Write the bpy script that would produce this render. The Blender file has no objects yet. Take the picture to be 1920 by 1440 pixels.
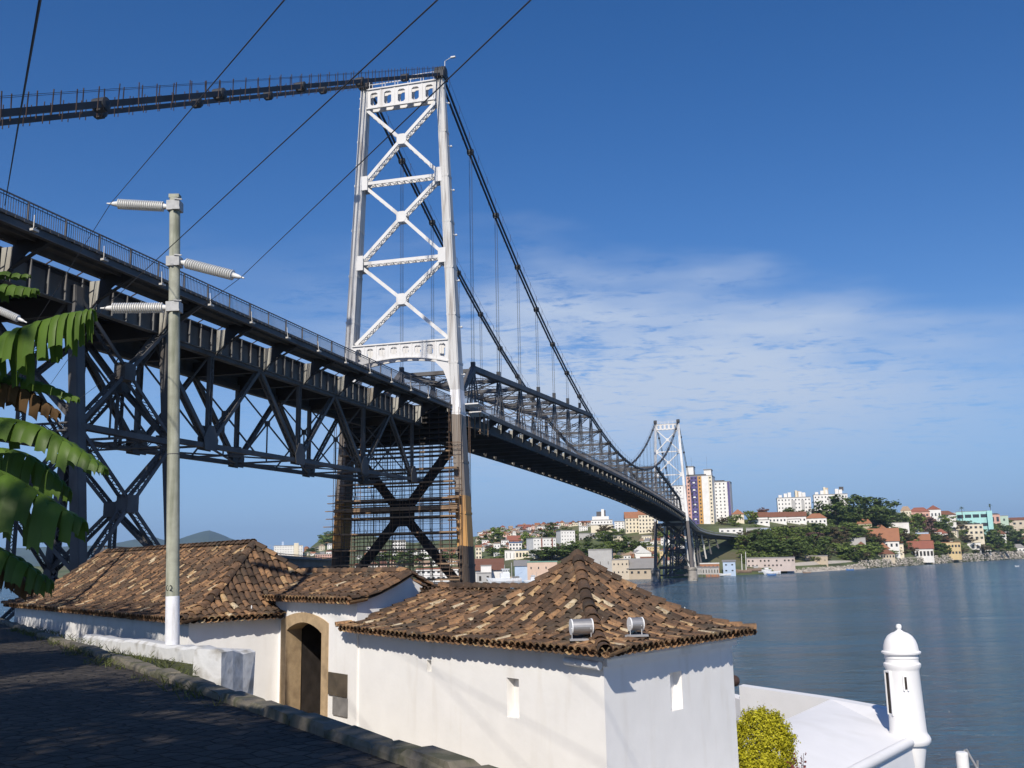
import bpy, math, random
import numpy as np
from mathutils import Vector
random.seed(7)
R_ = random.Random(11)
C = bpy.context.scene.collection
PI = math.pi
rad = math.radians

# ------------------------------------------------------------------ survey of the place
FOC, PITCH, ROLL, EYE = 1800.0, 0.1823, 0.020, 10.4      # camera; sea level is z = 0
AZ = 0.2551                                               # bearing of the bridge axis
T0 = np.array([-13.6, 117.25, 0.0])                       # foot of the near tower
UU = np.array([math.sin(AZ), math.cos(AZ), 0.0])          # along the bridge
NN = np.array([math.cos(AZ), -math.sin(AZ), 0.0])         # across the bridge
ZZ = np.array([0.0, 0.0, 1.0])
SPAN = 339.5
CAM = np.array([0.0, 0.0, EYE])
_F = np.array([0, math.cos(PITCH), math.sin(PITCH)]); _U = np.array([0, -math.sin(PITCH), math.cos(PITCH)]); _R = np.array([1.0, 0, 0])
RGT = _R*math.cos(ROLL) - _U*math.sin(ROLL)
UPV = _U*math.cos(ROLL) + _R*math.sin(ROLL)

def B(s, o, z): return T0 + UU*s + NN*o + ZZ*z
def sight(px, py): return _F + RGT*(px-960)/FOC + UPV*(720-py)/FOC
def at(px, py, y):
    d = sight(px, py); return CAM + d*(y/d[1])
def atz(px, py, z):
    d = sight(px, py); return CAM + d*((z-EYE)/d[2])
def V(*a): return np.array(a, dtype=float)
def nrm(a):
    l = np.linalg.norm(a); return a/l if l > 1e-9 else a
def lerp(a, b, t): return a + (b-a)*t

# ------------------------------------------------------------------ mesh collecting
class MB:
    def __init__(s): s.v = []; s.f = []; s.t = []; s.m = []; s.cur = 0.5; s.mi = 0
    def add(s, vs, fs):
        n = len(s.v); s.v.extend([tuple(map(float, q)) for q in vs])
        for q in fs: s.f.append(tuple(n+i for i in q)); s.t.append(s.cur); s.m.append(s.mi)
    def hexa(s, p):
        s.add(p, [(0,3,2,1),(4,5,6,7),(0,1,5,4),(1,2,6,5),(2,3,7,6),(3,0,4,7)])
    def box(s, c, sx, sy, sz, ax=None):
        c = np.asarray(c, float)
        X, Y, Z = ax if ax is not None else (V(1,0,0), V(0,1,0), ZZ)
        X = X*sx/2; Y = Y*sy/2; Z = Z*sz/2
        s.hexa([c-X-Y-Z, c+X-Y-Z, c+X+Y-Z, c-X+Y-Z, c-X-Y+Z, c+X-Y+Z, c+X+Y+Z, c-X+Y+Z])
    def bar(s, a, b, w, d, ref=None):
        a = np.asarray(a, float); b = np.asarray(b, float); t = nrm(b-a)
        r = np.asarray(ref if ref is not None else ZZ, float)
        x = r - t*(r@t)
        if np.linalg.norm(x) < 1e-4: r = UU; x = r - t*(r@t)
        x = nrm(x); y = np.cross(t, x); x = x*w/2; y = y*d/2
        s.hexa([a-x-y, a+x-y, a+x+y, a-x+y, b-x-y, b+x-y, b+x+y, b-x+y])
    def tube(s, pts, r, n=6, caps=True):
        pts = [np.asarray(p, float) for p in pts]
        rs = r if isinstance(r, (list, tuple)) else [r]*len(pts)
        rings = []; ref = None
        for i, p in enumerate(pts):
            t = nrm(pts[min(i+1, len(pts)-1)] - pts[max(i-1, 0)])
            if ref is None: ref = V(0,0,1) if abs(t[2]) < .9 else V(1,0,0)
            x = nrm(ref - t*(ref@t)); y = np.cross(t, x); ref = x
            rings.append([p + (x*math.cos(2*PI*k/n) + y*math.sin(2*PI*k/n))*rs[i] for k in range(n)])
        vs = [q for g in rings for q in g]; fs = []
        for i in range(len(pts)-1):
            for k in range(n):
                fs.append((i*n+k, i*n+(k+1)%n, (i+1)*n+(k+1)%n, (i+1)*n+k))
        if caps: fs.append(tuple(range(n-1, -1, -1))); fs.append(tuple((len(pts)-1)*n+k for k in range(n)))
        s.add(vs, fs)
    def lathe(s, c, prof, n=24, axis=None, x=None):
        c = np.asarray(c, float); A = axis if axis is not None else ZZ
        X = x if x is not None else V(1,0,0); X = nrm(X - A*(X@A)); Y = np.cross(A, X)
        vs = []; fs = []
        for (r, h) in prof:
            for k in range(n):
                a = 2*PI*k/n; vs.append(c + A*h + (X*math.cos(a)+Y*math.sin(a))*r)
        for i in range(len(prof)-1):
            for k in range(n): fs.append((i*n+k, i*n+(k+1)%n, (i+1)*n+(k+1)%n, (i+1)*n+k))
        fs.append(tuple(range(n-1, -1, -1))); fs.append(tuple((len(prof)-1)*n+k for k in range(n)))
        s.add(vs, fs)
    def prism(s, poly, e):
        poly = [np.asarray(p, float) for p in poly]; e = np.asarray(e, float); n = len(poly)
        s.add(poly + [p+e for p in poly], [tuple(range(n-1, -1, -1)), tuple(range(n, 2*n))] + [(i, (i+1) % n, n+(i+1) % n, n+i) for i in range(n)])
    def quad(s, a, b, c, d): s.add([a, b, c, d], [(0, 1, 2, 3)])
    def build(s, name, mat, parent=None, smooth=False, loc=None):
        me = bpy.data.meshes.new(name)
        L = np.asarray(loc, float) if loc is not None else (WL.get(parent.name, np.zeros(3)) if parent is not None else np.zeros(3))
        me.from_pydata([(a-L[0], b-L[1], c-L[2]) for a, b, c in s.v], [], s.f)
        mats = mat if isinstance(mat, (list, tuple)) else [mat]
        for q in mats: me.materials.append(q)
        if len(mats) > 1: me.polygons.foreach_set('material_index', s.m)
        if len(set(s.t)) > 1:
            a = me.attributes.new('tint', 'FLOAT', 'FACE'); a.data.foreach_set('value', s.t)
        if smooth: me.polygons.foreach_set('use_smooth', [True]*len(me.polygons)); me.set_sharp_from_angle(angle=rad(38))
        me.update()
        o = bpy.data.objects.new(name, me); C.objects.link(o)
        if parent is not None: o.parent = parent; WL[o.name] = L
        else: o.location = L; WL[o.name] = L
        return o
WL = {}
def thing(name, label, cat, loc=(0,0,0), rz=0, group=None):
    o = bpy.data.objects.new(name, None); C.objects.link(o); o.empty_display_size = .1
    o.location = [float(q) for q in loc]; o.rotation_euler = (0,0,rz); WL[o.name] = np.asarray(loc, float)
    o['label'] = label; o['category'] = cat
    if group: o['group'] = group
    return o
def node(name, parent):
    o = bpy.data.objects.new(name, None); C.objects.link(o); o.empty_display_size = .1
    o.parent = parent; WL[o.name] = WL[parent.name]
    return o
def tag(o, label, cat, group=None):
    o['label'] = label; o['category'] = cat
    if group: o['group'] = group
    return o
def kind(o, k): o['kind'] = k; return o
def dup(root, loc, rz=0, sc=1.0, label=None, group=None):
    r = root.copy(); C.objects.link(r); r.location = [float(q) for q in loc]; r.rotation_euler = (0,0,rz)
    r.scale = sc if isinstance(sc, (tuple, list)) else (sc, sc, sc)
    if label: r['label'] = label
    if group: r['group'] = group
    for ch in list(root.children):
        c = ch.copy(); C.objects.link(c); c.parent = r
        for g in ch.children:
            d = g.copy(); C.objects.link(d); d.parent = c
    return r

# ------------------------------------------------------------------ materials
def mat(name, col, rough=.8, var=0.0, scale=3.0, bump=0.0, bscale=20.0, metal=0.0, spec=.4, tint=0.0, dirt=None, dscale=(1,1,1), coords='Object', transl=0.0):
    m = bpy.data.materials.new(name); m.use_nodes = True
    nt = m.node_tree; N = nt.nodes; Lk = nt.links
    b = N['Principled BSDF']; b.inputs['Roughness'].default_value = rough; b.inputs['Metallic'].default_value = metal
    b.inputs['Specular IOR Level'].default_value = spec
    tc = N.new('ShaderNodeTexCoord'); src = tc.outputs[coords]
    base = N.new('ShaderNodeRGB'); base.outputs[0].default_value = (*col, 1); out = base.outputs[0]
    def noise(sc, detail=4, vec=None):
        n = N.new('ShaderNodeTexNoise'); n.inputs['Scale'].default_value = sc; n.inputs['Detail'].default_value = detail
        Lk.new(vec or src, n.inputs['Vector']); return n.outputs[0]
    def mulv(colour, fac, lo, hi):
        mr = N.new('ShaderNodeMapRange'); mr.inputs[1].default_value = .3; mr.inputs[2].default_value = .7
        mr.inputs[3].default_value = lo; mr.inputs[4].default_value = hi; Lk.new(fac, mr.inputs[0])
        h = N.new('ShaderNodeHueSaturation'); Lk.new(mr.outputs[0], h.inputs['Value']); Lk.new(colour, h.inputs['Color']); return h.outputs[0]
    if tint:
        a = N.new('ShaderNodeAttribute'); a.attribute_name = 'tint'
        mr = N.new('ShaderNodeMapRange'); mr.inputs[3].default_value = 1-tint; mr.inputs[4].default_value = 1+tint
        Lk.new(a.outputs['Fac'], mr.inputs[0])
        h = N.new('ShaderNodeHueSaturation'); Lk.new(mr.outputs[0], h.inputs['Value']); Lk.new(out, h.inputs['Color']); out = h.outputs[0]
    if var: out = mulv(out, noise(scale), 1-var, 1+var)
    if dirt:
        mp = N.new('ShaderNodeMapping'); mp.inputs['Scale'].default_value = dscale; Lk.new(src, mp.inputs['Vector'])
        cr = N.new('ShaderNodeMapRange'); cr.inputs[1].default_value = dirt[2]; cr.inputs[2].default_value = dirt[3]; cr.inputs[4].default_value = dirt[1]
        Lk.new(noise(1.0, 6, mp.outputs[0]), cr.inputs[0])
        mx = N.new('ShaderNodeMix'); mx.data_type = 'RGBA'; Lk.new(cr.outputs[0], mx.inputs[0]); Lk.new(out, mx.inputs[6]); mx.inputs[7].default_value = (*dirt[0], 1); out = mx.outputs[2]
    Lk.new(out, b.inputs['Base Color'])
    if bump:
        bp = N.new('ShaderNodeBump'); bp.inputs['Strength'].default_value = bump; bp.inputs['Distance'].default_value = .02
        Lk.new(noise(bscale, 6), bp.inputs['Height']); Lk.new(bp.outputs[0], b.inputs['Normal'])
    if transl:
        tr = N.new('ShaderNodeBsdfTranslucent'); Lk.new(out, tr.inputs['Color'])
        ms = N.new('ShaderNodeMixShader'); ms.inputs[0].default_value = transl
        Lk.new(b.outputs[0], ms.inputs[1]); Lk.new(tr.outputs[0], ms.inputs[2]); Lk.new(ms.outputs[0], N['Material Output'].inputs[0])
    return m

def banded(name, stops):
    """paint coats changing with height above the water: stops = [(z, colour), ...]"""
    m = bpy.data.materials.new(name); m.use_nodes = True
    N = m.node_tree.nodes; Lk = m.node_tree.links; b = N['Principled BSDF']; b.inputs['Roughness'].default_value = .75
    g = N.new('ShaderNodeNewGeometry'); sx = N.new('ShaderNodeSeparateXYZ'); Lk.new(g.outputs['Position'], sx.inputs[0])
    nz = N.new('ShaderNodeTexNoise'); nz.inputs['Scale'].default_value = 1.6; nz.inputs['Detail'].default_value = 6; Lk.new(g.outputs['Position'], nz.inputs['Vector'])
    ad = N.new('ShaderNodeMath'); ad.operation = 'MULTIPLY_ADD'; ad.inputs[1].default_value = .5; Lk.new(nz.outputs[0], ad.inputs[0]); Lk.new(sx.outputs[2], ad.inputs[2])
    dv = N.new('ShaderNodeMath'); dv.operation = 'DIVIDE'; dv.inputs[1].default_value = 80; Lk.new(ad.outputs[0], dv.inputs[0])
    cr = N.new('ShaderNodeValToRGB'); cr.color_ramp.interpolation = 'CONSTANT'; e = cr.color_ramp.elements
    e[0].position = 0; e[0].color = (*stops[0][1], 1); e[1].position = stops[1][0]/80; e[1].color = (*stops[1][1], 1)
    for z, c in stops[2:]: q = e.new(z/80); q.color = (*c, 1)
    Lk.new(dv.outputs[0], cr.inputs[0])
    mp = N.new('ShaderNodeMapping'); mp.inputs['Scale'].default_value = (1.5, 1.5, .12); Lk.new(g.outputs['Position'], mp.inputs['Vector'])
    n2 = N.new('ShaderNodeTexNoise'); n2.inputs['Scale'].default_value = 1.4; n2.inputs['Detail'].default_value = 7; Lk.new(mp.outputs[0], n2.inputs['Vector'])
    mr = N.new('ShaderNodeMapRange'); mr.inputs[1].default_value = .50; mr.inputs[2].default_value = .75; mr.inputs[4].default_value = .75; Lk.new(n2.outputs[0], mr.inputs[0])
    mx = N.new('ShaderNodeMix'); mx.data_type = 'RGBA'; Lk.new(mr.outputs[0], mx.inputs[0]); Lk.new(cr.outputs[0], mx.inputs[6]); mx.inputs[7].default_value = (.16, .12, .09, 1)
    Lk.new(mx.outputs[2], b.inputs['Base Color'])
    return m

M = {}
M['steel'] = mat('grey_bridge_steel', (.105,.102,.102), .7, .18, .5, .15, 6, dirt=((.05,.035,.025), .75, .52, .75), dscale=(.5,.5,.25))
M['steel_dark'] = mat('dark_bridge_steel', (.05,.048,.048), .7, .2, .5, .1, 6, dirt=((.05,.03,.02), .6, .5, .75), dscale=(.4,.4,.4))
M['rail'] = mat('railing_steel', (.16,.15,.15), .7, .2, 2)
M['chain'] = mat('eyebar_steel', (.035,.037,.042), .55, .25, .6)
M['chain_rust'] = mat('rusty_steel', (.055,.035,.027), .85, .35, .8)
M['bracket'] = mat('lit_bracket_steel', (.36,.35,.31), .7, .12, .6, dirt=((.16,.11,.07), .6, .52, .75), dscale=(.8,.8,.4))  # pale copy of the steel: sun on the inner bracket plates, with dirt
M['deckcon'] = mat('deck_planks', (.13,.12,.11), .9, .2, 1)
M['white_steel'] = mat('white_tower_paint', (.64,.63,.61), .6, .05, .5, dirt=((.25,.2,.16), .55, .58, .8), dscale=(.9,.9,.14))
M['tower_near'] = banded('near_tower_paint_coats', [(0,(.035,.026,.022)), (12.4,(.50,.27,.09)), (18.4,(.23,.20,.175)), (28.0,(.74,.74,.75)), (31.2,(.54,.535,.52))])
M['tower_far'] = banded('far_tower_paint_coats', [(0,(.12,.11,.11)), (27.0,(.72,.715,.70)), (60.0,(.74,.735,.72))])
M['rustbrace'] = mat('dark_primer_steel', (.022,.018,.017), .8, .3, .5)
M['pierstone'] = mat('pier_masonry', (.33,.30,.26), .9, .2, .4, .3, 3, dirt=((.06,.06,.05), .8, .45, .6), dscale=(.3,.3,.5))
M['scaf'] = mat('scaffold_tube', (.12,.075,.05), .8, .3, 2)
M['plank'] = mat('scaffold_plank', (.25,.165,.10), .9, .3, 1.5)
M['netting'] = mat('scaffold_cover', (.03,.026,.024), .9, .3, 1)
SKY_STR, SKY_AIR, SKY_DUST, SKY_OZ, SKY_SAT = .10, 1.0, .3, 3.0, 1.34
CLOUD_K, CLOUD_COL, EXPOSURE = 1.0, (5.2,6.15,7.8,1), 0.06
HORIZON = (1.75,3.95,7.8,1)
HAZE = 6.5e-5
M['pale_con'] = mat('pale_concrete', (.5,.48,.44), .9, .12, .2)
M['girder'] = mat('grey_girder_paint', (.165,.165,.165), .7, .15, .6, dirt=((.14,.10,.07), .6, .5, .75), dscale=(.8,.8,.3))
# ------------------------------------------------------------------ the suspension bridge: one thing with parts
bridge = thing('suspension_bridge', 'long steel suspension bridge with two white towers, eyebar chains and dark trusses across the strait', 'bridge', B(0,0,0))

def laced(mb, a, b, ref, w, gap, fw=.14, pitch=.6, tl=.07, sides=(1,-1)):
    """two flange plates a gap apart (across ref) joined by zigzag lacing"""
    a = np.asarray(a, float); b = np.asarray(b, float); t = nrm(b-a); L = np.linalg.norm(b-a)
    r = nrm(ref - t*(ref@t)); q = np.cross(t, r)
    for k in (-1, 1): mb.bar(a+r*k*gap/2, b+r*k*gap/2, fw, w, r)
    n = max(2, int(L/pitch))
    for sd in sides:
        for i in range(n):
            k = 1 if i % 2 else -1
            p0 = a + t*(L*i/n) + r*k*gap/2 + q*sd*w*.42; p1 = a + t*(L*(i+1)/n) - r*k*gap/2 + q*sd*w*.42
            mb.bar(p0, p1, tl, tl*.5, r)

def leg_out(z): return 5.78 + (72.2-z)*.0475
def leg_w(z): return 1.02 + (72-z)*.004
def leg_d(z): return 1.05 + max(0, 72-z)*.026
LZ = [72.3, 58.5, 47.8, 37, 28, 18.5, 6.0]

def tower(s0, near):
    tw = node('tower', bridge)
    tw['label'] = 'near white lattice tower with orange primed lower legs' if near else 'distant white lattice tower standing on piers'
    lm = M['tower_near'] if near else M['tower_far']
    wm = M['white_steel']
    for sd in (-1, 1):
        mb = MB()
        rows = []
        for z in LZ:
            oo, w, d = leg_out(z), leg_w(z), leg_d(z)
            ch = .16
            prof = [(-d/2, oo-w), (-d/2, oo-ch), (-d/2+ch, oo), (d/2-ch, oo), (d/2, oo-ch), (d/2, oo-w)]
            rows.append([B(s0+p, sd*q, z) for p, q in prof])
        n = 6; vs = [q for r in rows for q in r]; fs = []
        for i in range(len(rows)-1):
            for k in range(n): fs.append((i*n+k, i*n+(k+1)%n, (i+1)*n+(k+1)%n, (i+1)*n+k))
        fs += [tuple(range(n)), tuple((len(rows)-1)*n+k for k in range(n))]
        mb.add(vs, fs)
        # splice plates and ribs up the leg
        for z in np.arange(10, 72, 6.1 if near else 12):
            oo, w, d = leg_out(z), leg_w(z), leg_d(z)
            mb.box(B(s0, sd*(oo-w/2), z), d+.06, w+.05, .28, (UU, NN, ZZ))
        for q in (.12, .5, .88):
            for i in range(len(LZ)-1):
                z0, z1 = LZ[i], LZ[i+1]
                mb.bar(B(s0-leg_d(z0)/2-.03, sd*(leg_out(z0)-leg_w(z0)*q), z0), B(s0-leg_d(z1)/2-.03, sd*(leg_out(z1)-leg_w(z1)*q), z1), .09, .09, NN)
        leg = mb.build('leg', lm, tw)
        mb = MB(); mb.box(B(s0, sd*5.3, 72.75), 2.0, 1.3, .8, (UU, NN, ZZ)); mb.lathe(B(s0, sd*5.3-.75, 73.3), [(.55, -.0), (.75, .1), (.75, 1.4), (.55, 1.5)], 12, NN, UU)
        for k in (-.45, -.15, .15, .45): mb.box(B(s0-.9, sd*5.3+k, 72.9), .12, .1, 1.6, (UU, NN, ZZ))
        mb.build('saddle', M['chain'], tw)
    # portal girder with openings at the head
    def vier(z0, z1, nh, o1, hole_lo, hole_hi, arch=0, s_=(-.5, .5), name='portal_girder'):
        for k, sk in enumerate(s_):
            mb = MB(); cell = 2*o1/nh; mar = cell*.24
            def low(o): return z0 + arch*(1-(abs(o)/o1)**2.0)
            s = s0+sk*leg_d(z1); e = UU*.10
            for i in range(nh):
                a = -o1 + i*cell; b = a+cell
                ha, hb = a+mar, b-mar
                hl = lambda o: low(o)+hole_lo
                zt = z1-hole_hi
                mb.prism([B(s,a,low(a)), B(s,ha,low(ha)), B(s,ha,z1), B(s,a,z1)], e)
                mb.prism([B(s,hb,low(hb)), B(s,b,low(b)), B(s,b,z1), B(s,hb,z1)], e)
                mb.prism([B(s,ha,low(ha)), B(s,hb,low(hb)), B(s,hb,hl(hb)), B(s,ha,hl(ha))], e)
                mb.prism([B(s,ha,zt), B(s,hb,zt), B(s,hb,z1), B(s,ha,z1)], e)
                c = .22
                for (x, y, ox, oz) in ((ha, hl(ha), 1, 1), (hb, hl(hb), -1, 1), (ha, zt, 1, -1), (hb, zt, -1, -1)):
                    p = [B(s,x,y), B(s,x+ox*c,y), B(s,x,y+oz*c)]
                    mb.prism(p if ox*oz > 0 else p[::-1], e)
                # raised stiffener strips
                mb.bar(B(s-.04,a,low(a)), B(s-.04,a,z1), .14, .06, NN)
            mb.bar(B(s-.03,-o1,z1), B(s-.03,o1,z1), .16, .3, ZZ)
            for i in range(12):
                a = -o1+2*o1*i/12; b = a+2*o1/12
                mb.bar(B(s-.03,a,low(a)), B(s-.03,b,low(b)), .16, .3, ZZ)
            mb.build(name, wm, tw)
    vier(69.4, 72.1, 5, leg_out(71)-leg_w(71), .42, .5)
    mb = MB()
    for sk in (-.5, .5):
        for q in (-4.5, -2.7, -.9, .9, 2.7, 4.5): mb.bar(B(s0+sk, q, 72.2), B(s0+sk, q, 73.35), .06, .06)
        for z in (72.8, 73.3): mb.bar(B(s0+sk, -4.6, z), B(s0+sk, 4.6, z), .05, .05)
    mb.build('head_railing', wm, tw)
    zp = 34.55
    vier(zp, 37.3, 8, leg_out(36)-leg_w(36), .5, .42, .9, name='deck_portal')
    for sd in (-1, 1):                                         # curved knee plates under the deck portal
        mb = MB(); o1 = leg_out(34)-leg_w(34)
        for sk in (-.5, .5):
            s = s0+sk*leg_d(36)
            pts = [B(s, sd*(o1+.12), 31.0), B(s, sd*(o1-.25), 32.2), B(s, sd*(o1-.75), 33.5), B(s, sd*(o1-1.6), 34.4), B(s, sd*(o1-1.9), 34.75), B(s, sd*(o1+.05), 34.75)]
            mb.prism(pts if sd > 0 else pts[::-1], UU*.1)
        mb.build('knee_plate', wm, tw)
    # bracing: laced struts and crosses
    S1, S2 = 59.0, 48.2
    for z in (S1, S2):
        mb = MB(); o1 = leg_out(z)-leg_w(z)*.8
        laced(mb, B(s0,-o1,z), B(s0,o1,z), UU, .42, 1.0 if near else .9, .1, .5 if near else 1.2, .09)
        mb.build('strut', wm, tw)
        for sd in (-1, 1):
            o2 = leg_out(z)-leg_w(z)
            for sk in (-1, 1): mb = MB(); mb.box(B(s0+sk*(leg_d(z)/2+.06), sd*(o2-.25), z), .06, 1.0, 1.9, (UU, NN, ZZ)); mb.build('gusset_plate', wm, tw)
    for (zt, zc, zb) in ((69.2, 64.6, S1+.2), (S1-.2, 54.0, S2+.2), (S2-.2, 43.1, 37.6)):
        ot, ob = leg_out(zt)-leg_w(zt)-.1, leg_out(zb)-leg_w(zb)-.1
        for sd in (-1, 1):
            for (z, o) in ((zt, ot), (zb, ob)):
                mb = MB(); laced(mb, B(s0, sd*o, z), B(s0, sd*.35, zc+(z-zc)*.06), UU, .42, .9, .1, .5 if near else 1.2, .09)
                mb.build('brace', wm, tw)
        for sk in (-.53, .53):
            mb = MB(); mb.prism([B(s0+sk+dx, *q) for dx in (0,) for q in ((-.65,zc-.35),(-.35,zc-.7),(.35,zc-.7),(.65,zc-.35),(.65,zc+.35),(.35,zc+.7),(-.35,zc+.7),(-.65,zc+.35))], UU*.05); mb.build('gusset_plate', wm, tw)
    # heavy dark cross below the deck
    zc = 16.3 if near else 17.5
    zt, zb = (24.6, 7.2)
    ot, ob = leg_out(zt)-leg_w(zt), leg_out(zb)-leg_w(zb)
    bm = M['rustbrace'] if near else M['steel_dark']
    for sd in (-1, 1):
        for (z, o) in ((zt, ot), (zb, ob)):
            mb = MB(); mb.bar(B(s0, sd*o, z), B(s0, sd*.8, zc+(z-zc)*.1), .85 if near else .7, 1.2, NN); mb.build('lower_brace', bm, tw)
    mb = MB(); mb.box(B(s0, 0, zc), 1.5, 2.6 if near else 2, 3.0 if near else 2, (UU, NN, ZZ)); mb.build('gusset_plate', bm, tw)
    mb = MB(); mb.box(B(s0, 0, 25.4), 1.6, 2*leg_out(25)-2.2, 1.4, (UU, NN, ZZ)); mb.build('lower_portal', bm, tw)
    for sd in (-1, 1):
        mb = MB(); c = B(s0, sd*8.3, 0)
        mb.lathe(c, [(2.3, -3), (2.25, 1.0), (2.05, 4.6), (2.3, 4.7), (2.3, 5.3), (1.9, 5.35), (1.7, 6.0)], 20)
        mb.build('pier', M['pierstone'], tw, False)
    if not near:
        mb = MB(); mb.box(B(s0, 0, 6.0), 1.2, 13.5, 1.3, (UU, NN, ZZ)); mb.box(B(s0, 0, 2.6), 1.0, 13.5, .8, (UU, NN, ZZ)); mb.build('pier_strut', M['steel_dark'], tw)
    if near:
        for i, (sd, z) in enumerate([(1,z) for z in (33, 39, 45, 51, 57, 63, 69)] + [(-1,z) for z in (62, 70)]):
            mb = MB(); q = B(s0+.3, sd*(leg_out(z)+.3), z); mb.bar(B(s0, sd*leg_out(z), z), q, .05, .05); mb.lathe(q, [(.05,-.14),(.15,-.06),(.16,.05),(.06,.15)], 8)
            mb.build('tower_lamp', M['white_steel'], tw)
        mb = MB(); mb.tube([B(s0+.3, 5.7, 72.5), B(s0+.3, 5.75, 75.0), B(s0+.3, 6.6, 75.4)], .05); mb.box(B(s0+.3, 6.9, 75.4), .3, .6, .18, (UU, NN, ZZ)); mb.build('head_lamp', M['white_steel'], tw)
    return tw
tower_near = tower(0.0, True)
tower_far = tower(SPAN, False)

# ---------------- eyebar chains
def chain_z(s): return 37.5 + 35.6*((s-SPAN/2)/(SPAN/2))**2
PAN = SPAN/26
def chain(sd, pts, name, near, lbl):
    nd = node(name, bridge); nd['label'] = lbl
    mb = MB(); po = MB()
    for i in range(len(pts)-1):
        a, b = pts[i], pts[i+1]
        for o in (-.30, -.19, .19, .30):
            oo = sd*5.2+o
            mb.bar(B(a[0], oo, a[1]), B(b[0], oo, b[1]), .36 if name == 'main_chain' else .38, .08, ZZ)
    mb.build('eyebars', M['chain'], nd)
    for (s, z) in pts[1:-1]:
        j = MB(); j.lathe(B(s, sd*5.2-.5, z), [(.16,0),(.40,.08),(.40,.92),(.16,1.0)], 12, NN, UU)
        j.box(B(s, sd*5.2, z-.1), .4, .7, .7, (UU, NN, ZZ)); j.build('chain_joint', M['chain'], nd)
    return nd
def posts(nd, pts, sd, step, h0, h1, th, wire=True):
    mb = MB(); q = 0.5
    for i in range(len(pts)-1):
        a, b = np.array(pts[i]), np.array(pts[i+1]); L = np.linalg.norm(b-a); n = max(1, int(round(L/step)))
        for k in range(n):
            p = lerp(a, b, (k+.5)/n)
            for o in (-.55, .55):
                mb.bar(B(p[0]+R_.uniform(-.1,.1), sd*5.2+o, p[1]-h0), B(p[0], sd*5.2+o, p[1]+h1+R_.uniform(-.1,.1)), th, th, UU)
        if wire:
            for o in (-.55, .55): mb.bar(B(a[0], sd*5.2+o, a[1]+h1*.8), B(b[0], sd*5.2+o, b[1]+h1*.8), .025, .025)
    mb.build('catwalk_rail', M['chain_rust'], nd)
for sd in (1, -1):
    w = 'right' if sd > 0 else 'left'
    pts = [(PAN*k, chain_z(PAN*k)) for k in range(27)]
    c = chain(sd, pts, 'main_chain', True, f'sagging eyebar chain of the main span, {w} side')
    posts(c, pts, sd, 4.4, 0, 1.2, .045)
    bp = [(0, 73.1)] + [(-12.75*k, 73.1-6.98*k) for k in range(1, 8)]
    c = chain(sd, bp, 'backstay_chain', True, f'thick eyebar backstay running down over the approach, {w} side')
    posts(c, bp, sd, 2.1, .45, 1.15, .05)
    lm = MB()
    for k in range(1, 26):
        if k <= 7 or k >= 19:
            s = PAN*k; zt = chain_z(s); kk = min(k, 26-k)
            z1 = 36.3 + (kk-1)*(43.75-36.3)/7
            h = MB()
            for a in (-.16, .16):
                for o in (-.16, .16): h.bar(B(s+a, sd*5.2+o, z1), B(s+a, sd*5.2+o, zt), .03, .03)
            h.box(B(s, sd*5.2, z1+.4), .55, .55, 1.1, (UU, NN, ZZ))
            h.build('hanger', M['chain'], bridge)

# ---------------- main span: deck, stiffening trusses
def rail_main(s):
    x = (s-170)/170; return 32.5 - (1.5 if s < 170 else 2.4)*x*x
def deck_main(s): return rail_main(s)-1.08
ms = node('main_span', bridge); ms['label'] = 'dark stiffened main span between the towers'
HP = PAN/2
def strip(mb, f0, o0, o1, s0, s1, th, n, top=0.0):
    """a slab following the grade f0(s)"""
    for i in range(n):
        a = lerp(s0, s1, i/n); b = lerp(s0, s1, (i+1)/n)
        za, zb = f0(a)+top, f0(b)+top
        mb.hexa([B(a,o0,za-th), B(b,o0,zb-th), B(b,o1,zb-th), B(a,o1,za-th), B(a,o0,za), B(b,o0,zb), B(b,o1,zb), B(a,o1,za)])
mb = MB(); strip(mb, deck_main, -4.3, 4.3, .8, SPAN-.8, .28, 26, -.25)
for o in (-3.4, -2.2, -1.1, 0, 1.1, 2.2, 3.4): strip(mb, deck_main, o-.1, o+.1, .8, SPAN-.8, .45, 26, -.53)
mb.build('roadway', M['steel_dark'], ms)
for sd in (1, -1):
    mb = MB(); a, b = sorted((sd*5.55, sd*6.9)); strip(mb, deck_main, a, b, 3.2, SPAN-3.2, .12, 52)
    a, b = sorted((sd*6.72, sd*6.9)); strip(mb, deck_main, a, b, 3.2, SPAN-3.2, .45, 52, -.12)
    mb.build('sidewalk', M['deckcon'], ms)
def railing(parent, f, o, s0, s1, post, bars, th, name='railing'):
    mb = MB(); n = int(round((s1-s0)/post))
    for i in range(n+1):
        s = lerp(s0, s1, i/n); mb.bar(B(s,o,f(s)-1.25), B(s,o,f(s)), .09, .09, UU)
    m = max(1, int((s1-s0)/6.5))
    for i in range(m):
        a, b = lerp(s0, s1, i/m), lerp(s0, s1, (i+1)/m)
        for dz, t in ((0, .07), (-.17, .04), (-.98, .05)): mb.bar(B(a,o,f(a)+dz), B(b,o,f(b)+dz), t, t)
    k = int((s1-s0)/bars)
    for i in range(k):
        s = lerp(s0, s1, (i+.5)/k); mb.bar(B(s,o,f(s)-.98), B(s,o,f(s)-(.17 if i % 2 else .0)), th, th, UU)
    return mb.build(name, M['rail'], parent)
for sd in (1, -1): railing(ms, rail_main, sd*6.8, 3.4, SPAN-3.4, HP/2, .32 if sd > 0 else .6, .028)
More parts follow.
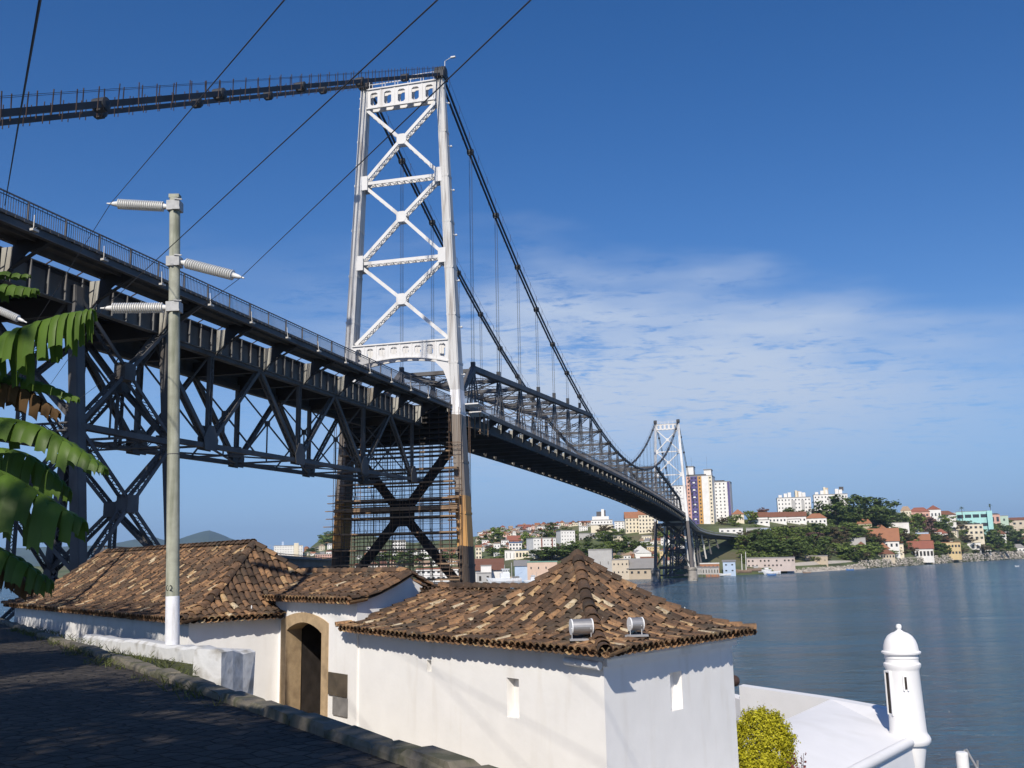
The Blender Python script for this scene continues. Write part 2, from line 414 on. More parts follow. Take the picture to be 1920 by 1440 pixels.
def topz(s):
    k = s/PAN
    if k < 1: return 36.3
    if k <= 8: return 36.3+(k-1)*(chain_z(8*PAN)-36.3)/7
    if k < 18: return chain_z(s)
    if k <= 25: return 36.3+(25-k)*(chain_z(18*PAN)-36.3)/7
    return 36.3
for sd in (1, -1):
    for (a, b) in ((PAN, 8*PAN), (18*PAN, 25*PAN)):
        mb = MB(); mb.bar(B(a, sd*5.2, topz(a)), B(b, sd*5.2, topz(b)), .75, .8, ZZ); mb.build('top_chord', M['steel'], ms)
    for k0, k1 in ((1, .25), (25, 25.75)):
        mb = MB(); mb.bar(B(k0*PAN, sd*5.2, topz(k0*PAN)), B(k1*PAN, sd*5.2, deck_main(k1*PAN)-.5), .7, .8, ZZ); mb.build('end_post', M['steel'], ms)
    mb = MB(); 
    for k in range(52): mb.bar(B(k*HP, sd*5.2, deck_main(k*HP)-1.45), B((k+1)*HP, sd*5.2, deck_main((k+1)*HP)-1.45), 1.25, .4, ZZ)
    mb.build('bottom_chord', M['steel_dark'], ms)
    for k in range(1, 26):
        s = k*PAN; zt = topz(s)-.2; near = k < 12 and sd > 0
        mb = MB(); laced(mb, B(s, sd*5.2, deck_main(s)-.5), B(s, sd*5.2, zt), NN, .34, .4, .08, .7 if near else 1.6, .05, (1,))
        mb.build('truss_post', M['steel'], ms)
        if k in (25,): continue
        for q in (-.72, .72):
            s2 = s+q*HP*.62
            mb = MB(); laced(mb, B(s+q*.3, sd*5.2, zt-.3), B(s2, sd*5.2, deck_main(s2)-.5), NN, .28, .36, .08, .7 if near else 1.6, .05, (1,))
            mb.build('truss_diagonal', M['steel'], ms)
    # small blocks where hangers meet the chord
# floor beams (one part each) with cantilever brackets
for k in range(0, 53):
    s = min(max(k*HP, 1.2), SPAN-1.2); z = deck_main(s)
    mb = MB()
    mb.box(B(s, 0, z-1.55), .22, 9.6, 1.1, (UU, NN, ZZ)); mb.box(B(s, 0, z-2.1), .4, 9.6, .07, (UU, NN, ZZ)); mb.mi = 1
    for sd in (1, -1):
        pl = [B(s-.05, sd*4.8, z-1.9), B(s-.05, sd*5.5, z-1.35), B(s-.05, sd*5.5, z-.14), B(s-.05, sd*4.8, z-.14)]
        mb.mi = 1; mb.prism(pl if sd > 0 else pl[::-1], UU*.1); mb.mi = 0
        pl = [B(s-.04, sd*5.51, z-1.3), B(s-.04, sd*6.75, z-.5), B(s-.04, sd*6.75, z-.14), B(s-.04, sd*5.51, z-.14)]
        mb.prism(pl if sd > 0 else pl[::-1], UU*.08); mb.bar(B(s, sd*4.8, z-1.95), B(s, sd*6.75, z-.55), .05, .26, ZZ)
    mb.build('floor_beam', [M['steel_dark'], M['bracket']], ms)  # brackets split by colour: pale where sun falls, dark under the sidewalk
# portal end and sway frames, top laterals (laced)
for k in range(1, 26):
    s = k*PAN; z = topz(s)-.25; near = k <= 10
    mb = MB(); laced(mb, B(s, -5.0, z), B(s, 5.0, z), UU, .5, .55, .1, .7 if near else 1.4, .07)
    h = (z-deck_main(s))
    if h > 5.0:
        zz = deck_main(s)+max(4.6, h*.62); laced(mb, B(s, -5.0, zz), B(s, 5.0, zz), ZZ, .2, .5, .08, .7 if near else 1.6, .06, (1,))
        for q in (-1, 1): mb.bar(B(s, q*5, z), B(s, 0, zz), .14, .14); 
    mb.build('sway_frame', M['steel'], ms)
    if k < 25:
        s2 = s+PAN; z2 = topz(s2)-.25; mb = MB()
        for q in (-1, 1): laced(mb, B(s, q*5, z), B(s2, -q*5, z2), ZZ, .22, .42, .07, .8 if near else 2.0, .06, (1,))
        mb.build('top_lateral', M['steel'], ms)

# ---------------- near approach: plate girders on deck trusses
ap = node('approach_span', bridge); ap['label'] = 'near approach viaduct on dark deck trusses passing overhead on the left'
def rail_ap(s): return 30.2 + .0135*s
def deck_ap(s): return rail_ap(s)-1.05
A0, A1 = -104.0, -.9
mb = MB(); strip(mb, deck_ap, -3.3, 3.3, A0, A1, .22, 20, -.55)
for o in (-2.2, -1.1, 0, 1.1, 2.2): strip(mb, deck_ap, o-.1, o+.1, A0, A1, .5, 20, -.77)
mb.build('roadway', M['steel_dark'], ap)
for sd in (1, -1):
    mb = MB(); a, b = sorted((sd*4.25, sd*6.85)); strip(mb, deck_ap, a, b, A0, A1, .14, 30)
    for o in (4.3, 5.6): a, b = sorted((sd*o, sd*(o+.14))); strip(mb, deck_ap, a, b, A0, A1, .3, 30, -.14)
    mb.build('sidewalk', M['deckcon'], ap)
    mb = MB(); a, b = sorted((sd*6.62, sd*6.74)); strip(mb, deck_ap, a, b, A0, A1, .42, 30, -.16)
    a, b = sorted((sd*6.55, sd*6.85)); strip(mb, deck_ap, a, b, A0, A1, .05, 30, -.55)
    for s in np.arange(A0+.3, A1, .62): mb.box(B(s, sd*6.72, deck_ap(s)-.10), .22, .3, .14, (UU, NN, ZZ))
    mb.build('fascia_beam', M['steel'], ap)
    railing(ap, rail_ap, sd*6.7, A0, A1, 2.75, .17 if sd > 0 else .34, .024)
    mb = MB(); a, b = sorted((sd*3.15, sd*3.25)); strip(mb, deck_ap, a, b, A0, A1, 1.75, 20, -.5)
    a, b = sorted((sd*2.95, sd*3.45)); strip(mb, deck_ap, a, b, A0, A1, .06, 20, -.46); strip(mb, deck_ap, a, b, A0, A1, .06, 20, -2.22)
    for s in np.arange(A0+.6, A1, 1.42): mb.box(B(s, sd*3.35, deck_ap(s)-1.37), .08, .3, 1.68, (UU, NN, ZZ))
    mb.build('plate_girder', M['girder'], ap)
    # thin service pipe on stand-offs in the gap
    mb = MB(); n = 40
    for i in range(n):
        a, b = lerp(A0, A1, i/n), lerp(A0, A1, (i+1)/n); mb.bar(B(a, sd*3.9, deck_ap(a)-.28), B(b, sd*3.9, deck_ap(b)-.28), .07, .07)
        mb.bar(B(a, sd*3.4, deck_ap(a)-.5), B(a, sd*3.9, deck_ap(a)-.26), .06, .06)
    mb.build('service_pipe', M['chain_rust'], ap)
bn = [-4.8-14.2*k for k in range(0, 4)]; tn = [-4.8-7.1-14.2*k for k in range(0, 4)]
def tz(s): return deck_ap(s)-2.35
def bz(s): return 20.1+.0185*s
for s in sorted(bn+tn+[-54.2, -61.6, -68.7, -75.8, -82.9, -90, -97]):
    z = deck_ap(s); mb = MB()
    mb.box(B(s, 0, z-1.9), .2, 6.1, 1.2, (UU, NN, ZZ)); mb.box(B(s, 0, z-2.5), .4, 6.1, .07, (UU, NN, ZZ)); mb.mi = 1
    for sd in (1, -1):
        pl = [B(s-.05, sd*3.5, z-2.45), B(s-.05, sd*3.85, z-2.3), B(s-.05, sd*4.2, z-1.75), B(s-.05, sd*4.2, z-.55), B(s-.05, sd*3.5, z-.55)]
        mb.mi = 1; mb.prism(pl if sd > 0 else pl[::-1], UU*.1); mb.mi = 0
        pl = [B(s-.04, sd*4.21, z-1.7), B(s-.04, sd*5.2, z-.95), B(s-.04, sd*6.6, z-.5), B(s-.04, sd*6.6, z-.2), B(s-.04, sd*4.21, z-.2)]
        mb.prism(pl if sd > 0 else pl[::-1], UU*.08)
        mb.bar(B(s, sd*3.5, z-2.5), B(s, sd*4.2, z-1.8), .06, .3, ZZ); mb.bar(B(s, sd*4.2, z-1.75), B(s, sd*6.6, z-.55), .06, .26, ZZ)
    mb.build('floor_beam', [M['steel_dark'], M['bracket']], ap)  # sunlit inner plate coloured pale, the sidewalk's shade outside it coloured dark
for sd in (1, -1):
    o = sd*3.04
    mb = MB()
    ends = [-1.6]+bn+[-53.4]
    for i in range(len(ends)-1): mb.bar(B(ends[i], o, bz(ends[i])), B(ends[i+1], o, bz(ends[i+1])), .36, .42, ZZ)
    mb.build('bottom_chord', M['steel'], ap)
    mb = MB(); mb.bar(B(-53.4, o, tz(-53.4)), B(-1.4, o, tz(-1.4)), .45, .5, ZZ); mb.build('top_chord', M['steel'], ap)
    for s in bn:
        mb = MB(); laced(mb, B(s, o, bz(s)), B(s, o, tz(s)), UU, .30, .36, .08, .5, .05); mb.build('truss_post', M['steel'], ap)
        for q in (-.27, .27): mb = MB(); mb.prism([B(s+dx, o+q, bz(s)+dz) for dx, dz in ((-.8,-.35),(.8,-.35),(.95,.5),(.35,1.5),(-.35,1.5),(-.95,.5))], NN*.04); mb.build('gusset_plate', M['steel'], ap)
    tops = tn + [-53.4]
    for i, s in enumerate(bn):
        for t in ((s-7.1), (s+7.1)):
            if t > -1.0: continue
            mb = MB()
            if t < s: laced(mb, B(s, o, bz(s)), B(t, o, tz(t)), NN, .36, .32, .13, .6, .05, (1,-1))
            else: laced(mb, B(s, o, bz(s)), B(t, o, tz(t)), NN, .30, .34, .08, .5, .05, (1,-1))
            mb.build('truss_diagonal', M['steel'], ap)
# sway crosses and bottom laterals
for s in bn+tn:
    mb = MB(); z0, z1 = bz(s), tz(s); zc = z0+(z1-z0)*.5
    for q in (-1, 1):
        mb.bar(B(s, q*3, z0), B(s, 0, zc), .12, .12); mb.bar(B(s, q*3, z1), B(s, 0, zc), .12, .12)
    mb.box(B(s, 0, zc), .1, .5, .5, (UU, NN, ZZ)); mb.bar(B(s, 0, zc), B(s, 0, z0), .1, .1); mb.bar(B(s, -3, z0), B(s, 3, z0), .16, .16)
    mb.build('sway_frame', M['steel'], ap)
mb = MB()
for i in range(len(bn)-1):
    a, b = bn[i], bn[i+1]
    for q in (-1, 1): mb.bar(B(a, q*3, bz(a)), B(b, -q*3, bz(b)), .12, .16)
mb.build('bottom_lateral', M['steel'], ap)
# lamp brackets along the deck edge
for i, s in enumerate(np.arange(-70.2, -6, 5.5)):
    mb = MB(); z = deck_ap(s); mb.bar(B(s, 6.78, z+.45), B(s-.25, 7.0, z-.42), .035, .035); mb.bar(B(s+.25, 6.78, z-.1), B(s-.2, 7.0, z-.45), .03, .03)
    mb.box(B(s-.2, 7.02, z-.48), .42, .22, .12, (UU, NN, ZZ)); mb.build('deck_lamp', M['pale_con'], ap)

# ---------------- trestle tower of the approach
tr = node('trestle_tower', bridge); tr['label'] = 'four legged laced steel trestle carrying the approach'
ts = (-53.6, -62.6)
def to(z): return 3.3 + (27-z)*.085
for s in ts:
    for sd in (1, -1):
        mb = MB()
        for (z0, z1) in ((3.0, 27.2),):
            a, b = B(s, sd*to(z0), z0), B(s, sd*to(z1), z1)
            for q in (-.34, .34): mb.bar(a+UU*q, b+UU*q, .11, .55, UU)
            mb.bar(a+NN*sd*.26, b+NN*sd*.26, .62, .07, UU)
            n = 44
            for i in range(n):
                k = 1 if i % 2 else -1
                mb.bar(lerp(a, b, i/n)+UU*.32*k-NN*sd*.26, lerp(a, b, (i+1)/n)-UU*.32*k-NN*sd*.26, .08, .04, UU)
        mb.build('leg', M['steel'], tr)
for z in (18.7,):
    for s in ts:
        mb = MB(); laced(mb, B(s, -to(z), z), B(s, to(z), z), ZZ, .3, .45, .1, .6, .06); mb.build('strut', M['steel'], tr)
    for sd in (1, -1):
        mb = MB(); laced(mb, B(ts[0], sd*to(z), z), B(ts[1], sd*to(z), z), NN, .35, .5, .1, .6, .06); mb.build('strut', M['steel'], tr)
for (zt, zb) in ((26.6, 18.9), (18.5, 10.2), (10.0, 3.4)):
    zc = (zt+zb)/2
    for s in ts:
        for q in (-1, 1):
            for z in (zt, zb):
                mb = MB(); laced(mb, B(s, q*to(z), z), B(s, q*.25, zc+(z-zc)*.06), UU, .24, .62, .08, .42, .05); mb.build('brace', M['steel'], tr)
        mb = MB(); mb.box(B(s, 0, zc), .95, .95, 1.0, (UU, NN, ZZ)); mb.build('gusset_plate', M['steel'], tr)
        mb = MB(); laced(mb, B(s, 0, zc), B(s, 0, zb-.2), UU, .24, .5, .08, .42, .05); mb.build('brace', M['steel'], tr)
    for sd in (1, -1):
        sm = (ts[0]+ts[1])/2
        for s in ts:
            for z in (zt, zb):
                mb = MB(); laced(mb, B(s, sd*to(z), z), B(sm+(s-sm)*.06, sd*to(zc), zc+(z-zc)*.06), NN, .24, .5, .08, .42, .05); mb.build('brace', M['steel'], tr)
        mb = MB(); mb.box(B(sm, sd*to(zc), zc), 1.1, .8, 1.1, (UU, NN, ZZ)); mb.build('gusset_plate', M['steel'], tr)
for s in ts:
    for sd in (1, -1):
        mb = MB(); mb.box(B(s, sd*to(3), 1.7), 2, 2, 2.8, (UU, NN, ZZ)); mb.build('pier', M['pierstone'], tr)

# ---------------- far approach viaduct curving to the shore
fa = node('far_approach', bridge); fa['label'] = 'far viaduct bending down to the opposite shore on tall trestle legs'
fpts = [(340.6,0,30.1),(352,0,29.9),(366,0,29.3),(385,0,28.3),(405,0,27.3),(430,.3,26.2),(455,2,25.5),(485,5,25.0),(520,10,24.9),(560,16.5,24.9),(600,23,24.9)]
def ribbon(mb, o0, o1, z0, z1):
    for i in range(len(fpts)-1):
        a, b = fpts[i], fpts[i+1]
        mb.hexa([B(a[0],a[1]+o0,a[2]+z0), B(b[0],b[1]+o0,b[2]+z0), B(b[0],b[1]+o1,b[2]+z0), B(a[0],a[1]+o1,a[2]+z0), B(a[0],a[1]+o0,a[2]+z1), B(b[0],b[1]+o0,b[2]+z1), B(b[0],b[1]+o1,b[2]+z1), B(a[0],a[1]+o1,a[2]+z1)])
mb = MB(); ribbon(mb, -6.6, 6.6, -1.6, -1.05); mb.build('deck', M['pale_con'], fa)
mb = MB(); ribbon(mb, -4.2, -3.7, -3.2, -1.6); ribbon(mb, 3.7, 4.2, -3.2, -1.6); mb.build('girder', M['steel_dark'], fa)
for sd in (1, -1):
    mb = MB(); a, b = sorted((sd*6.3, sd*6.5)); ribbon(mb, a, b, -.16, .12); mb.build('handrail', M['pale_con'], fa)
    mb = MB(); a, b = sorted((sd*6.3, sd*6.5)); ribbon(mb, a, b, -1.05, -.9)
    for i in range(len(fpts)-1):
        for k in range(10):
            a = lerp(np.array(fpts[i]), np.array(fpts[i+1]), k/10); mb.bar(B(a[0], a[1]+sd*6.4, a[2]-1.05), B(a[0], a[1]+sd*6.4, a[2]), .3, .2, UU)
    mb.build('balustrade', M['steel'], fa)
for i, s in enumerate((352, 364, 382, 394, 414, 428, 450, 470, 496)):
    k = np.interp(s, [p[0] for p in fpts], range(len(fpts))); zt = np.interp(s, [p[0] for p in fpts], [p[2] for p in fpts])-3; oc = np.interp(s, [p[0] for p in fpts], [p[1] for p in fpts])
    zb = 1.0 if s < 400 else min(zt-3, 3+(s-400)*.13)
    for sd in (1, -1):
        mb = MB(); mb.bar(B(s, oc+sd*6.2, zb), B(s, oc+sd*4.4, zt), .8, .8, UU); mb.build('leg', M['steel'] if i % 3 else M['pale_con'], fa)
    mb = MB()
    for (a, b) in ((zb+1, (zb+zt)/2), ((zb+zt)/2, zt)):
        mb.bar(B(s, oc-5.6, a), B(s, oc+5.3, b), .4, .4, UU); mb.bar(B(s, oc+5.6, a), B(s, oc-5.3, b), .4, .4, UU)
    mb.bar(B(s, oc-5.4, (zb+zt)/2), B(s, oc+5.4, (zb+zt)/2), .5, .5, UU); mb.build('cross_brace', M['steel_dark'], fa)
for (a, b) in ((352,364),(382,394),(414,428)):
    mb = MB()
    for sd in (1, -1):
        for z in (8, 15, 21): mb.bar(B(a, sd*5.3, z), B(b, sd*5.3, z), .4, .4)
        mb.bar(B(a, sd*5.6, 2), B(b, sd*4.8, 15), .3, .3); mb.bar(B(b, sd*5.6, 2), B(a, sd*4.8, 15), .3, .3); mb.bar(B(a, sd*5, 15), B(b, sd*4.6, 24), .3, .3); mb.bar(B(b, sd*5, 15), B(a, sd*4.6, 24), .3, .3)
    mb.build('tower_bracing', M['steel_dark'], fa)
for sd in (1, -1):                                              # backstays of the far side
    pts = [(SPAN, 73.1)] + [(SPAN+12.75*k, 73.1-6.0*k) for k in range(1, 7)]
    chain(sd, pts, 'backstay_chain', False, 'far eyebar backstay dropping behind the distant tower')

# ------------------------------------------------------------------ scaffolding round the foot of the near tower
sc = thing('scaffolding', 'dense tube and plank scaffolding wrapped around the lower part of the near bridge tower', 'scaffolding', B(0,0,5))
zl = [6.6, 8.4, 10.3, 12.0, 13.9, 15.8, 16.8, 17.9, 19.8, 21.4, 23.4]
for s in (-1.9, 1.9):
    for z in zl:
        mb = MB(); e = leg_out(z)
        mb.box(B(s, R_.uniform(-.2,.2), z+R_.uniform(-.05,.05)), .9, 2*e-2.2+R_.uniform(0,1.2), .17 if z not in (16.8,) else .42, (UU, NN, ZZ)); mb.build('platform', M['plank'], sc)
    mb = MB()
    for o in np.arange(-8.1, 8.1, 1.24):
        for q in (-.45, .45): mb.bar(B(s+q, o+R_.uniform(-.12,.12), 5.5), B(s+q, o+R_.uniform(-.12,.12), 28.6), .055, .055, UU)
    mb.build('standards', M['scaf'], sc)
    mb = MB()
    for i, z in enumerate(zl):
        for dz in (.5, 1.0, 1.45):
            if R_.random() < .86:
                a, b = -8.3+R_.uniform(0,1.5), 8.2-R_.uniform(0,1.2)
                mb.bar(B(s-.45, a, z+dz), B(s-.45, b, z+dz), .05, .05)
                if R_.random() < .5: mb.bar(B(s+.45, a, z+dz), B(s+.45, b, z+dz), .05, .05)
    for i in range(8):
        o = R_.uniform(-7, 6); z = R_.uniform(6, 20); mb.bar(B(s, o, z), B(s, o+R_.uniform(.6,1.6)*R_.choice((-1,1)), z+3.6), .05, .05)
    mb.build('guard_rails', M['scaf'], sc)
    for z in np.arange(24.4, 28.9, .62):
        mb = MB(); mb.box(B(s, R_.uniform(-.3,.3), z), 1.1, 2*leg_out(z)-2.6, .2, (UU, NN, ZZ)); mb.build('platform', M['netting'], sc)
for s in (-1.9, 1.9):
    mb = MB(); mb.box(B(s*.8, -.2, 26.7), .06, 13.0, 4.0, (UU, NN, ZZ)); mb.build('debris_sheet', M['netting'], sc)
for z in np.arange(6.5, 19, .93):                               # planks round the left leg
    mb = MB(); e = leg_out(z); mb.box(B(-1.2-leg_d(z)/2, -e+.55+R_.uniform(-.2,.3), z), .5, R_.uniform(1.6,2.6), .09, (UU, NN, ZZ)); mb.build('plank', M['plank'], sc)
    if R_.random() < .75:
        mb = MB(); mb.box(B(-.8-leg_d(z)/2, e-1.2+R_.uniform(-.2,.1), z+.4), .5, R_.uniform(.8,1.3), .09, (UU, NN, ZZ)); mb.build('plank', M['plank'], sc)
# timber hanging stage with posts at the deck corner
hs = thing('hanging_stage', 'small white topped timber work stage hung beside the right tower leg at deck level', 'work stage', B(3.2,7.6,27))
mb = MB(); mb.box(B(1.2, 8.9, 29.3), 2.2, 1.7, .16, (UU, NN, ZZ)); mb.box(B(5.0, 8.1, 28.75), 3.6, 2.2, .16, (UU, NN, ZZ)); mb.build('stage_top', M['white_steel'], hs)
for (s, o) in ((2.6,7.3),(3.6,8.9),(4.6,7.3),(5.4,8.9),(6.6,7.3),(6.7,9.0)):
    mb = MB(); mb.bar(B(s,o,26.0), B(s,o,28.7), .12, .12); mb.build('post', M['plank'], hs)
mb = MB(); mb.bar(B(2.6,9,26.2), B(6.8,9,26.2), .1, .1); mb.bar(B(2.6,7.3,26.9), B(6.8,9,26.9), .1, .1); mb.build('ledger', M['plank'], hs)
# ------------------------------------------------------------------ foreground materials
def tile_material(name):
    m = bpy.data.materials.new(name); m.use_nodes = True; N = m.node_tree.nodes; Lk = m.node_tree.links; b = N['Principled BSDF']; b.inputs['Roughness'].default_value = .9; b.inputs['Specular IOR Level'].default_value = .2
    a = N.new('ShaderNodeAttribute'); a.attribute_name = 'tint'
    cr = N.new('ShaderNodeValToRGB'); e = cr.color_ramp.elements
    e[0].position = 0; e[0].color = (.034,.025,.019,1); e[1].position = .35; e[1].color = (.105,.066,.043,1)
    for p, c in ((.58,(.195,.112,.063)), (.78,(.33,.185,.092)), (.93,(.45,.31,.16)), (1,(.56,.46,.31))): q = e.new(p); q.color = (*c, 1)
    tc = N.new('ShaderNodeTexCoord')
    n = N.new('ShaderNodeTexNoise'); n.inputs['Scale'].default_value = 3.2; n.inputs['Detail'].default_value = 9; n.inputs['Roughness'].default_value = .7; Lk.new(tc.outputs['Object'], n.inputs['Vector'])
    ad = N.new('ShaderNodeMath'); ad.operation = 'MULTIPLY_ADD'; ad.inputs[1].default_value = .75; Lk.new(n.outputs[0], ad.inputs[0])
    sb = N.new('ShaderNodeMath'); sb.operation = 'SUBTRACT'; sb.inputs[1].default_value = .36; Lk.new(a.outputs['Fac'], sb.inputs[0]); Lk.new(sb.outputs[0], ad.inputs[2])
    Lk.new(ad.outputs[0], cr.inputs[0])
    n2 = N.new('ShaderNodeTexNoise'); n2.inputs['Scale'].default_value = 14; n2.inputs['Detail'].default_value = 8; n2.inputs['Roughness'].default_value = .7; Lk.new(tc.outputs['Object'], n2.inputs['Vector'])
    mr = N.new('ShaderNodeMapRange'); mr.inputs[1].default_value = .52; mr.inputs[2].default_value = .62; mr.inputs[4].default_value = .75; Lk.new(n2.outputs[0], mr.inputs[0])
    mx = N.new('ShaderNodeMix'); mx.data_type = 'RGBA'; Lk.new(mr.outputs[0], mx.inputs[0]); Lk.new(cr.outputs[0], mx.inputs[6]); mx.inputs[7].default_value = (.05,.04,.03,1)
    n3 = N.new('ShaderNodeTexNoise'); n3.inputs['Scale'].default_value = 22; n3.inputs['Detail'].default_value = 3; Lk.new(tc.outputs['Object'], n3.inputs['Vector'])
    m3 = N.new('ShaderNodeMapRange'); m3.inputs[1].default_value = .68; m3.inputs[2].default_value = .74; m3.inputs[4].default_value = .6; Lk.new(n3.outputs[0], m3.inputs[0])
    n5 = N.new('ShaderNodeTexNoise'); n5.inputs['Scale'].default_value = 1.1; n5.inputs['Detail'].default_value = 7; n5.inputs['Roughness'].default_value = .65; Lk.new(tc.outputs['Object'], n5.inputs['Vector'])
    m5 = N.new('ShaderNodeMapRange'); m5.inputs[1].default_value = .50; m5.inputs[2].default_value = .68; m5.inputs[4].default_value = .72; Lk.new(n5.outputs[0], m5.inputs[0])
    mx5 = N.new('ShaderNodeMix'); mx5.data_type = 'RGBA'; Lk.new(m5.outputs[0], mx5.inputs[0]); Lk.new(mx.outputs[2], mx5.inputs[6]); mx5.inputs[7].default_value = (.078,.066,.050,1); mx = mx5
    mx2 = N.new('ShaderNodeMix'); mx2.data_type = 'RGBA'; Lk.new(m3.outputs[0], mx2.inputs[0]); Lk.new(mx.outputs[2], mx2.inputs[6]); mx2.inputs[7].default_value = (.42,.40,.34,1)
    Lk.new(mx2.outputs[2], b.inputs['Base Color'])
    bp = N.new('ShaderNodeBump'); bp.inputs['Strength'].default_value = .5; bp.inputs['Distance'].default_value = .02; Lk.new(n2.outputs[0], bp.inputs['Height']); Lk.new(bp.outputs[0], b.inputs['Normal'])
    return m
M['tile'] = tile_material('weathered_barrel_tiles')
M['lime'] = mat('limewashed_wall', (.82,.805,.775), .9, .04, 1.2, .25, 5, dirt=((.62,.57,.49), .5, .55, .8), dscale=(2.0,2.0,.35))
M['lime2'] = mat('limewashed_parapet', (.80,.79,.78), .9, .03, 1.0, .1, 7, dirt=((.62,.60,.55), .4, .55, .8), dscale=(.7,.7,.7))
M['sand'] = mat('sandstone_frame', (.45,.325,.19), .9, .15, 4, .4, 14, dirt=((.25,.17,.10), .6, .5, .75), dscale=(3,3,3))
M['wood_opening_shade'] = mat('dark_wood_and_opening_shade', (.035,.028,.024), .8, .3, 3, .2, 20)  # also stands for the shade inside the sentry box openings
M['plaque'] = mat('bronze_plaque', (.085,.066,.045), .6, .25, 3, .1, 30)
M['plaque2'] = mat('grey_plaque', (.20,.19,.18), .8, .25, 3, .1, 30)
M['metal'] = mat('galvanised_sheet', (.40,.39,.38), .5, .08, 6, metal=.7)
M['whitepaint'] = mat('white_enamel', (.78,.78,.77), .5, .05, 5)
M['polemetal'] = mat('dull_zinc_clamp', (.40,.40,.39), .6, .15, 8)
M['polecon'] = mat('weathered_pole', (.36,.365,.29), .9, .2, 3, .3, 30, dirt=((.13,.14,.09), .7, .45, .7), dscale=(6,6,.5))
M['polewhite'] = mat('whitewashed_pole_foot', (.74,.74,.76), .9, .08, 4, .2, 20, dirt=((.4,.36,.3), .6, .55, .75), dscale=(8,8,1))
M['ceramic'] = mat('grey_glazed_polymer', (.70,.69,.65), .4, .05, 4)
M['wire'] = mat('aluminium_wire', (.055,.055,.06), .6)
M['bluewire'] = mat('black_sheathed_cable', (.02,.02,.03), .6)
M['kerbstone'] = mat('granite_kerb', (.22,.19,.145), .95, .35, 3, .7, 12, dirt=((.05,.055,.026), .85, .42, .62), dscale=(3,3,3))
M['ledge'] = mat('whitewashed_rubble', (.62,.62,.61), .95, .12, 3, .6, 6, dirt=((.24,.22,.18), .8, .47, .68), dscale=(3,3,3))  # dirt made heavier so that it carries tree shade as well
M['grass'] = mat('dry_grass', (.085,.095,.025), .95, .4, 3, .3, 30, tint=.4)
M['soil'] = mat('yard_soil', (.24,.20,.14), .95, .25, 1.2, .4, 10)
M['black'] = mat('black_paint', (.012,.012,.012), .7)
M['iron'] = mat('rusted_cannon_iron', (.05,.028,.022), .8, .3, 6, .3, 20)

def cobble():
    m = bpy.data.materials.new('hexagonal_cobbles'); m.use_nodes = True; N = m.node_tree.nodes; Lk = m.node_tree.links; b = N['Principled BSDF']; b.inputs['Roughness'].default_value = .85
    tc = N.new('ShaderNodeTexCoord'); mp = N.new('ShaderNodeMapping'); mp.inputs['Rotation'].default_value = (0,0,.65); Lk.new(tc.outputs['Object'], mp.inputs[0])
    nz = N.new('ShaderNodeTexNoise'); nz.inputs['Scale'].default_value = 3; Lk.new(mp.outputs[0], nz.inputs['Vector'])
    va = N.new('ShaderNodeVectorMath'); va.operation = 'MULTIPLY_ADD'; va.inputs[1].default_value = (.06,.06,0); Lk.new(nz.outputs['Color'], va.inputs[0]); Lk.new(mp.outputs[0], va.inputs[2])
    vo = N.new('ShaderNodeTexVoronoi'); vo.feature = 'DISTANCE_TO_EDGE'; vo.inputs['Scale'].default_value = 4.2; vo.inputs['Randomness'].default_value = .55; Lk.new(va.outputs[0], vo.inputs['Vector'])
    v2 = N.new('ShaderNodeTexVoronoi'); v2.inputs['Scale'].default_value = 4.2; v2.inputs['Randomness'].default_value = .55; Lk.new(va.outputs[0], v2.inputs['Vector'])
    mr = N.new('ShaderNodeMapRange'); mr.inputs[2].default_value = .1; Lk.new(vo.outputs['Distance'], mr.inputs[0])
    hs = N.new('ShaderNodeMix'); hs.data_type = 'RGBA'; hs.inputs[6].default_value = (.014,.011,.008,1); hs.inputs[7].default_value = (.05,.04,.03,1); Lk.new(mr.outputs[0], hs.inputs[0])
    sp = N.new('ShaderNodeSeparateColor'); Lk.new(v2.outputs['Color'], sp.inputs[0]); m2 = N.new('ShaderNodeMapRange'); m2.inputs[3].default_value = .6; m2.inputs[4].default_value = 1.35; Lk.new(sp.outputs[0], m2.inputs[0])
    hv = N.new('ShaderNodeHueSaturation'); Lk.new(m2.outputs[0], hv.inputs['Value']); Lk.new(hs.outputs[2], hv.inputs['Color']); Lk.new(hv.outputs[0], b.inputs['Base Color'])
    n2 = N.new('ShaderNodeTexNoise'); n2.inputs['Scale'].default_value = 25; n2.inputs['Detail'].default_value = 5; Lk.new(tc.outputs['Object'], n2.inputs['Vector'])
    ma = N.new('ShaderNodeMath'); ma.operation = 'MULTIPLY_ADD'; ma.inputs[1].default_value = .35; Lk.new(n2.outputs[0], ma.inputs[0]); Lk.new(mr.outputs[0], ma.inputs[2])
    bp = N.new('ShaderNodeBump'); bp.inputs['Strength'].default_value = 1; bp.inputs['Distance'].default_value = .05; Lk.new(ma.outputs[0], bp.inputs['Height']); Lk.new(bp.outputs[0], b.inputs['Normal'])
    return m
M['cobble'] = cobble()

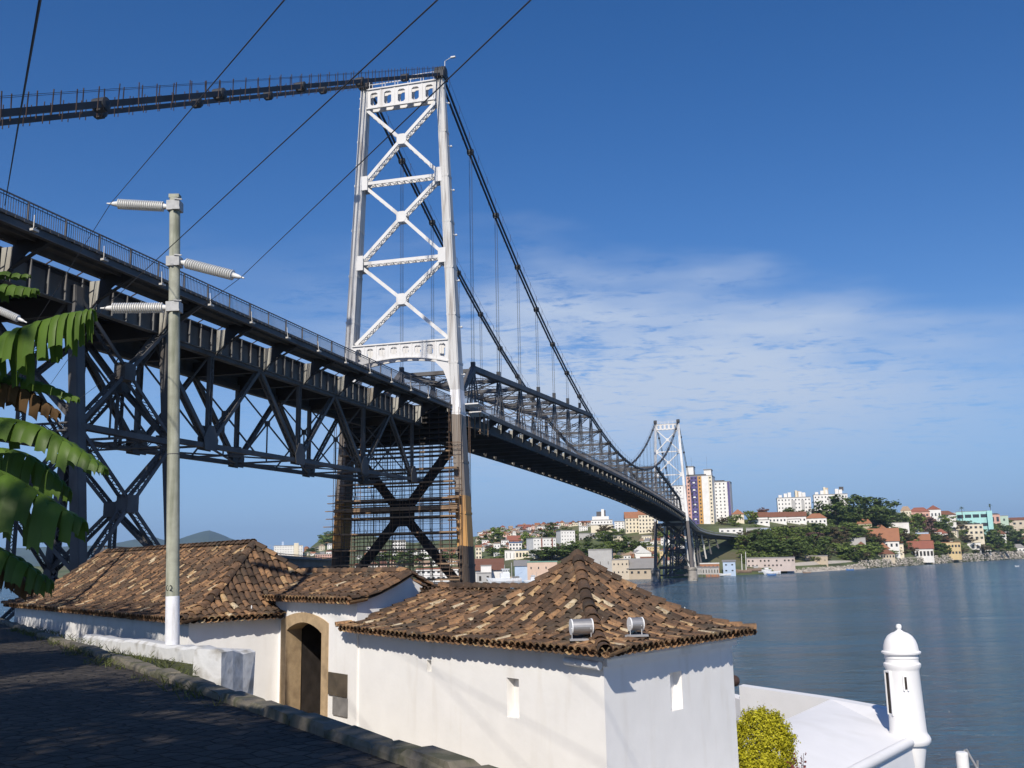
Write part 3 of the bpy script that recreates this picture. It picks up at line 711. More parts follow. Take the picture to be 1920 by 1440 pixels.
# ------------------------------------------------------------------ barrel tile roofs
PT = .215
def arc_tile(mb, a, b, eu, ra, rb, up, hollow=False, n=5):
    """half round tile from a (low end) to b (high end)"""
    sg = -1 if hollow else 1
    va = [a + eu*ra*math.cos(PI*k/n) + up*ra*.85*sg*math.sin(PI*k/n) for k in range(n+1)]
    vb = [b + eu*rb*math.cos(PI*k/n) + up*rb*.85*sg*math.sin(PI*k/n) for k in range(n+1)]
    th = up*.022
    if hollow: mb.add(va+vb, [(k, k+1, n+2+k, n+1+k) for k in range(n)])
    else:
        vi = [a + eu*(ra-.022)*math.cos(PI*k/n) + up*(ra-.022)*.85*math.sin(PI*k/n) for k in range(n+1)]
        m = n+1
        mb.add(va+vb+vi, [(k+1, k, m+k, m+k+1) for k in range(n)] + [(k, k+1, 2*m+k+1, 2*m+k) for k in range(n)])
def tint():
    r = R_.random()
    return R_.uniform(.12,.45) if r < .50 else R_.uniform(.4,.66) if r < .80 else R_.uniform(.66,.86) if r < .945 else R_.uniform(.88,1)
def roof_face(mb, sheet, E0, E1, inw, prof, kL=0, kR=0, row=.37, under=True, run=0.0):
    # run > 0: the far end runs on into the neighbouring roof, run metres further along the eave direction
    E0 = np.asarray(E0, float); E1 = np.asarray(E1, float); L = np.linalg.norm(E1-E0); eu = (E1-E0)/L
    vs = [p[0] for p in prof]; zs = [p[1] for p in prof]; vm = vs[-1]
    def P(u, v): return E0 + eu*u + inw*v + ZZ*float(np.interp(v, vs, zs))
    # sheet below the tiles
    n = 10
    for i in range(n):
        v0, v1 = max(.24, vm*i/n), max(.24, vm*(i+1)/n)
        q = [P(v0*kL, v0), P(max(v0*kL, L-v0*kR), v0), P(max(v1*kL, L-v1*kR), v1), P(v1*kL, v1)]
        sheet.quad(*[p-ZZ*.07 for p in q])
    # arc length table
    ss = np.linspace(0, vm, 60); pts = [P(0, s) for s in ss]; cum = np.concatenate([[0], np.cumsum([np.linalg.norm(pts[i+1]-pts[i]) for i in range(59)])])
    nr = max(1, int(round(cum[-1]/row)))
    nc = int(L/PT); nx = int(run/PT)
    for c in range(nc+1+nx):
        u = (c+.5)*L/(nc+1)
        for r in range(nr):
            j = R_.uniform(-.02,.02)
            if r == 0: ph = R_.uniform(-.14,.14)
            v0 = float(np.interp(cum[-1]*r/nr+(ph if r else R_.uniform(-.03,.03)), cum, ss)) - (0 if r else R_.uniform(0,.04)); v1 = float(np.interp(min(cum[-1], cum[-1]*(r+1)/nr+.06+ph), cum, ss))
            vm_ = (v0+v1)/2
            if u < vm_*kL-.02 or u > L-vm_*kR+.02: continue
            a, b = P(u+j, v0), P(u+j+R_.uniform(-.012,.012), v1); t = nrm(b-a); up = nrm(np.cross(eu, t)); up = up if up[2] > 0 else -up
            mb.cur = tint(); arc_tile(mb, a+up*(.022+R_.uniform(0,.016)), b+up*.0, eu, .107, .086, up)
            u2 = u+PT/2
            if u2 < L-vm_*kR:
                if r == 0: continue
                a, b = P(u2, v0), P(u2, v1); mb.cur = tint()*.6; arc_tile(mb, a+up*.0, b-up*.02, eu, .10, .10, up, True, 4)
    if under:
        for c in range(nc+1):
            u = (c+.5)*L/(nc+1)
            a, b = P(u, .0), P(u, .55); t = nrm(b-a); up = nrm(np.cross(eu, t)); up = up if up[2] > 0 else -up
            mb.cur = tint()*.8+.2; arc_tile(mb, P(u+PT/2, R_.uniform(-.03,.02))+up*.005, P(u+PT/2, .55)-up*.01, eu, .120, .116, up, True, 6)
            mb.cur = R_.uniform(.66,.9); p = P(u, -.012)+up*.022; k = 6
            mb.add([p+eu*.118*math.cos(PI*q/k)+up*.105*math.sin(PI*q/k) for q in range(k+1)]+[p+eu*.085*math.cos(PI*q/k)+up*.07*math.sin(PI*q/k) for q in range(k+1)], [(q, q+1, k+2+q, k+1+q) for q in range(k)])
    return P
def caps(mb, pts, r=.15, L=.42):
    pts = [np.asarray(p, float) for p in pts]
    for i in range(len(pts)-1):
        a, b = pts[i], pts[i+1]; n = max(1, int(round(np.linalg.norm(b-a)/L)))
        for k in range(n):
            p, q = lerp(a, b, k/n), lerp(a, b, (k+1.12)/n); t = nrm(q-p); s = nrm(np.cross(t, ZZ)); up = np.cross(s, t)
            mb.cur = tint()*.8; arc_tile(mb, p+up*.06+s*R_.uniform(-.015,.015), q+up*.02, s, r, r*.85, up)

def wall_holes(mb, f, L, z0, z1, holes, depth, splay=.0, backmat=None):
    """wall face f(t, inset, z) with rectangular niches"""
    ts = sorted({0, L, *[h[0] for h in holes], *[h[1] for h in holes]}); zs = sorted({z0, z1, *[h[2] for h in holes], *[h[3] for h in holes]})
    for i in range(len(ts)-1):
        for j in range(len(zs)-1):
            tm, zm = (ts[i]+ts[i+1])/2, (zs[j]+zs[j+1])/2
            if any(h[0] < tm < h[1] and h[2] < zm < h[3] for h in holes): continue
            mb.quad(f(ts[i],0,zs[j]), f(ts[i+1],0,zs[j]), f(ts[i+1],0,zs[j+1]), f(ts[i],0,zs[j+1]))
    for (a, b, c, d) in holes:
        p = [(a,c),(b,c),(b,d),(a,d)]; q = [(a+splay,c),(b-splay,c),(b-splay,d),(a+splay,d)]
        for k in range(4):
            k2 = (k+1) % 4
            mb.quad(f(p[k][0],0,p[k][1]), f(q[k][0],depth,q[k][1]), f(q[k2][0],depth,q[k2][1]), f(p[k2][0],0,p[k2][1]))
        mb.quad(*[f(x,depth,z) for x, z in q])

K0 = at(1131, 1240, 20.0) * V(1,1,0)
DL = V(-math.sin(rad(39.5)), math.cos(rad(39.5)), 0); DR = V(math.sin(rad(40.3)), math.cos(rad(40.3)), 0)
def W(t, m, z): return K0 + DL*t + DR*m + ZZ*z
GND = 5.3

# ---------------- guardhouse with pyramidal roof and its long wing
gh = thing('guardhouse', 'white guardhouse with pyramid roof of old barrel tiles and a low wing', 'guardhouse', W(3,2.7,GND))
mb = MB()
wall_holes(mb, lambda t,i,z: W(t,i,z), 6.05, GND, 8.62, [(2.68,3.11,6.98,7.83)], .22, .05)
wall_holes(mb, lambda t,i,z: W(i,t,z), 5.4, GND, 8.62, [(2.50,2.99,7.10,7.91)], .22, .04)
mb.quad(W(6.05,0,GND), W(6.05,5.4,GND), W(6.05,5.4,8.62), W(6.05,0,8.62)); mb.quad(W(0,5.4,GND), W(6.05,5.4,GND), W(6.05,5.4,8.62), W(0,5.4,8.62))
mb.quad(W(0,0,8.62), W(6.05,0,8.62), W(6.05,5.4,8.62), W(0,5.4,8.62))
mb.build('wall', M['lime'], gh)
mb = MB()
wall_holes(mb, lambda t,i,z: W(6.05+t,i+.06,z), 3.65, GND, 8.6, [(.1,.3,7.72,8.0)], .2, .02)
mb.quad(W(6.05,.06,8.6), W(9.7,.06,8.6), W(9.7,5.2,8.6), W(6.05,5.2,8.6)); mb.quad(W(9.7,5.2,GND), W(6.05,5.2,GND), W(6.05,5.2,8.6), W(9.7,5.2,8.6))
mb.build('wing_wall', M['lime'], gh)
# moulded cornice on the seaward face
mb = MB()
for (z0, z1, e) in ((8.28,8.43,.10), (8.43,8.60,.22)):
    mb.hexa([W(-e,0.01,z0), W(-e,5.4+e,z0), W(-.003,5.4+e,z0), W(-.003,.01,z0), W(-e,.01,z1), W(-e,5.4+e,z1), W(-.003,5.4+e,z1), W(-.003,.01,z1)])
mb.build('cornice', M['lime'], gh)
mb = MB(); mb.tube([W(.0,-.13,8.30), W(1.0,-.13,8.34)], .085, 12); mb.build('gutter', M['whitepaint'], gh)
rt = MB(); sh = MB()
OV = .46; ez = 8.60
prof = [(0,0), (.5,.10), (1.1,.32), (1.9,.80), (2.7,1.42), (3.18,1.86)]
Lx, Ly = 6.05+2*OV, 5.4+2*OV
apx = W(3.02, 2.7, 0)
c4 = [W(-OV,-OV,ez), W(6.05+OV,-OV,ez), W(6.05+OV,5.4+OV,ez), W(-OV,5.4+OV,ez)]
faces = [(c4[1], c4[0], DR), (c4[0], c4[3], DL), (c4[3], c4[2], -DR), (c4[2], c4[1], -DL)]
for i, (a, b, inw) in enumerate(faces):
    L = np.linalg.norm(b-a); ih = nrm(np.cross(ZZ, (b-a))); ih = ih if ih@inw > 0 else -ih
    D = abs((apx-a)@ih); u0 = (apx-a)@nrm(b-a)
    pf = [(v*D/3.18, z) for v, z in prof]
    roof_face(rt, sh, a, b, ih, pf, u0/D, (L-u0)/D, under=(i < 2))
    hp = []
    for v, z in prof: f = v/3.18; hp.append(lerp(a*V(1,1,0), apx, f) + ZZ*(ez+z))
    caps(rt, hp, .16)
rt.cur = .3; rt.lathe(apx+ZZ*(ez+1.80), [(.22,0),(.2,.12),(.13,.2),(.04,.26)], 10)
roof = rt.build('roof', M['tile'], gh, True); sh.build('roof_boarding', M['wood_opening_shade'], gh)
rt = MB(); sh = MB()
E0, E1 = W(10.25,-.40,8.66), W(6.15,-.40,8.60)
wp = [(0,0), (.5,.09), (1.2,.31), (2.2,.69), (3.15,1.03)]
ih = nrm(np.cross(ZZ, DL)); ih = ih if ih@DR > 0 else -ih
roof_face(rt, sh, E0, E1, ih, wp, .38, -.98, run=3.2)
tp = [W(9.0,2.78,9.66), W(3.2,2.78,9.64)]
caps(rt, tp, .15)
roof_face(rt, sh, W(5.6,5.6,8.6), W(9.7,5.6,8.6), -ih, wp, 0, 0, under=False)
vg = [E0 + DL*0 + (ih*v - DL*v*.38) + ZZ*z for v, z in wp]; caps(rt, vg, .13)
rt.build('roof', M['tile'], gh, True); sh.build('roof_boarding', M['wood_opening_shade'], gh)

# ---------------- gatehouse
ga = thing('gatehouse', 'white gatehouse with low tiled roof and sandstone framed arched doorway', 'gatehouse', W(13,1.8,GND))
t0, t1, ti0, ti1 = 11.30, 14.33, 11.69, 13.94
def outl(ta, tb, zs, rise, n=10): return [(lerp(ta, tb, k/n), zs + rise*math.sin(PI*k/n)**.8) for k in range(n+1)]
arch_o = outl(t0, t1, 8.72, .27); arch_i = outl(ti0, ti1, 8.42, .28)
mb = MB(); zt = 9.42
mb.quad(W(9.7,0,GND), W(t0,0,GND), W(t0,0,zt), W(9.7,0,zt)); mb.quad(W(t1,0,GND), W(16.5,0,GND), W(16.5,0,zt), W(t1,0,zt))
for (a, b) in zip(arch_o[:-1], arch_o[1:]): mb.quad(W(a[0],0,a[1]), W(b[0],0,b[1]), W(b[0],0,zt), W(a[0],0,zt))
mb.quad(W(16.5,0,GND), W(16.5,3.7,GND), W(16.5,3.7,zt), W(16.5,0,zt)); mb.quad(W(9.7,3.7,GND), W(16.5,3.7,GND), W(16.5,3.7,zt), W(9.7,3.7,zt))
gp = [(0,9.40), (.5,9.46), (1.0,9.62), (1.45,9.86), (1.82,10.12), (2.2,9.86), (2.7,9.62), (3.2,9.46), (3.7,9.40)]
for (a, b) in zip(gp[:-1], gp[1:]): mb.quad(W(9.7,a[0],GND), W(9.7,b[0],GND), W(9.7,b[0],b[1]), W(9.7,a[0],a[1]))
mb.build('wall', M['lime'], ga)
mb = MB()                                                        # stone frame: jambs and arch with a deep reveal
pr = .03; dp = .55
def ring(ao, ai):
    for k in range(len(ao)-1):
        a, b, c, d = ao[k], ao[k+1], ai[k+1], ai[k]
        mb.quad(W(a[0],-pr,a[1]), W(b[0],-pr,b[1]), W(c[0],-pr,c[1]), W(d[0],-pr,d[1]))
        mb.quad(W(d[0],-pr,d[1]), W(c[0],-pr,c[1]), W(c[0],dp,c[1]), W(d[0],dp,d[1]))
        mb.quad(W(a[0],-pr,a[1]), W(b[0],-pr,b[1]), W(b[0],0.002,b[1]), W(a[0],0.002,a[1]))
ring(arch_o, arch_i)
for (o, i, zo, zi) in ((t0, ti0, 8.72, 8.42), (t1, ti1, 8.72, 8.42)):
    mb.quad(W(o,-pr,GND), W(i,-pr,GND), W(i,-pr,zi), W(o,-pr,zo)); mb.quad(W(i,-pr,GND), W(i,dp,GND), W(i,dp,zi), W(i,-pr,zi)); mb.quad(W(o,-pr,GND), W(o,.002,GND), W(o,.002,zo), W(o,-pr,zo))
mb.build('door_frame', M['sand'], ga)
mb = MB()
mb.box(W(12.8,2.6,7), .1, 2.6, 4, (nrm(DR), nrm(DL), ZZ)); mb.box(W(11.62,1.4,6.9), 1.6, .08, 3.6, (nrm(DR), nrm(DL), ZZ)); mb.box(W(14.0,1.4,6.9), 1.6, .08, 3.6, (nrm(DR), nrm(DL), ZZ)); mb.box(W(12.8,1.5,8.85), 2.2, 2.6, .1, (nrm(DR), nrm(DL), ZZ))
mb.build('passage', M['wood_opening_shade'], ga)
mb = MB(); mb.box(W(11.95,1.0,7.0), .95, .09, 3.1, (nrm(DR*.75+DL*.3), nrm(DL*.75-DR*.3), ZZ)); mb.build('door', M['wood_opening_shade'], ga)
rt = MB(); sh = MB()
gr = [(0,0), (.5,.07), (1.0,.20), (1.6,.44), (2.15,.72)]
roof_face(rt, sh, W(17.0,-.36,9.40), W(9.62,-.36,9.40), ih, gr); roof_face(rt, sh, W(9.62,4.0,9.40), W(17.0,4.0,9.40), -ih, gr, under=False)
caps(rt, [W(17.0,1.84,10.12), W(9.6,1.84,10.12)], .15); caps(rt, [W(9.62,-.34,9.42), W(9.62,.3,9.52), W(9.62,.9,9.72), W(9.62,1.84,10.12)], .12); caps(rt, [W(9.62,4,9.42), W(9.62,2.8,9.68), W(9.62,1.84,10.12)], .12)
rt.build('roof', M['tile'], ga, True); sh.build('roof_boarding', M['wood_opening_shade'], ga)
mb = MB(); mb.box(W(10.70,-.03,7.06), .04, 1.05, .62, (nrm(DR), nrm(DL), ZZ)); tag(mb.build('plaque', M['plaque'], None, loc=W(10.7,-.03,7.0)), 'dark bronze plaque fixed on the white wall right of the doorway', 'plaque')
mb = MB(); mb.box(W(10.55,-.03,6.48), .04, .80, .50, (nrm(DR), nrm(DL), ZZ)); tag(mb.build('plaque', M['plaque2'], None, loc=W(10.5,-.03,6.4)), 'smaller grey stone plaque directly below the bronze one', 'plaque')

# ---------------- barracks on the left, hipped roof
A_ = at(337, 1165, 28.7); az_ = float(A_[2])
bl, bw = 21.5, 6.3
Dd = nrm(DL); Dp = nrm(np.cross(ZZ, DL)); Dp = Dp if Dp@DR > 0 else -Dp
A2 = V(A_[0], A_[1], 0) + Dd*.45 + Dp*.45
def Q(t, m, z): return A2 + Dd*t + Dp*m + ZZ*z
ba = thing('barracks', 'long white barracks with hipped barrel tile roof left of the gatehouse', 'barracks', Q(8,3,GND))
mb = MB(); zt = az_+.02
for (a, b) in (((0,0),(bl,0)), ((bl,0),(bl,bw)), ((bl,bw),(0,bw)), ((0,bw),(0,0))): mb.quad(Q(*a,GND), Q(*b,GND), Q(*b,zt), Q(*a,zt))
mb.quad(Q(0,0,zt), Q(bl,0,zt), Q(bl,bw,zt), Q(0,bw,zt))
mb.build('wall', M['lime'], ba)
rt = MB(); sh = MB(); o = .45; D = bw/2+o
pf = [(0,0), (.5,.10), (1.2,.40), (2.2,1.10), (D,2.28)]
hipk = 1.0
roof_face(rt, sh, Q(bl+o,-o,az_), Q(-o,-o,az_), Dp, pf, .85, .85); roof_face(rt, sh, Q(-o,-o,az_), Q(-o,bw+o,az_), Dd, [(v*.85, z) for v, z in pf], 1/.85, 1/.85)
roof_face(rt, sh, Q(-o,bw+o,az_), Q(bl+o,bw+o,az_), -Dp, pf, .85, .85, under=False); roof_face(rt, sh, Q(bl+o,bw+o,az_), Q(bl+o,-o,az_), -Dd, [(v*.85, z) for v, z in pf], 1/.85, 1/.85, under=False)
for (bt, bm, st, sm) in ((-o,-o,1,1), (-o,bw+o,1,-1), (bl+o,-o,-1,1), (bl+o,bw+o,-1,-1)):
    caps(rt, [Q(bt+st*v*.85, bm+sm*v, az_+z) for v, z in pf], .16)
caps(rt, [Q(-o+D*.85, bw/2, az_+2.28), Q(bl+o-D*.85, bw/2, az_+2.28)], .16)
rt.build('roof', M['tile'], ba, True); sh.build('roof_boarding', M['wood_opening_shade'], ba)
# link wall between barracks and gate
mb = MB(); mb.hexa([W(15.2,-.02,GND), W(17.2,-.02,GND), W(17.2,.5,GND), W(15.2,.5,GND), W(15.2,-.02,9.0), W(17.2,-.02,9.0), W(17.2,.5,9.0), W(15.2,.5,9.0)]); mb.build('link_wall', M['lime'], ba)

# ---------------- floodlights standing on the tiles
def flood(px, py, y, r, L, lbl, ax):
    p = at(px, py, y); t = thing('floodlight', lbl, 'floodlight', p-ZZ*.25, 0, 'metal floodlights on the tiled roof')
    a = nrm(ax); mb = MB(); mb.lathe(p-a*L/2, [(r*.97,0),(r,.015),(r,L-.015),(r*.97,L)], 24, a); mb.build('housing', M['metal'], t, False)
    for q in (-.46, .46):
        mb = MB(); mb.tube([p+a*L*q-ZZ*(r+.1), p+a*L*q-ZZ*r*.2-sight(px,py)*r*1.0], .012, 5); mb.lathe(p+a*L*(q*1.06)-a*.012, [(r*1.05,0),(r*1.05,.024)], 24, a); mb.build('bracket', M['whitepaint'], t)
    mb = MB(); mb.box(p-ZZ*(r+.1), .5, .2, .04); mb.build('base_plate', M['metal'], t)
AX = V(.985,.17,0)
flood(1090, 1175, 20.4, .155, .44, 'large horizontal metal floodlight drum at the front corner of the roof', AX)
flood(1192, 1170, 20.9, .135, .28, 'smaller metal floodlight drum on the right slope of the roof', V(.97,.25,0))
p = at(1297, 1147, 24.8); t = thing('floodlight', 'round backed white floodlight at the far edge of the roof, against the water', 'floodlight', p-ZZ*.2, 0, 'metal floodlights on the tiled roof')
mb = MB(); mb.lathe(p-V(.09,0,0), [(.15,0),(.15,.10),(.12,.17),(.05,.21)], 18, V(1,0,0)); mb.build('housing', M['metal'], t); mb = MB(); mb.bar(p-V(.17,0,.2), p-V(.17,0,-.12), .02, .02); mb.bar(p-V(.17,0,.2), p-V(0,0,.2), .02, .02); mb.build('bracket', M['whitepaint'], t)
p = at(472, 1135, 30.6); t = thing('floodlight', 'small white floodlight box on the barracks eave beside the gatehouse', 'floodlight', p-ZZ*.3, 0, 'metal floodlights on the tiled roof')
mb = MB(); mb.lathe(p-V(.14,0,0), [(.14,0),(.15,.03),(.15,.28)], 16, V(1,0,0)); mb.build('housing', M['whitepaint'], t); mb = MB(); mb.bar(p-ZZ*.35, p, .03, .03); mb.build('bracket', M['whitepaint'], t)

# ---------------- parapet of the fort and its sentry box
S_ = at(1704, 1385, 33.0); S0 = V(S_[0], S_[1], 0)
zc = 5.0
fw = thing('fort_parapet', 'white fort parapet with broad sloping top running to the sentry box', 'parapet wall', V(S0[0]-3, S0[1]-2, 0))
crest = [atz(1705,1338,zc), atz(1557,1311,zc), atz(1476,1348,zc), atz(1476,1348,zc)+nrm(atz(1476,1348,zc)-atz(1557,1311,zc))*14]
oz = float(S_[2])+.08
out = [S_+ZZ*.08+V(.7,.5,0), S_+ZZ*.08+V(-.15,-.5,0), atz(1600,1441,oz), atz(1600,1441,oz)+nrm(atz(1600,1441,oz)-S_)*14]
mb = MB(); n = 12
def prof_pt(a, b, f, bulge):
    p = lerp(a, b, f); p = p.copy(); p[2] = lerp(a[2], b[2], f) + .30*bulge*math.sin(PI*f)*(1-f*.3); return p
rows = []
for k in range(1, 3):
    for i in range(8):
        a = lerp(crest[k], crest[k+1], i/8); b = lerp(out[k], out[k+1], i/8); rows.append([prof_pt(a, b, f/n, min(1, (k-1)+i/8)) for f in range(n+1)])
rows.append([prof_pt(crest[3], out[3], f/n, 1) for f in range(n+1)])
vs = [p for r in rows for p in r]; w = n+1
mb.add(vs, [(i*w+j, (i+1)*w+j, (i+1)*w+j+1, i*w+j+1) for i in range(len(rows)-1) for j in range(n)])
mb.add([crest[0], crest[1], out[1], out[0]], [(0,1,2),(0,2,3)]); mb.build('sloping_top', M['lime2'], fw, True)
mb = MB(); e = [r[-1] for r in rows]; ie = [r[0] for r in rows]
mb.tube([p-ZZ*.08 for p in e], .16, 10); mb.build('cordon', M['lime2'], fw, True)
mb = MB()
for a, b in zip(e[:-1], e[1:]): mb.quad(a-ZZ*.1, b-ZZ*.1, V(b[0]+.5,b[1]-.3,-1.5), V(a[0]+.5,a[1]-.3,-1.5))
for a, b in zip(ie[:-1], ie[1:]): mb.quad(a, b, V(b[0],b[1],GND-3), V(a[0],a[1],GND-3))
mb.build('outer_wall', M['lime2'], fw)
far = [atz(1700,1337,zc), atz(1669,1331,zc), atz(1557,1311,zc), atz(1386,1286,zc), atz(1386,1286,zc)+nrm(atz(1386,1286,zc)-atz(1557,1311,zc))*.01]
bk = nrm(V(.4,.92,0))
mb = MB()
for a, b in zip(far[:-1], far[1:]):
    mb.hexa([V(a[0],a[1],1.5), V(b[0],b[1],1.5), V(b[0],b[1],-1.5)+bk*1.5, V(a[0],a[1],-1.5)+bk*1.5, a, b, b+bk*1.0-ZZ*.05, a+bk*1.0-ZZ*.05])
ext = atz(1374,1299,zc-.55)
a = far[3]; b = ext + nrm(ext-far[2])*9; b[2] = ext[2]
mb.hexa([V(a[0],a[1],1.5), V(b[0],b[1],1.5), V(b[0],b[1],-1.5)+bk*1.5, V(a[0],a[1],-1.5)+bk*1.5, V(a[0],a[1],zc-.55), b, b+bk*1.0, V(a[0],a[1],zc-.55)+bk*1.0])
mb.build('inner_wall', M['lime2'], fw)
sb = thing('sentry_box', 'round white domed sentry box on the corner of the fort parapet above the water', 'sentry box', S0+ZZ*2)
def zy(y): return EYE-(y-1037)*33/1800
mb = MB(); z = lambda y: zy(y)-zy(1385)+float(S_[2])-zy(1385)*0
base = float(S_[2])
h = lambda y: (1385-y)*31.4/1800
prof = [(.08,-2.3),(.30,-1.6),(.56,-.35),(.60,-.16),(.70,-.14),(.76,-.05),(.765,.03),(.72,.12),(.655,.2),(.64,.3),(.575,h(1262)),(.60,h(1258)),(.655,h(1253)),(.655,h(1249)),(.585,h(1246)),(.575,h(1240)),(.60,h(1238.5)),(.60,h(1236)),(.575,h(1235)),(.60,h(1232)),(.69,h(1230)),(.70,h(1227)),(.625,h(1225)),(.60,h(1215)),(.55,h(1207)),(.44,h(1198)),(.30,h(1193)),(.17,h(1190.5)),(.10,h(1188)),(.055,h(1186)),(.09,h(1184)),(.105,h(1181)),(.08,h(1177)),(.02,h(1176))]
prof = [(r*.89, z) for r, z in prof]
mb.lathe(V(S0[0],S0[1],base), prof, 40); mb.build('turret', M['lime2'], sb, True)
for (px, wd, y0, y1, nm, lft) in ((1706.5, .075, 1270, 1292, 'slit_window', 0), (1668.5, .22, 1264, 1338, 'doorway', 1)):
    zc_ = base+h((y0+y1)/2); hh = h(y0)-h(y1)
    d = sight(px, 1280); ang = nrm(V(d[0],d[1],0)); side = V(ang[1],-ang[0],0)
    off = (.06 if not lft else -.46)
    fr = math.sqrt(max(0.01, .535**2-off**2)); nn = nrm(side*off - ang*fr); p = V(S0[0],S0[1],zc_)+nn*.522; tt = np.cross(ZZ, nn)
    mb = MB(); mb.box(p, wd, .08, hh, (tt, nn, ZZ)); mb.build(nm, M['wood_opening_shade'], sb)  # solid dark block in place of the shade inside the opening
    mb = MB(); q = p+nn*.02
    for k in (-1, 1): mb.box(q+tt*k*(wd/2+.025), .05, .09, hh+.1, (tt, nn, ZZ))
    mb.box(q+ZZ*(hh/2+.025), wd, .09, .05, (tt, nn, ZZ)); mb.build('frame', M['lime2'], sb)
# cannon on the parapet
p = at(1379, 1276, 35.5); cn = thing('cannon', 'old iron cannon barrel peeking out behind the guardhouse wall', 'cannon', p-ZZ*.5)
a = nrm(V(.75,.6,.06)); mb = MB(); mb.lathe(p-a*1.75, [(.05,-.2),(.09,-.14),(.06,-.05),(.2,0),(.21,.25),(.185,.3),(.15,1.5),(.19,1.6),(.2,1.72),(.17,1.78),(.08,1.78),(.08,1.5)], 18, a); mb.build('barrel', M['iron'], cn, True)
mb = MB(); mb.box(p-a*1.2-ZZ*.3, 1.2, .4, .35, (a, nrm(np.cross(ZZ,a)), ZZ)); mb.build('carriage', M['whitepaint'], cn)
# white post with a bent handrail at the lower right
p = at(1806, 1440, 27.0); po = thing('railing_post', 'white round post with bent metal handrail at the lower right by the water', 'railing post', p-ZZ*1.4)
mb = MB(); mb.lathe(p-ZZ*3.5, [(.155,0),(.155,3.86),(.14,3.9),(.12,3.91)], 20); mb.build('post', M['whitepaint'], po, False)
mb = MB(); q = at(1808, 1407, 27.1); mb.tube([q-ZZ*.3, q, at(1812,1405,27.05), at(1832,1440,26.6), at(1870,1500,26.0)], .028, 8); mb.tube([at(1833,1426,26.7), at(1833,1460,26.7)], .03, 6); mb.build('handrail', M['metal'], po)

# ------------------------------------------------------------------ road, kerb, yard
def road_z(y): return 8.8 - .012*y
KD = nrm(V(-.537,.843,0)); KN = V(KD[1],-KD[0],0)
def kerb_pt(y): return V(.06-.637*(y-7), y, 0)
kA, kB = kerb_pt(-14), kerb_pt(70)
mb = MB()
nL = 40
for i in range(nL):
    a, b = lerp(kA, kB, i/nL), lerp(kA, kB, (i+1)/nL)
    for (w0, w1) in ((0,6),(6,12),(12,40)):
        p = [a-KN*w0, b-KN*w0, b-KN*w1, a-KN*w1]; mb.add([V(q[0],q[1],road_z(q[1])) for q in p], [(0,1,2,3)])
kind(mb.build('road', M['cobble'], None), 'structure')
mb = MB(); s = 0.0
LK = np.linalg.norm(kB-kA)
kb = thing('kerb', 'rough granite kerb of worn blocks along the edge of the shaded cobbled street', 'kerb', kerb_pt(8)+ZZ*8.7)
while s < LK-1:
    l = R_.uniform(.55,1.25); a = kA+KD*s; y = a[1]; c = a+KD*l/2+KN*(.17+R_.uniform(-.03,.03))
    hgt = R_.uniform(.07,.13); z = road_z(c[1]); j = lambda: R_.uniform(-.035,.035)
    wv = .15
    pts = [c-KD*(l/2-.012)-KN*wv, c+KD*(l/2-.012)-KN*wv, c+KD*(l/2-.012)+KN*wv, c-KD*(l/2-.012)+KN*wv]
    lo = [q+ZZ*(z-.25) for q in pts]; up = [q+ZZ*(z+hgt-.05)+V(j(),j(),j()*.4) for q in pts]; tp = [c+(q-c)*.8+ZZ*(z+hgt+j()*.3) for q in pts]
    mb.add(lo+up+tp, [(0,1,5,4),(1,2,6,5),(2,3,7,6),(3,0,4,7),(4,5,9,8),(5,6,10,9),(6,7,11,10),(7,4,8,11),(8,9,10,11)])
    s += l
mb.build('kerb_blocks', M['kerbstone'], kb)
mb = MB(); mb.quad(kA+KN*.3+ZZ*9.0, kB+KN*.3+ZZ*7.8, kB+KN*.5+ZZ*3, kA+KN*.5+ZZ*3); kind(mb.build('bank', M['soil'], None), 'structure')
# yard of the fort and near shore
shore = [V(-90,-40,0), V(22,-40,0), V(18,4,0), V(11.3,18,0), V(12.0,26,0), V(13.2,33.5,0), V(7,40,0), V(-4,62,0), V(-14,128,0), V(-40,140,0), V(-120,120,0)]
cy = V(-25,30,0)
mb = MB(); ring1 = [cy+(p-cy)*.93 for p in shore]; n = len(shore)
mb.add([p+ZZ*2.8 for p in ring1]+[p-ZZ*1.5 for p in shore], [tuple(range(n))]+[(i,(i+1)%n,n+(i+1)%n,n+i) for i in range(n)])
kind(mb.build('yard', M['soil'], None), 'structure')
mb = MB(); fl = [W(.05,-3,GND-.02), W(30,-3,GND-.02), W(30,9,GND-.02), W(16,9,GND-.02), W(.05,5,GND-.02)]; mb.prism([p-ZZ*2.6 for p in fl], ZZ*2.6); kind(mb.build('terrace', M['soil'], None), 'structure')
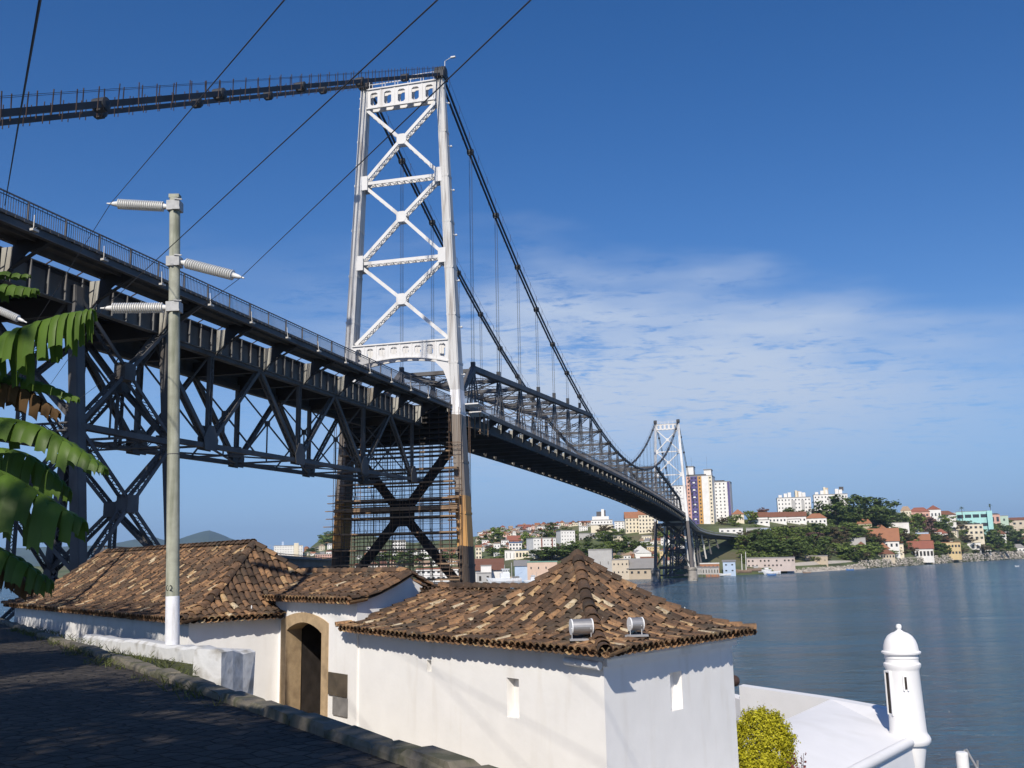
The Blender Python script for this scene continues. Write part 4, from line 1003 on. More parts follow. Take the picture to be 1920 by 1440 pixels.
# planted bed with white rubble ledge round the pole
P1, P2 = at(452, 1222, 21.5)*V(1,1,0), at(172, 1193, 27.8)*V(1,1,0)
kq1, kq2 = kerb_pt(17.0)+KN*.25, kerb_pt(29)+KN*.3
mb = MB(); poly = [kq1, at(384,1250,19.6)*V(1,1,0), P1+V(.1,.2,0), P2, kq2]; bz_ = [8.52, 8.30, 8.2, 8.25, 8.3]
pp = [V(p[0],p[1],z) for p, z in zip(poly, bz_)]; mb.prism([p-ZZ*2.5 for p in pp], ZZ*2.5); kind(mb.build('grass_bed', M['grass'], None), 'stuff')
lg = thing('rubble_ledge', 'low whitewashed rubble wall around the grass bed at the foot of the pole', 'low wall', lerp(P1,P2,.5)+ZZ*8.1)
def rubble(a, b, za, zb, th, zlo, seed):
    r = random.Random(seed); n = max(3, int(np.linalg.norm(b-a)/.45)); mb = MB(); t = nrm(b-a); s_ = V(t[1],-t[0],0)
    rows = []
    for i in range(n+1):
        p = lerp(a, b, i/n); z = lerp(za, zb, i/n)+r.uniform(-.04,.04); o = r.uniform(-.05,.05)
        rows.append([V(p[0],p[1],zlo)+s_*(th/2+.08+o), V(p[0],p[1],lerp(zlo,z,.6))+s_*(th/2+o+r.uniform(-.05,.05)), V(p[0],p[1],z-.05)+s_*(th/2+o), V(p[0],p[1],z)+s_*(th/2-.08), V(p[0],p[1],z+.01)-s_*(th/2-.08), V(p[0],p[1],z-.05)-s_*th/2, V(p[0],p[1],zlo)-s_*(th/2+.05)])
    w = 7; mb.add([q for g in rows for q in g], [(i*w+k, (i+1)*w+k, (i+1)*w+k+1, i*w+k+1) for i in range(n) for k in range(w-1)]+[tuple(range(w)), tuple((n*w+k) for k in range(w-1,-1,-1))])
    return mb
zt1, zt2 = at(450,1220,21.5)[2], at(172,1192,27.8)[2]
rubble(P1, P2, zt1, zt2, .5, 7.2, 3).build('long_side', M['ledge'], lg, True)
e1, e2 = at(388,1228,19.2)*V(1,1,0), at(452,1222,20.3)*V(1,1,0)
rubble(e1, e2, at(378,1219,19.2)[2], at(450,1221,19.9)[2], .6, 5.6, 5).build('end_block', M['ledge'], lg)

# ------------------------------------------------------------------ utility pole, insulators and wires
pb_, ptp = at(323, 1224, 24.1), at(328, 371, 24.1)
up_ = thing('utility_pole', 'tall weathered grey utility pole with whitewashed foot standing in the grass bed', 'utility pole', pb_)
ax = nrm(ptp-pb_); LP = np.linalg.norm(ptp-pb_); 
def pp_(f): return lerp(pb_, ptp, f)
mb = MB(); mb.tube([pp_(.115), pp_(.4), pp_(.7), pp_(1)], [.162,.152,.142,.135], 20); mb.build('shaft', M['polecon'], up_, True)
mb = MB(); mb.tube([pb_-ax*.6, pp_(.06), pp_(.1155)], [.172,.168,.1635], 20); mb.build('whitewashed_foot', M['polewhite'], up_, True)
mb = MB(); mb.box(pp_(1)+ax*.03, .27, .2, .1); mb.build('pole_cap', M['polecon'], up_)
for f in (.755, .415):
    mb = MB(); mb.lathe(pp_(f), [(.15,-.012),(.156,-.008),(.156,.008),(.15,.012)], 18, ax); mb.build('band', M['wire'], up_)
def insulator(root, a, b, name='insulator'):
    a = np.asarray(a, float); b = np.asarray(b, float); d = nrm(b-a); L = np.linalg.norm(b-a)
    pr = [(.06,0),(.07,L*.06)]; n = 22
    for i in range(n):
        h0 = L*(.10+.78*i/n); st = L*.78/n
        pr += [(.08,h0),(.138,h0+st*.25),(.14,h0+st*.5),(.08,h0+st*.72)]
    pr += [(.06,L*.89),(.07,L*.9),(.05,L*.97),(.025,L),(.02,L+.09)]
    mb = MB(); mb.lathe(a, pr, 18, d); return mb.build(name, M['ceramic'], root, False)
tips = []
for (bx, by, tx, ty, dy) in ((318,388,207,382,-.10), (338,491,452,520,-.25), (318,577,195,578,-.1)):
    a = at(bx, by, 24.1); b = at(tx, ty, 24.1+dy); insulator(up_, a, b); tips.append(b)
    c = pp_((a-pb_)@ax/LP); mb = MB(); mb.box(c, .34, .33, .26, (nrm(V(1,0,0)-ax*ax[0]), V(0,1,0), ax)); mb.bar(c-ax*.12-V(0,.2,0), c-ax*.12+V(.2,-.2,0)*(1 if tx < bx else -1), .05, .05); mb.bar(c+ax*.15-V(0,.18,0)+V(.05,0,0), c+V(.24,-.18,.13), .03, .03)
    mb.build('bracket', M['polemetal'], up_)
txt = bpy.data.curves.new('number', 'FONT'); txt.body = '02'; txt.size = .20; txt.extrude = .001; txt.align_x = 'CENTER'
to_ = bpy.data.objects.new('number_text', txt); C.objects.link(to_); to_.parent = up_
q = at(317, 1108, 24.1-.16) - pb_; to_.location = [float(k) for k in q]; to_.rotation_euler = (PI/2, 0, rad(-22)); txt.materials.append(M['black'])
bpy.context.view_layer.update(); me_ = bpy.data.meshes.new_from_object(to_.evaluated_get(bpy.context.evaluated_depsgraph_get())); nb = bpy.data.objects.new('number', me_); C.objects.link(nb); nb.parent = up_; nb.location = to_.location; nb.rotation_euler = to_.rotation_euler; bpy.data.objects.remove(to_)
# second pole, just left of the frame
p2 = V(-19.3, 33.2, 7.5)
u2 = thing('utility_pole', 'grey utility pole behind the banana plant at the left edge', 'utility pole', p2)
mb = MB(); mb.tube([p2, p2+ZZ*11.5], [.17,.135], 14); mb.build('shaft', M['polecon'], u2, True)
t2 = [at(46,603,33.0), p2+V(-1.5,-.2,10.9), p2+V(1.5,.2,9.3)]

insulator(u2, at(-45,562,33.0), t2[0])
insulator(u2, p2+V(-.1,0,10.9), t2[1])
mb = MB(); mb.bar(p2+ZZ*(float(at(-45,562,33.0)[2])-7.5), at(-45,562,33.0), .12, .12); mb.build('bracket', M['metal'], u2)
def wire(name, pts, r, label, sag=0.0, m='wire', cat='power line', group='power lines between the poles'):
    out = []
    for a, b in zip(pts[:-1], pts[1:]):
        a = np.asarray(a, float); b = np.asarray(b, float)
        for i in range(24):
            f = i/24; out.append(lerp(a, b, f)-ZZ*4*sag*f*(1-f)*np.linalg.norm(b-a)/30)
    out.append(np.asarray(pts[-1], float))
    mb = MB(); mb.tube(out, r, 6); o = mb.build(name, M[m], None, True, loc=pts[0]); return tag(o, label, cat, group)
def hit(px, py, d): q = sight(px, py); return CAM+q*d
# each wire runs from its insulator tip up over the street to the next pole behind the viewer, and on down the street
wire('power_line', [at(20,680,36.0), tips[0], hit(533,0,9.5), hit(533,0,9.5)+(hit(533,0,9.5)-tips[0])*.6], .008, 'power line from the topmost insulator running up to the top left of the sky', .0)
wire('power_line', [at(95,720,36.0), tips[2], hit(820,0,9.0), hit(820,0,9.0)+(hit(820,0,9.0)-tips[2])*.6], .008, 'power line from the lowest insulator crossing in front of the pole and tower top', .0)
wire('power_line', [at(130,762,36.0), tips[1], hit(995,0,9.0), hit(995,0,9.0)+(hit(995,0,9.0)-tips[1])*.6], .008, 'power line from the right hand insulator crossing the tower girder', .0)
wire('cable', [at(9,385,30.0), hit(40,200,15.5), hit(75,0,9.0), hit(88,-80,7.5)], .016, 'thick dark twisted cable dropping steeply at the far left', .0, 'bluewire', 'cable', None)
SHADE = [(-5.3,-2.8,8.1,3.0,2.4,5600,21,'tree shading the cobbled street from just behind the viewer'),
         (-8.7,1.6,8.1,2.9,2.4,5000,22,'tree at the left side of the street casting dappled shade by the banana plant'),
         (-12.6,9.4,8.1,2.9,2.4,4600,23,'tree on the left bank shading the far cobbles'),
         (-15.6,20.2,8.1,2.5,2.2,3800,25,'tree on the left bank above the grass bed, shading the barracks wall'),
         (-22.2,28.2,8.1,3.2,2.6,4600,26,'tree on the far left bank shading the left end of the barracks'),
         (-26.5,34.5,8.1,3.2,2.6,4200,27,'farthest tree on the left bank beyond the barracks corner'),
         (-18.2,22.6,8.1,3.0,2.4,4600,24,'tree on the far left bank shading the barracks eave')]
# ------------------------------------------------------------------ plants near the viewer
def leafmat(name, col, tr=.35, tint=.5, rough=.5): return mat(name, col, rough, .15, 3, tint=tint, transl=tr, spec=.3)
M['banana'] = leafmat('banana_leaf', (.085,.15,.020), .3, .35, .45)
M['banana_dry'] = leafmat('dry_banana_leaf', (.10,.055,.02), .2, .4, .8)
M['bananastem'] = mat('banana_stem', (.12,.13,.05), .8, .3, 4)
M['bushgold'] = leafmat('golden_bush_leaf', (.43,.40,.02), .25, .4, .6)
M['treeleaf'] = leafmat('broad_tree_leaf', (.06,.10,.025), .25, .5, .6)
M['bark'] = mat('bark', (.10,.075,.055), .95, .3, 3, .4, 12)

bn_ = at(-170, 900, 9.3); bn_[2] = road_z(9.3)
ban = thing('banana_plant', 'banana plant with broad torn leaves hanging in from the left edge', 'banana plant', bn_)
mb = MB(); mb.tube([bn_-ZZ*.3, bn_+V(.05,.05,1.6), bn_+V(.15,0,3.3)], [.16,.13,.07], 12); mb.build('stem', M['bananastem'], ban, True)
def banana_leaf(pts, wid, m='banana', n=16, torn=.5, droop=.35, up=ZZ, seed=1, one=0):
    """pts: midrib as 3-D points; blade halves made of strips with tears between them"""
    r = random.Random(seed); pts = [np.asarray(p, float) for p in pts]
    def mid(f):
        k = f*(len(pts)-1); i = min(int(k), len(pts)-2); a = pts[max(i-1,0)]; b = pts[i]; c = pts[i+1]; d = pts[min(i+2,len(pts)-1)]; t = k-i
        return .5*((2*b)+(-a+c)*t+(2*a-5*b+4*c-d)*t*t+(-a+3*b-3*c+d)*t**3)
    mb = MB(); mb.tube([mid(f) for f in np.linspace(0,1,14)], list(np.linspace(.022,.006,14)), 6)
    for sd in (1, -1):
        if one and sd != one: continue
        for i in range(n):
            gap = r.uniform(.05, .3) if r.random() < torn*.8 else 0
            f0, f1 = i/n, (i+1-gap)/n
            ws = wid*(math.sin(PI*min(1,(i+.7)/n*.93+.05))**.55)*r.uniform(.82,1.05); dr_ = droop*r.uniform(.8,1.3)
            mb.cur = r.uniform(.3,.8); cols = 5; rows = []
            skew = r.uniform(.05,.16)
            fc = (i+.5)/n; e0 = r.uniform(.0,.10); half = []
            for jj, sgn in enumerate((-1, -.33, .33, 1)):
                row = []; lw = ws*(1+r.uniform(-.07,.03))
                for k in range(cols):
                    q = k/(cols-1); wedge = 1-gap*max(0, (q-e0)/(1-e0))*1.5
                    f = min(1, max(0, fc + sgn*.5/n*max(.15, wedge)))
                    c = mid(f); t = nrm(mid(min(1,f+.02))-mid(max(0,f-.02))); s_ = nrm(np.cross(t, up))*sd; u_ = np.cross(s_*sd, t)
                    row.append(c + s_*lw*q*(1-.35*dr_*q) + t*skew*lw*q - ZZ*lw*dr_*q**1.6 + u_*(.03*math.sin(q*3)+.010*math.cos(sgn*2.2)))
                rows.append(row)
            mb.add([p for w in rows for p in w], [(j*cols+k, j*cols+k+1, (j+1)*cols+k+1, (j+1)*cols+k) for j in range(3) for k in range(cols-1)])
    return mb.build('leaf', M[m], ban, True)
banana_leaf([at(-150,640,9.2), at(-60,548,9.0), at(10,537,8.9), at(70,546,8.8)], .15, n=14, torn=.05, droop=.9, seed=3)
banana_leaf([at(-150,530,9.7), at(-40,512,9.6), at(55,520,9.5)], .10, n=10, torn=.1, droop=.5, seed=4)
banana_leaf([at(-140,720,9.0), at(-60,660,8.9), at(30,620,8.8), at(120,590,8.7), at(176,582,8.65)], .34, n=20, torn=.9, droop=1.3, seed=5)
banana_leaf([at(-120,750,9.3), at(-20,708,9.2), at(70,718,9.1), at(146,750,9.0)], .11, n=14, torn=.3, droop=.9, seed=6)
banana_leaf([at(-110,760,9.2), at(-40,720,9.15), at(40,728,9.1), at(110,775,9.0)], .17, 'banana_dry', n=12, torn=.8, droop=1.3, seed=7)
banana_leaf([at(-130,840,8.9), at(-30,788,8.8), at(60,796,8.7), at(140,836,8.6), at(196,880,8.55)], .26, n=16, torn=.25, droop=.9, seed=8)
banana_leaf([at(-120,870,9.4), at(-30,842,9.3), at(60,856,9.2), at(130,920,9.1)], .26, 'banana', n=14, torn=1, droop=1.4, seed=9)
banana_leaf([at(-140,960,8.3), at(-60,884,8.2), at(0,884,8.15), at(80,928,8.1), at(156,978,8.05)], .42, n=15, torn=.45, droop=1.1, seed=10)
banana_leaf([at(-120,1010,9.3), at(-40,1015,9.2), at(40,1050,9.1), at(96,1094,9.0)], .24, n=12, torn=.9, droop=1.2, seed=11)
banana_leaf([at(-110,1050,9.6), at(-50,1030,9.5), at(10,1050,9.5), at(60,1100,9.4)], .26, 'banana_dry', n=12, torn=.8, droop=1.2, seed=13)

def clumps(mb, c, rx, ry, rz, n, leaf, r, shell=.55, flat=.0, nodes=None, up=.25, puff=.17):
    """many leaf faces spread in puffs through an ellipsoid"""
    nodes = nodes or [V(*(nrm(np.array([r.gauss(0,1) for _ in range(3)]))*(r.uniform(shell,1))))*V(rx,ry,rz)+c for _ in range(max(6, n//40))]
    for i in range(n):
        k = nodes[r.randrange(len(nodes))]; d = np.array([r.gauss(0,1) for _ in range(3)])*min(rx,rz)*puff
        p = k+d; nn = nrm((p-c)/V(rx,ry,rz)+np.array([r.gauss(0,.6), r.gauss(0,.6), r.gauss(0,.6)+up])); a = nrm(np.cross(nn, [r.gauss(0,1), r.gauss(0,1), r.gauss(0,1)])); b = np.cross(nn, a); l = leaf*r.uniform(.6,1.3)
        mb.cur = r.random(); mb.add([p-a*l*.5, p+b*l*.28, p+a*l*.5, p-b*l*.28], [(0,1,2,3)])
    return nodes
# golden bush in front of the parapet
bp_ = at(1428, 1395, 25.5); bs = thing('golden_bush', 'dense rounded golden green bush beside the guardhouse wall', 'bush', bp_-ZZ*1.4)
mb = MB(); clumps(mb, bp_-ZZ*.15, .80, .8, 1.02, 30000, .062, random.Random(5), .75, puff=.085, nodes=[bp_-ZZ*.15+V(*(nrm(np.array([R_.gauss(0,1) for _ in range(3)]))*R_.uniform(.72,1)))*V(.80,.77,1.02) for _ in range(600)])
r = random.Random(8)
for i in range(38):
    a = r.uniform(0, 2*PI); e = r.uniform(.1, 1.0); d = V(math.cos(a)*math.cos(e)*.76, math.sin(a)*math.cos(e)*.7, math.sin(e)*.95); q = bp_-ZZ*.15+d
    for k in range(16):
        p = q+nrm(d+ZZ*.5)*k*.012; mb.cur = r.random(); t = V(r.gauss(0,.03), r.gauss(0,.03), .04); s_ = V(r.gauss(0,.012), r.gauss(0,.012), 0); mb.add([p-s_, p+t*.5+s_, p+t, p+t*.5-s_*2], [(0,1,2,3)])
mb.build('foliage', M['bushgold'], bs); mb = MB()
for k in range(6): mb.tube([bp_-ZZ*1.5+V(r.uniform(-.1,.1),r.uniform(-.1,.1),0), bp_+V(r.uniform(-.4,.4),r.uniform(-.4,.4),r.uniform(-.3,.5))], [.03,.01], 5)
mb.build('stems', M['bark'], bs)
# small reddish shrub at the parapet foot
sp = at(1500, 1432, 24.5); sr = thing('red_shrub', 'small red leaved sprig growing at the parapet foot right of the golden bush', 'shrub', sp-ZZ*.6)
M['redleaf'] = leafmat('red_leaf', (.16,.04,.035), .2)
mb = MB(); 
for k in range(9):
    a = sp-ZZ*.6; b = sp+V(r.uniform(-.35,.3), r.uniform(-.2,.2), r.uniform(-.2,.3))
    for j in range(10):
        p = lerp(a, b, .4+.6*j/9); mb.cur = r.random(); d = V(r.gauss(0,.05), r.gauss(0,.05), r.gauss(0,.04)); e = V(r.gauss(0,.03), r.gauss(0,.03), .02); mb.add([p, p+d*.5+e, p+d, p+d*.5-e], [(0,1,2,3)])
mb.build('foliage', M['redleaf'], sr); mb = MB()
for k in range(6): mb.tube([sp-ZZ*.6, sp+V(r.uniform(-.3,.3), 0, r.uniform(-.1,.25))], [.012,.005], 4)
mb.build('stems', M['bark'], sr)
# grass tufts along the kerb
M['tuft'] = leafmat('grass_blade', (.10,.115,.03), .3, .5)
mb = MB()
def tuft(p, n, h):
    for k in range(n):
        q = p+V(r.gauss(0,.09), r.gauss(0,.09), 0); d = V(r.gauss(0,.4), r.gauss(0,.4), 1)*h*r.uniform(.5,1.2); s_ = nrm(V(r.gauss(0,1), r.gauss(0,1), 0))*.008
        mb.cur = r.random(); mb.add([q-s_, q+s_, q+d*.6+s_*.6+V(d[0],d[1],0)*.2, q+d+V(d[0],d[1],-.02)*.5], [(0,1,2,3)])
for y in np.arange(4.5, 34, .16):
    k = kerb_pt(y); dens = (.04 if y < 13 else .25 + .75*(math.sin(y*1.7)+math.sin(y*.6+1) > .5))
    if r.random() < dens:
        p = k - KN*abs(r.gauss(.08,.14)); tuft(p+ZZ*road_z(p[1]), 10, .14)
    if r.random() < (.03 if y < 16 else .5): p = k+KN*r.uniform(.38,.5); tuft(p+ZZ*(road_z(p[1])+.05), 8, .12)
for i in range(90):
    f, g = r.random(), r.random(); p = lerp(lerp(kq1, P1, g), lerp(kq2, P2, g), f); z = lerp(lerp(8.5,8.2,g), lerp(8.3,8.25,g), f); tuft(V(p[0],p[1],z), 8, .10)
kind(mb.build('grass_tufts', M['tuft'], None), 'stuff')

# broad trees beside and behind the viewer: they shade the street
def shade_tree(loc, h, rx, rz, n, seed, lbl):
    t = thing('shade_tree', lbl, 'tree', loc, 0, 'street trees shading the cobbles'); rr = random.Random(seed); loc = np.asarray(loc, float); c = loc+ZZ*h
    mb = MB(); nd = clumps(mb, c, rx, rx, rz, n, .34, rr, .25); mb.build('crown', M['treeleaf'], t)
    mb = MB(); mb.tube([loc-ZZ*.5, loc+ZZ*(h*.5)+V(.2,.1,0), c-ZZ*rz*.3], [.3,.24,.15], 10)
    for k in nd[:14]: mb.tube([loc+ZZ*h*.5, lerp(loc+ZZ*h*.6, k, .5)+ZZ*.3, k], [.12,.08,.03], 5)
    mb.build('trunk', M['bark'], t); return t
for (x, y, h, rx, rz, n, sd, lbl) in SHADE: shade_tree(V(x,y,road_z(y)), h, rx, rz, n, sd, lbl)
# ------------------------------------------------------------------ the opposite shore
HZ = lambda px: 1051.5 + .020*(960-px)
SH = [(-400,1085),(300,1085),(450,1084),(560,1085),(640,1087),(760,1089),(900,1090),(1000,1089),(1142,1085),(1225,1085),(1300,1083),(1370,1079),(1500,1073.5),(1600,1067.5),(1700,1061),(1800,1054),(1920,1047.5),(2300,1036)]
CR = [(-400,1065,1500),(300,1060,1400),(450,1050,1300),(545,1046,1200),(575,1032,1300),(605,1008,1400),(632,1003,1400),(690,1003,1300),(730,1012,1200),(770,1018,1100),(840,1012,1000),(893,1006,950),(950,994,900),(1000,985,880),(1060,984,860),(1110,987,820),(1170,992,780),(1240,990,760),(1300,984,760),(1370,975,780),(1420,973,800),(1470,962,850),(1530,957,880),(1600,952,950),(1660,956,1000),(1720,968,1080),(1800,976,1200),(1860,980,1350),(1920,988,1550),(2300,1000,1900)]
def interp(tab, x, k): return float(np.interp(x, [t[0] for t in tab], [t[k] for t in tab]))
def ycol(px):
    yl = atz(px, interp(SH, px, 1), 0)[1]
    return yl, interp(CR, px, 2), interp(SH, px, 1), interp(CR, px, 1)
def tprof(px, t):
    """ground on the sight line px at fraction t from shore (0) to crest (1)"""
    y0, y1, p0, p1 = ycol(px)
    y1 = max(y1, y0+150)
    Y = lerp(y0, y1, t)
    g = t**.85
    bank = max(2.2, float(np.interp(px, [1190,1300,1490,1620,1660,2300], [2.2,3.2,3.6,4.5,11*Y/FOC,11*Y/FOC])))
    lift = bank*FOC/Y
    py = lerp(p0, p1, g)
    z = at(px, py, Y)[2]
    return Y, max(z, min(bank, t*300)), py
def interp_shore(px): return atz(px, interp(SH, px, 1), 0)[1]
def ground_at(px, py):
    lo, hi = 0.0, 1.0
    for _ in range(40):
        m = (lo+hi)/2; Y, z, _p = tprof(px, m)
        d = CAM+sight(px, py)*(Y/sight(px, py)[1])
        if d[2] < z: lo = m                                     # sight line meets ground further on
        else: hi = m
        if d[2] < z: lo, hi = m, hi
        else: lo, hi = lo, m
    # choose the last t whose ground lies under the sight line
    best = 1.0
    for t in np.linspace(0, 1, 120):
        Y, z, _p = tprof(px, t)
        if at(px, py, Y)[2] <= z and (px < 1480 or Y > interp_shore(px)+38*interp_shore(px)/FOC*1.1): best = t; break
    Y, z, _p = tprof(px, best)
    p = at(px, py, Y); return V(p[0], p[1], z)
M['hill'] = mat('hillside_scrub', (.10,.12,.045), .95, .45, .03, .6, .4, dirt=((.16,.13,.07), .7, .5, .65), dscale=(.02,.02,.02))
mb = MB(); cols = list(range(-400, 2301, 25)); ts = [0, .004, .02, .05, .1, .16, .24, .32, .42, .52, .62, .72, .82, .92, 1.0]
rows = []
for px in cols:
    r = []; y0 = ycol(px)[0]; d0 = sight(px, interp(SH, px, 1)); d0 = d0/d0[1]
    r.append(V(d0[0]*(y0-12), y0-12, -3))
    for t in ts:
        Y, z, py = tprof(px, t)
        if t == 0: z = .0
        d = sight(px, py); d = d/d[1]; r.append(V(d[0]*Y, Y, z))
    for dy, f in ((150,.93),(600,.5),(2500,.25)):
        Y = ycol(px)[1]+dy; r.append(V(d[0]*Y, Y, r[len(ts)][2]*f))
    rows.append(r)
w = len(rows[0]); mb.add([p for r in rows for p in r], [(i*w+k, (i+1)*w+k, (i+1)*w+k+1, i*w+k+1) for i in range(len(rows)-1) for k in range(w-1)])
kind(mb.build('far_shore_hills', M['hill'], None, True), 'structure')

def col(name, c, **k):
    if name not in M: M[name] = mat(name, c, .85, .07, .3, **k)
    return M[name]
for nme, c in dict(w_white=(.74,.72,.68), w_cream=(.70,.62,.47), w_beige=(.55,.47,.36), w_grey=(.42,.41,.39), w_pink=(.66,.46,.38), w_peach=(.62,.45,.34), w_aqua=(.38,.66,.62), w_yellow=(.62,.48,.26), w_brick=(.36,.17,.09), w_blue=(.42,.52,.66), w_ochre=(.50,.28,.09), w_purple=(.10,.085,.21), w_rose=(.60,.36,.28), w_maroon=(.22,.07,.05), w_tan=(.46,.38,.28), w_darkgrey=(.16,.16,.16), w_mint=(.45,.56,.45), w_shell=(.52,.44,.40)).items():
    col(nme, c, dirt=((c[0]*.6, c[1]*.58, c[2]*.55), .5, .55, .8), dscale=(.12,.12,.05))
for nme, c in dict(r_orange=(.31,.14,.075), r_brown=(.19,.085,.05), r_red=(.27,.10,.065), r_grey=(.26,.25,.24), r_dark=(.09,.085,.085), r_white=(.62,.61,.59), r_blue=(.10,.15,.25), r_green=(.16,.30,.24), r_tan=(.34,.24,.16)).items(): col(nme, c)
M['pane'] = mat('window_glass', (.035,.04,.045), .25, spec=.5)
M['dark'] = mat('dark_opening', (.03,.028,.026), .9)
_win = {}
def winmesh(w, h, key='pane'):
    k = (round(w,2), round(h,2), key)
    if k not in _win:
        mb = MB(); mb.box(V(0,-.06,0), w, .16, h)
        me = bpy.data.meshes.new('window'); me.from_pydata(mb.v, [], mb.f); me.materials.append(M[key]); _win[k] = me
    return _win[k]
def building(name, label, cat, px0, px1, py0, py1, wall='w_white', roof='flat', rmat='r_grey', rows=0, cols_=0, ww=.5, wh=.5, dep=None, rz=0.0, base=None, group=None, loc=None, sides=1, rh=None, wkey='pane', ext=8, bal=0, skip=0.0):
    """walls between the sight lines px0..px1, eaves at py0, foot at py1"""
    pxm = (px0+px1)/2
    g = np.asarray(loc, float) if loc is not None else ground_at(pxm, py1)
    if loc is None and base is not None:
        g = at(pxm, py1, base)
    sc = g[1]/FOC; wid = (px1-px0)*sc*1.02; hgt = max(1.5, (py1-py0)*sc)
    if dep is None: dep = min(max(wid*.6, 6), 16)
    face = -math.atan2(g[0], g[1])
    t = thing(name, label, cat, g+ZZ*0, face+rz, group)
    wid2 = wid/max(.6, math.cos(rz)+abs(math.sin(rz))*dep/wid) if rz else wid
    def loc_build(mb, nm, m, par, sm=False):
        o = mb.build(nm, m, None, sm); o.parent = par; o.location = (0,0,0); return o
    mb = MB(); e = ext if loc is not None or base is not None else (4.0 if px0 > 1600 and py1 > 1030 else 2.2 if py1 > 1038 and px0 > 1296 else ext)
    mb.hexa([V(-wid2/2,0,-e), V(wid2/2,0,-e), V(wid2/2,dep,-e), V(-wid2/2,dep,-e), V(-wid2/2,0,hgt), V(wid2/2,0,hgt), V(wid2/2,dep,hgt), V(-wid2/2,dep,hgt)])
    loc_build(mb, 'wall', M[wall], t)
    ov = .05*dep; mb = MB(); rh_ = rh if rh is not None else dep*.26
    a, b = wid2/2+ov, dep/2
    if roof == 'flat':
        for (x0,x1,y0,y1) in ((-wid2/2-.15,wid2/2+.15,-.15,.25),(-wid2/2-.15,wid2/2+.15,dep-.25,dep+.15),(-wid2/2-.15,-wid2/2+.25,.25,dep-.25),(wid2/2-.25,wid2/2+.15,.25,dep-.25)): mb.box(V((x0+x1)/2,(y0+y1)/2,hgt+.3), x1-x0, y1-y0, .6)
        mb.box(V(0,dep/2,hgt+.08), wid2-.5, dep-.5, .15)
    elif roof == 'gable':                                       # ridge along the front
        p = [V(-a,-ov,hgt-.1), V(-a,dep+ov,hgt-.1), V(-a,b,hgt+rh_)]; mb.prism(p, V(2*a,0,0))
    elif roof == 'gablef':                                      # gable end to the front
        p = [V(-a,-ov,hgt-.1), V(a,-ov,hgt-.1), V(0,-ov,hgt+rh_)]; mb.prism(p, V(0,dep+2*ov,0))
    elif roof == 'hip':
        r_ = max(0.05, a-b); mb.add([V(-a,-ov,hgt), V(a,-ov,hgt), V(a,dep+ov,hgt), V(-a,dep+ov,hgt), V(-r_,b,hgt+rh_), V(r_,b,hgt+rh_)], [(0,1,5,4),(1,2,5),(2,3,4,5),(3,0,4),(3,2,1,0)])
    elif roof == 'shed': mb.hexa([V(-a,-ov,hgt), V(a,-ov,hgt), V(a,dep+ov,hgt), V(-a,dep+ov,hgt), V(-a,-ov,hgt+.2), V(a,-ov,hgt+.2), V(a,dep+ov,hgt+rh_), V(-a,dep+ov,hgt+rh_)])
    loc_build(mb, 'roof', M[rmat], t)
    if rows and cols_:
        for i in range(rows):
            for j in range(cols_):
                if skip and R_.random() < skip: continue
                w, h = wid2/cols_*ww, hgt/rows*wh
                o = bpy.data.objects.new('window', winmesh(w, h, wkey)); C.objects.link(o); o.parent = t
                o.location = (-wid2/2+wid2*(j+.5)/cols_, 0, hgt*(i+.48)/rows)
        if bal:
            for i in range(rows):
                mb = MB(); mb.box(V(0,-.5,hgt*(i+.12)/rows), wid2*.96, 1.0, .5); loc_build(mb, 'balcony', M[wall], t)
    t['_dim'] = (wid2, dep, hgt)
    return t
def onbld(t, nm, m, x, y, z, w, d, h):
    """extra part on a building, in fractions of its width / metres"""
    W_, D_, H_ = t['_dim']; mb = MB(); mb.box(V(x*W_, y, z*H_+h/2 if h else 0), w*W_, d, h); o = mb.build(nm, M[m], None); o.parent = t; o.location = (0,0,0); return o

# --- big landmark buildings
t = building('apartment_tower', 'tall apartment tower with purple and orange stripes behind the far bridge tower', 'apartment tower', 1289, 1341, 893, 981, 'w_white', rows=0, dep=22, rz=-.12)
W_, D_, H_ = t['_dim']
for (x0, x1, m) in ((-.5,-.34,'w_rose'),(-.34,-.06,'w_purple'),(-.06,.10,'w_ochre'),(.10,.36,'w_white'),(.36,.5,'w_cream')):
    mb = MB(); mb.box(V((x0+x1)/2*W_, -.2, H_*.5-4), (x1-x0)*W_-.05, .5, H_+8); o = mb.build('facade_stripe', M[m], None); o.parent = t; o.location = (0,0,0)
for i in range(13):
    for x in (-.42, -.27, -.13, .02, .43):
        o = bpy.data.objects.new('window', winmesh(W_*.055, H_/13*.42)); C.objects.link(o); o.parent = t; o.location = (x*W_, -.45, H_*(i+.5)/13)
    if i % 2: 
        mb = MB(); mb.box(V(-.2*W_, -.8, H_*(i+.25)/13), W_*.09, .8, 1.1); o = mb.build('balcony', M['w_white'], None); o.parent = t; o.location = (0,0,0)
for x, w, h in ((-.35,.28,8.0),(.33,.28,5.0)):
    onbld(t, 'rooftop_tank', 'w_white', x, D_*.35, 1.0, w, D_*.5, h); onbld(t, 'tank_cap', 'r_grey', x, D_*.35, 1.0+h/H_, w*1.1, D_*.55, .6)
onbld(t, 'roof_band', 'r_dark', -.1, D_*.4, 1.0, .75, D_*.8, 1.6)
for x in (-.30, .3): onbld(t, 'antenna', 'r_dark', x, D_*.3, 1.08, .004, .15, 13)
t2 = building('apartment_tower', 'white apartment tower joined at the right of the striped tower', 'apartment tower', 1341, 1373, 903, 975, 'w_white', rows=11, cols_=4, ww=.3, wh=.4, dep=18, rz=-.1)
W_, D_, H_ = t2['_dim']
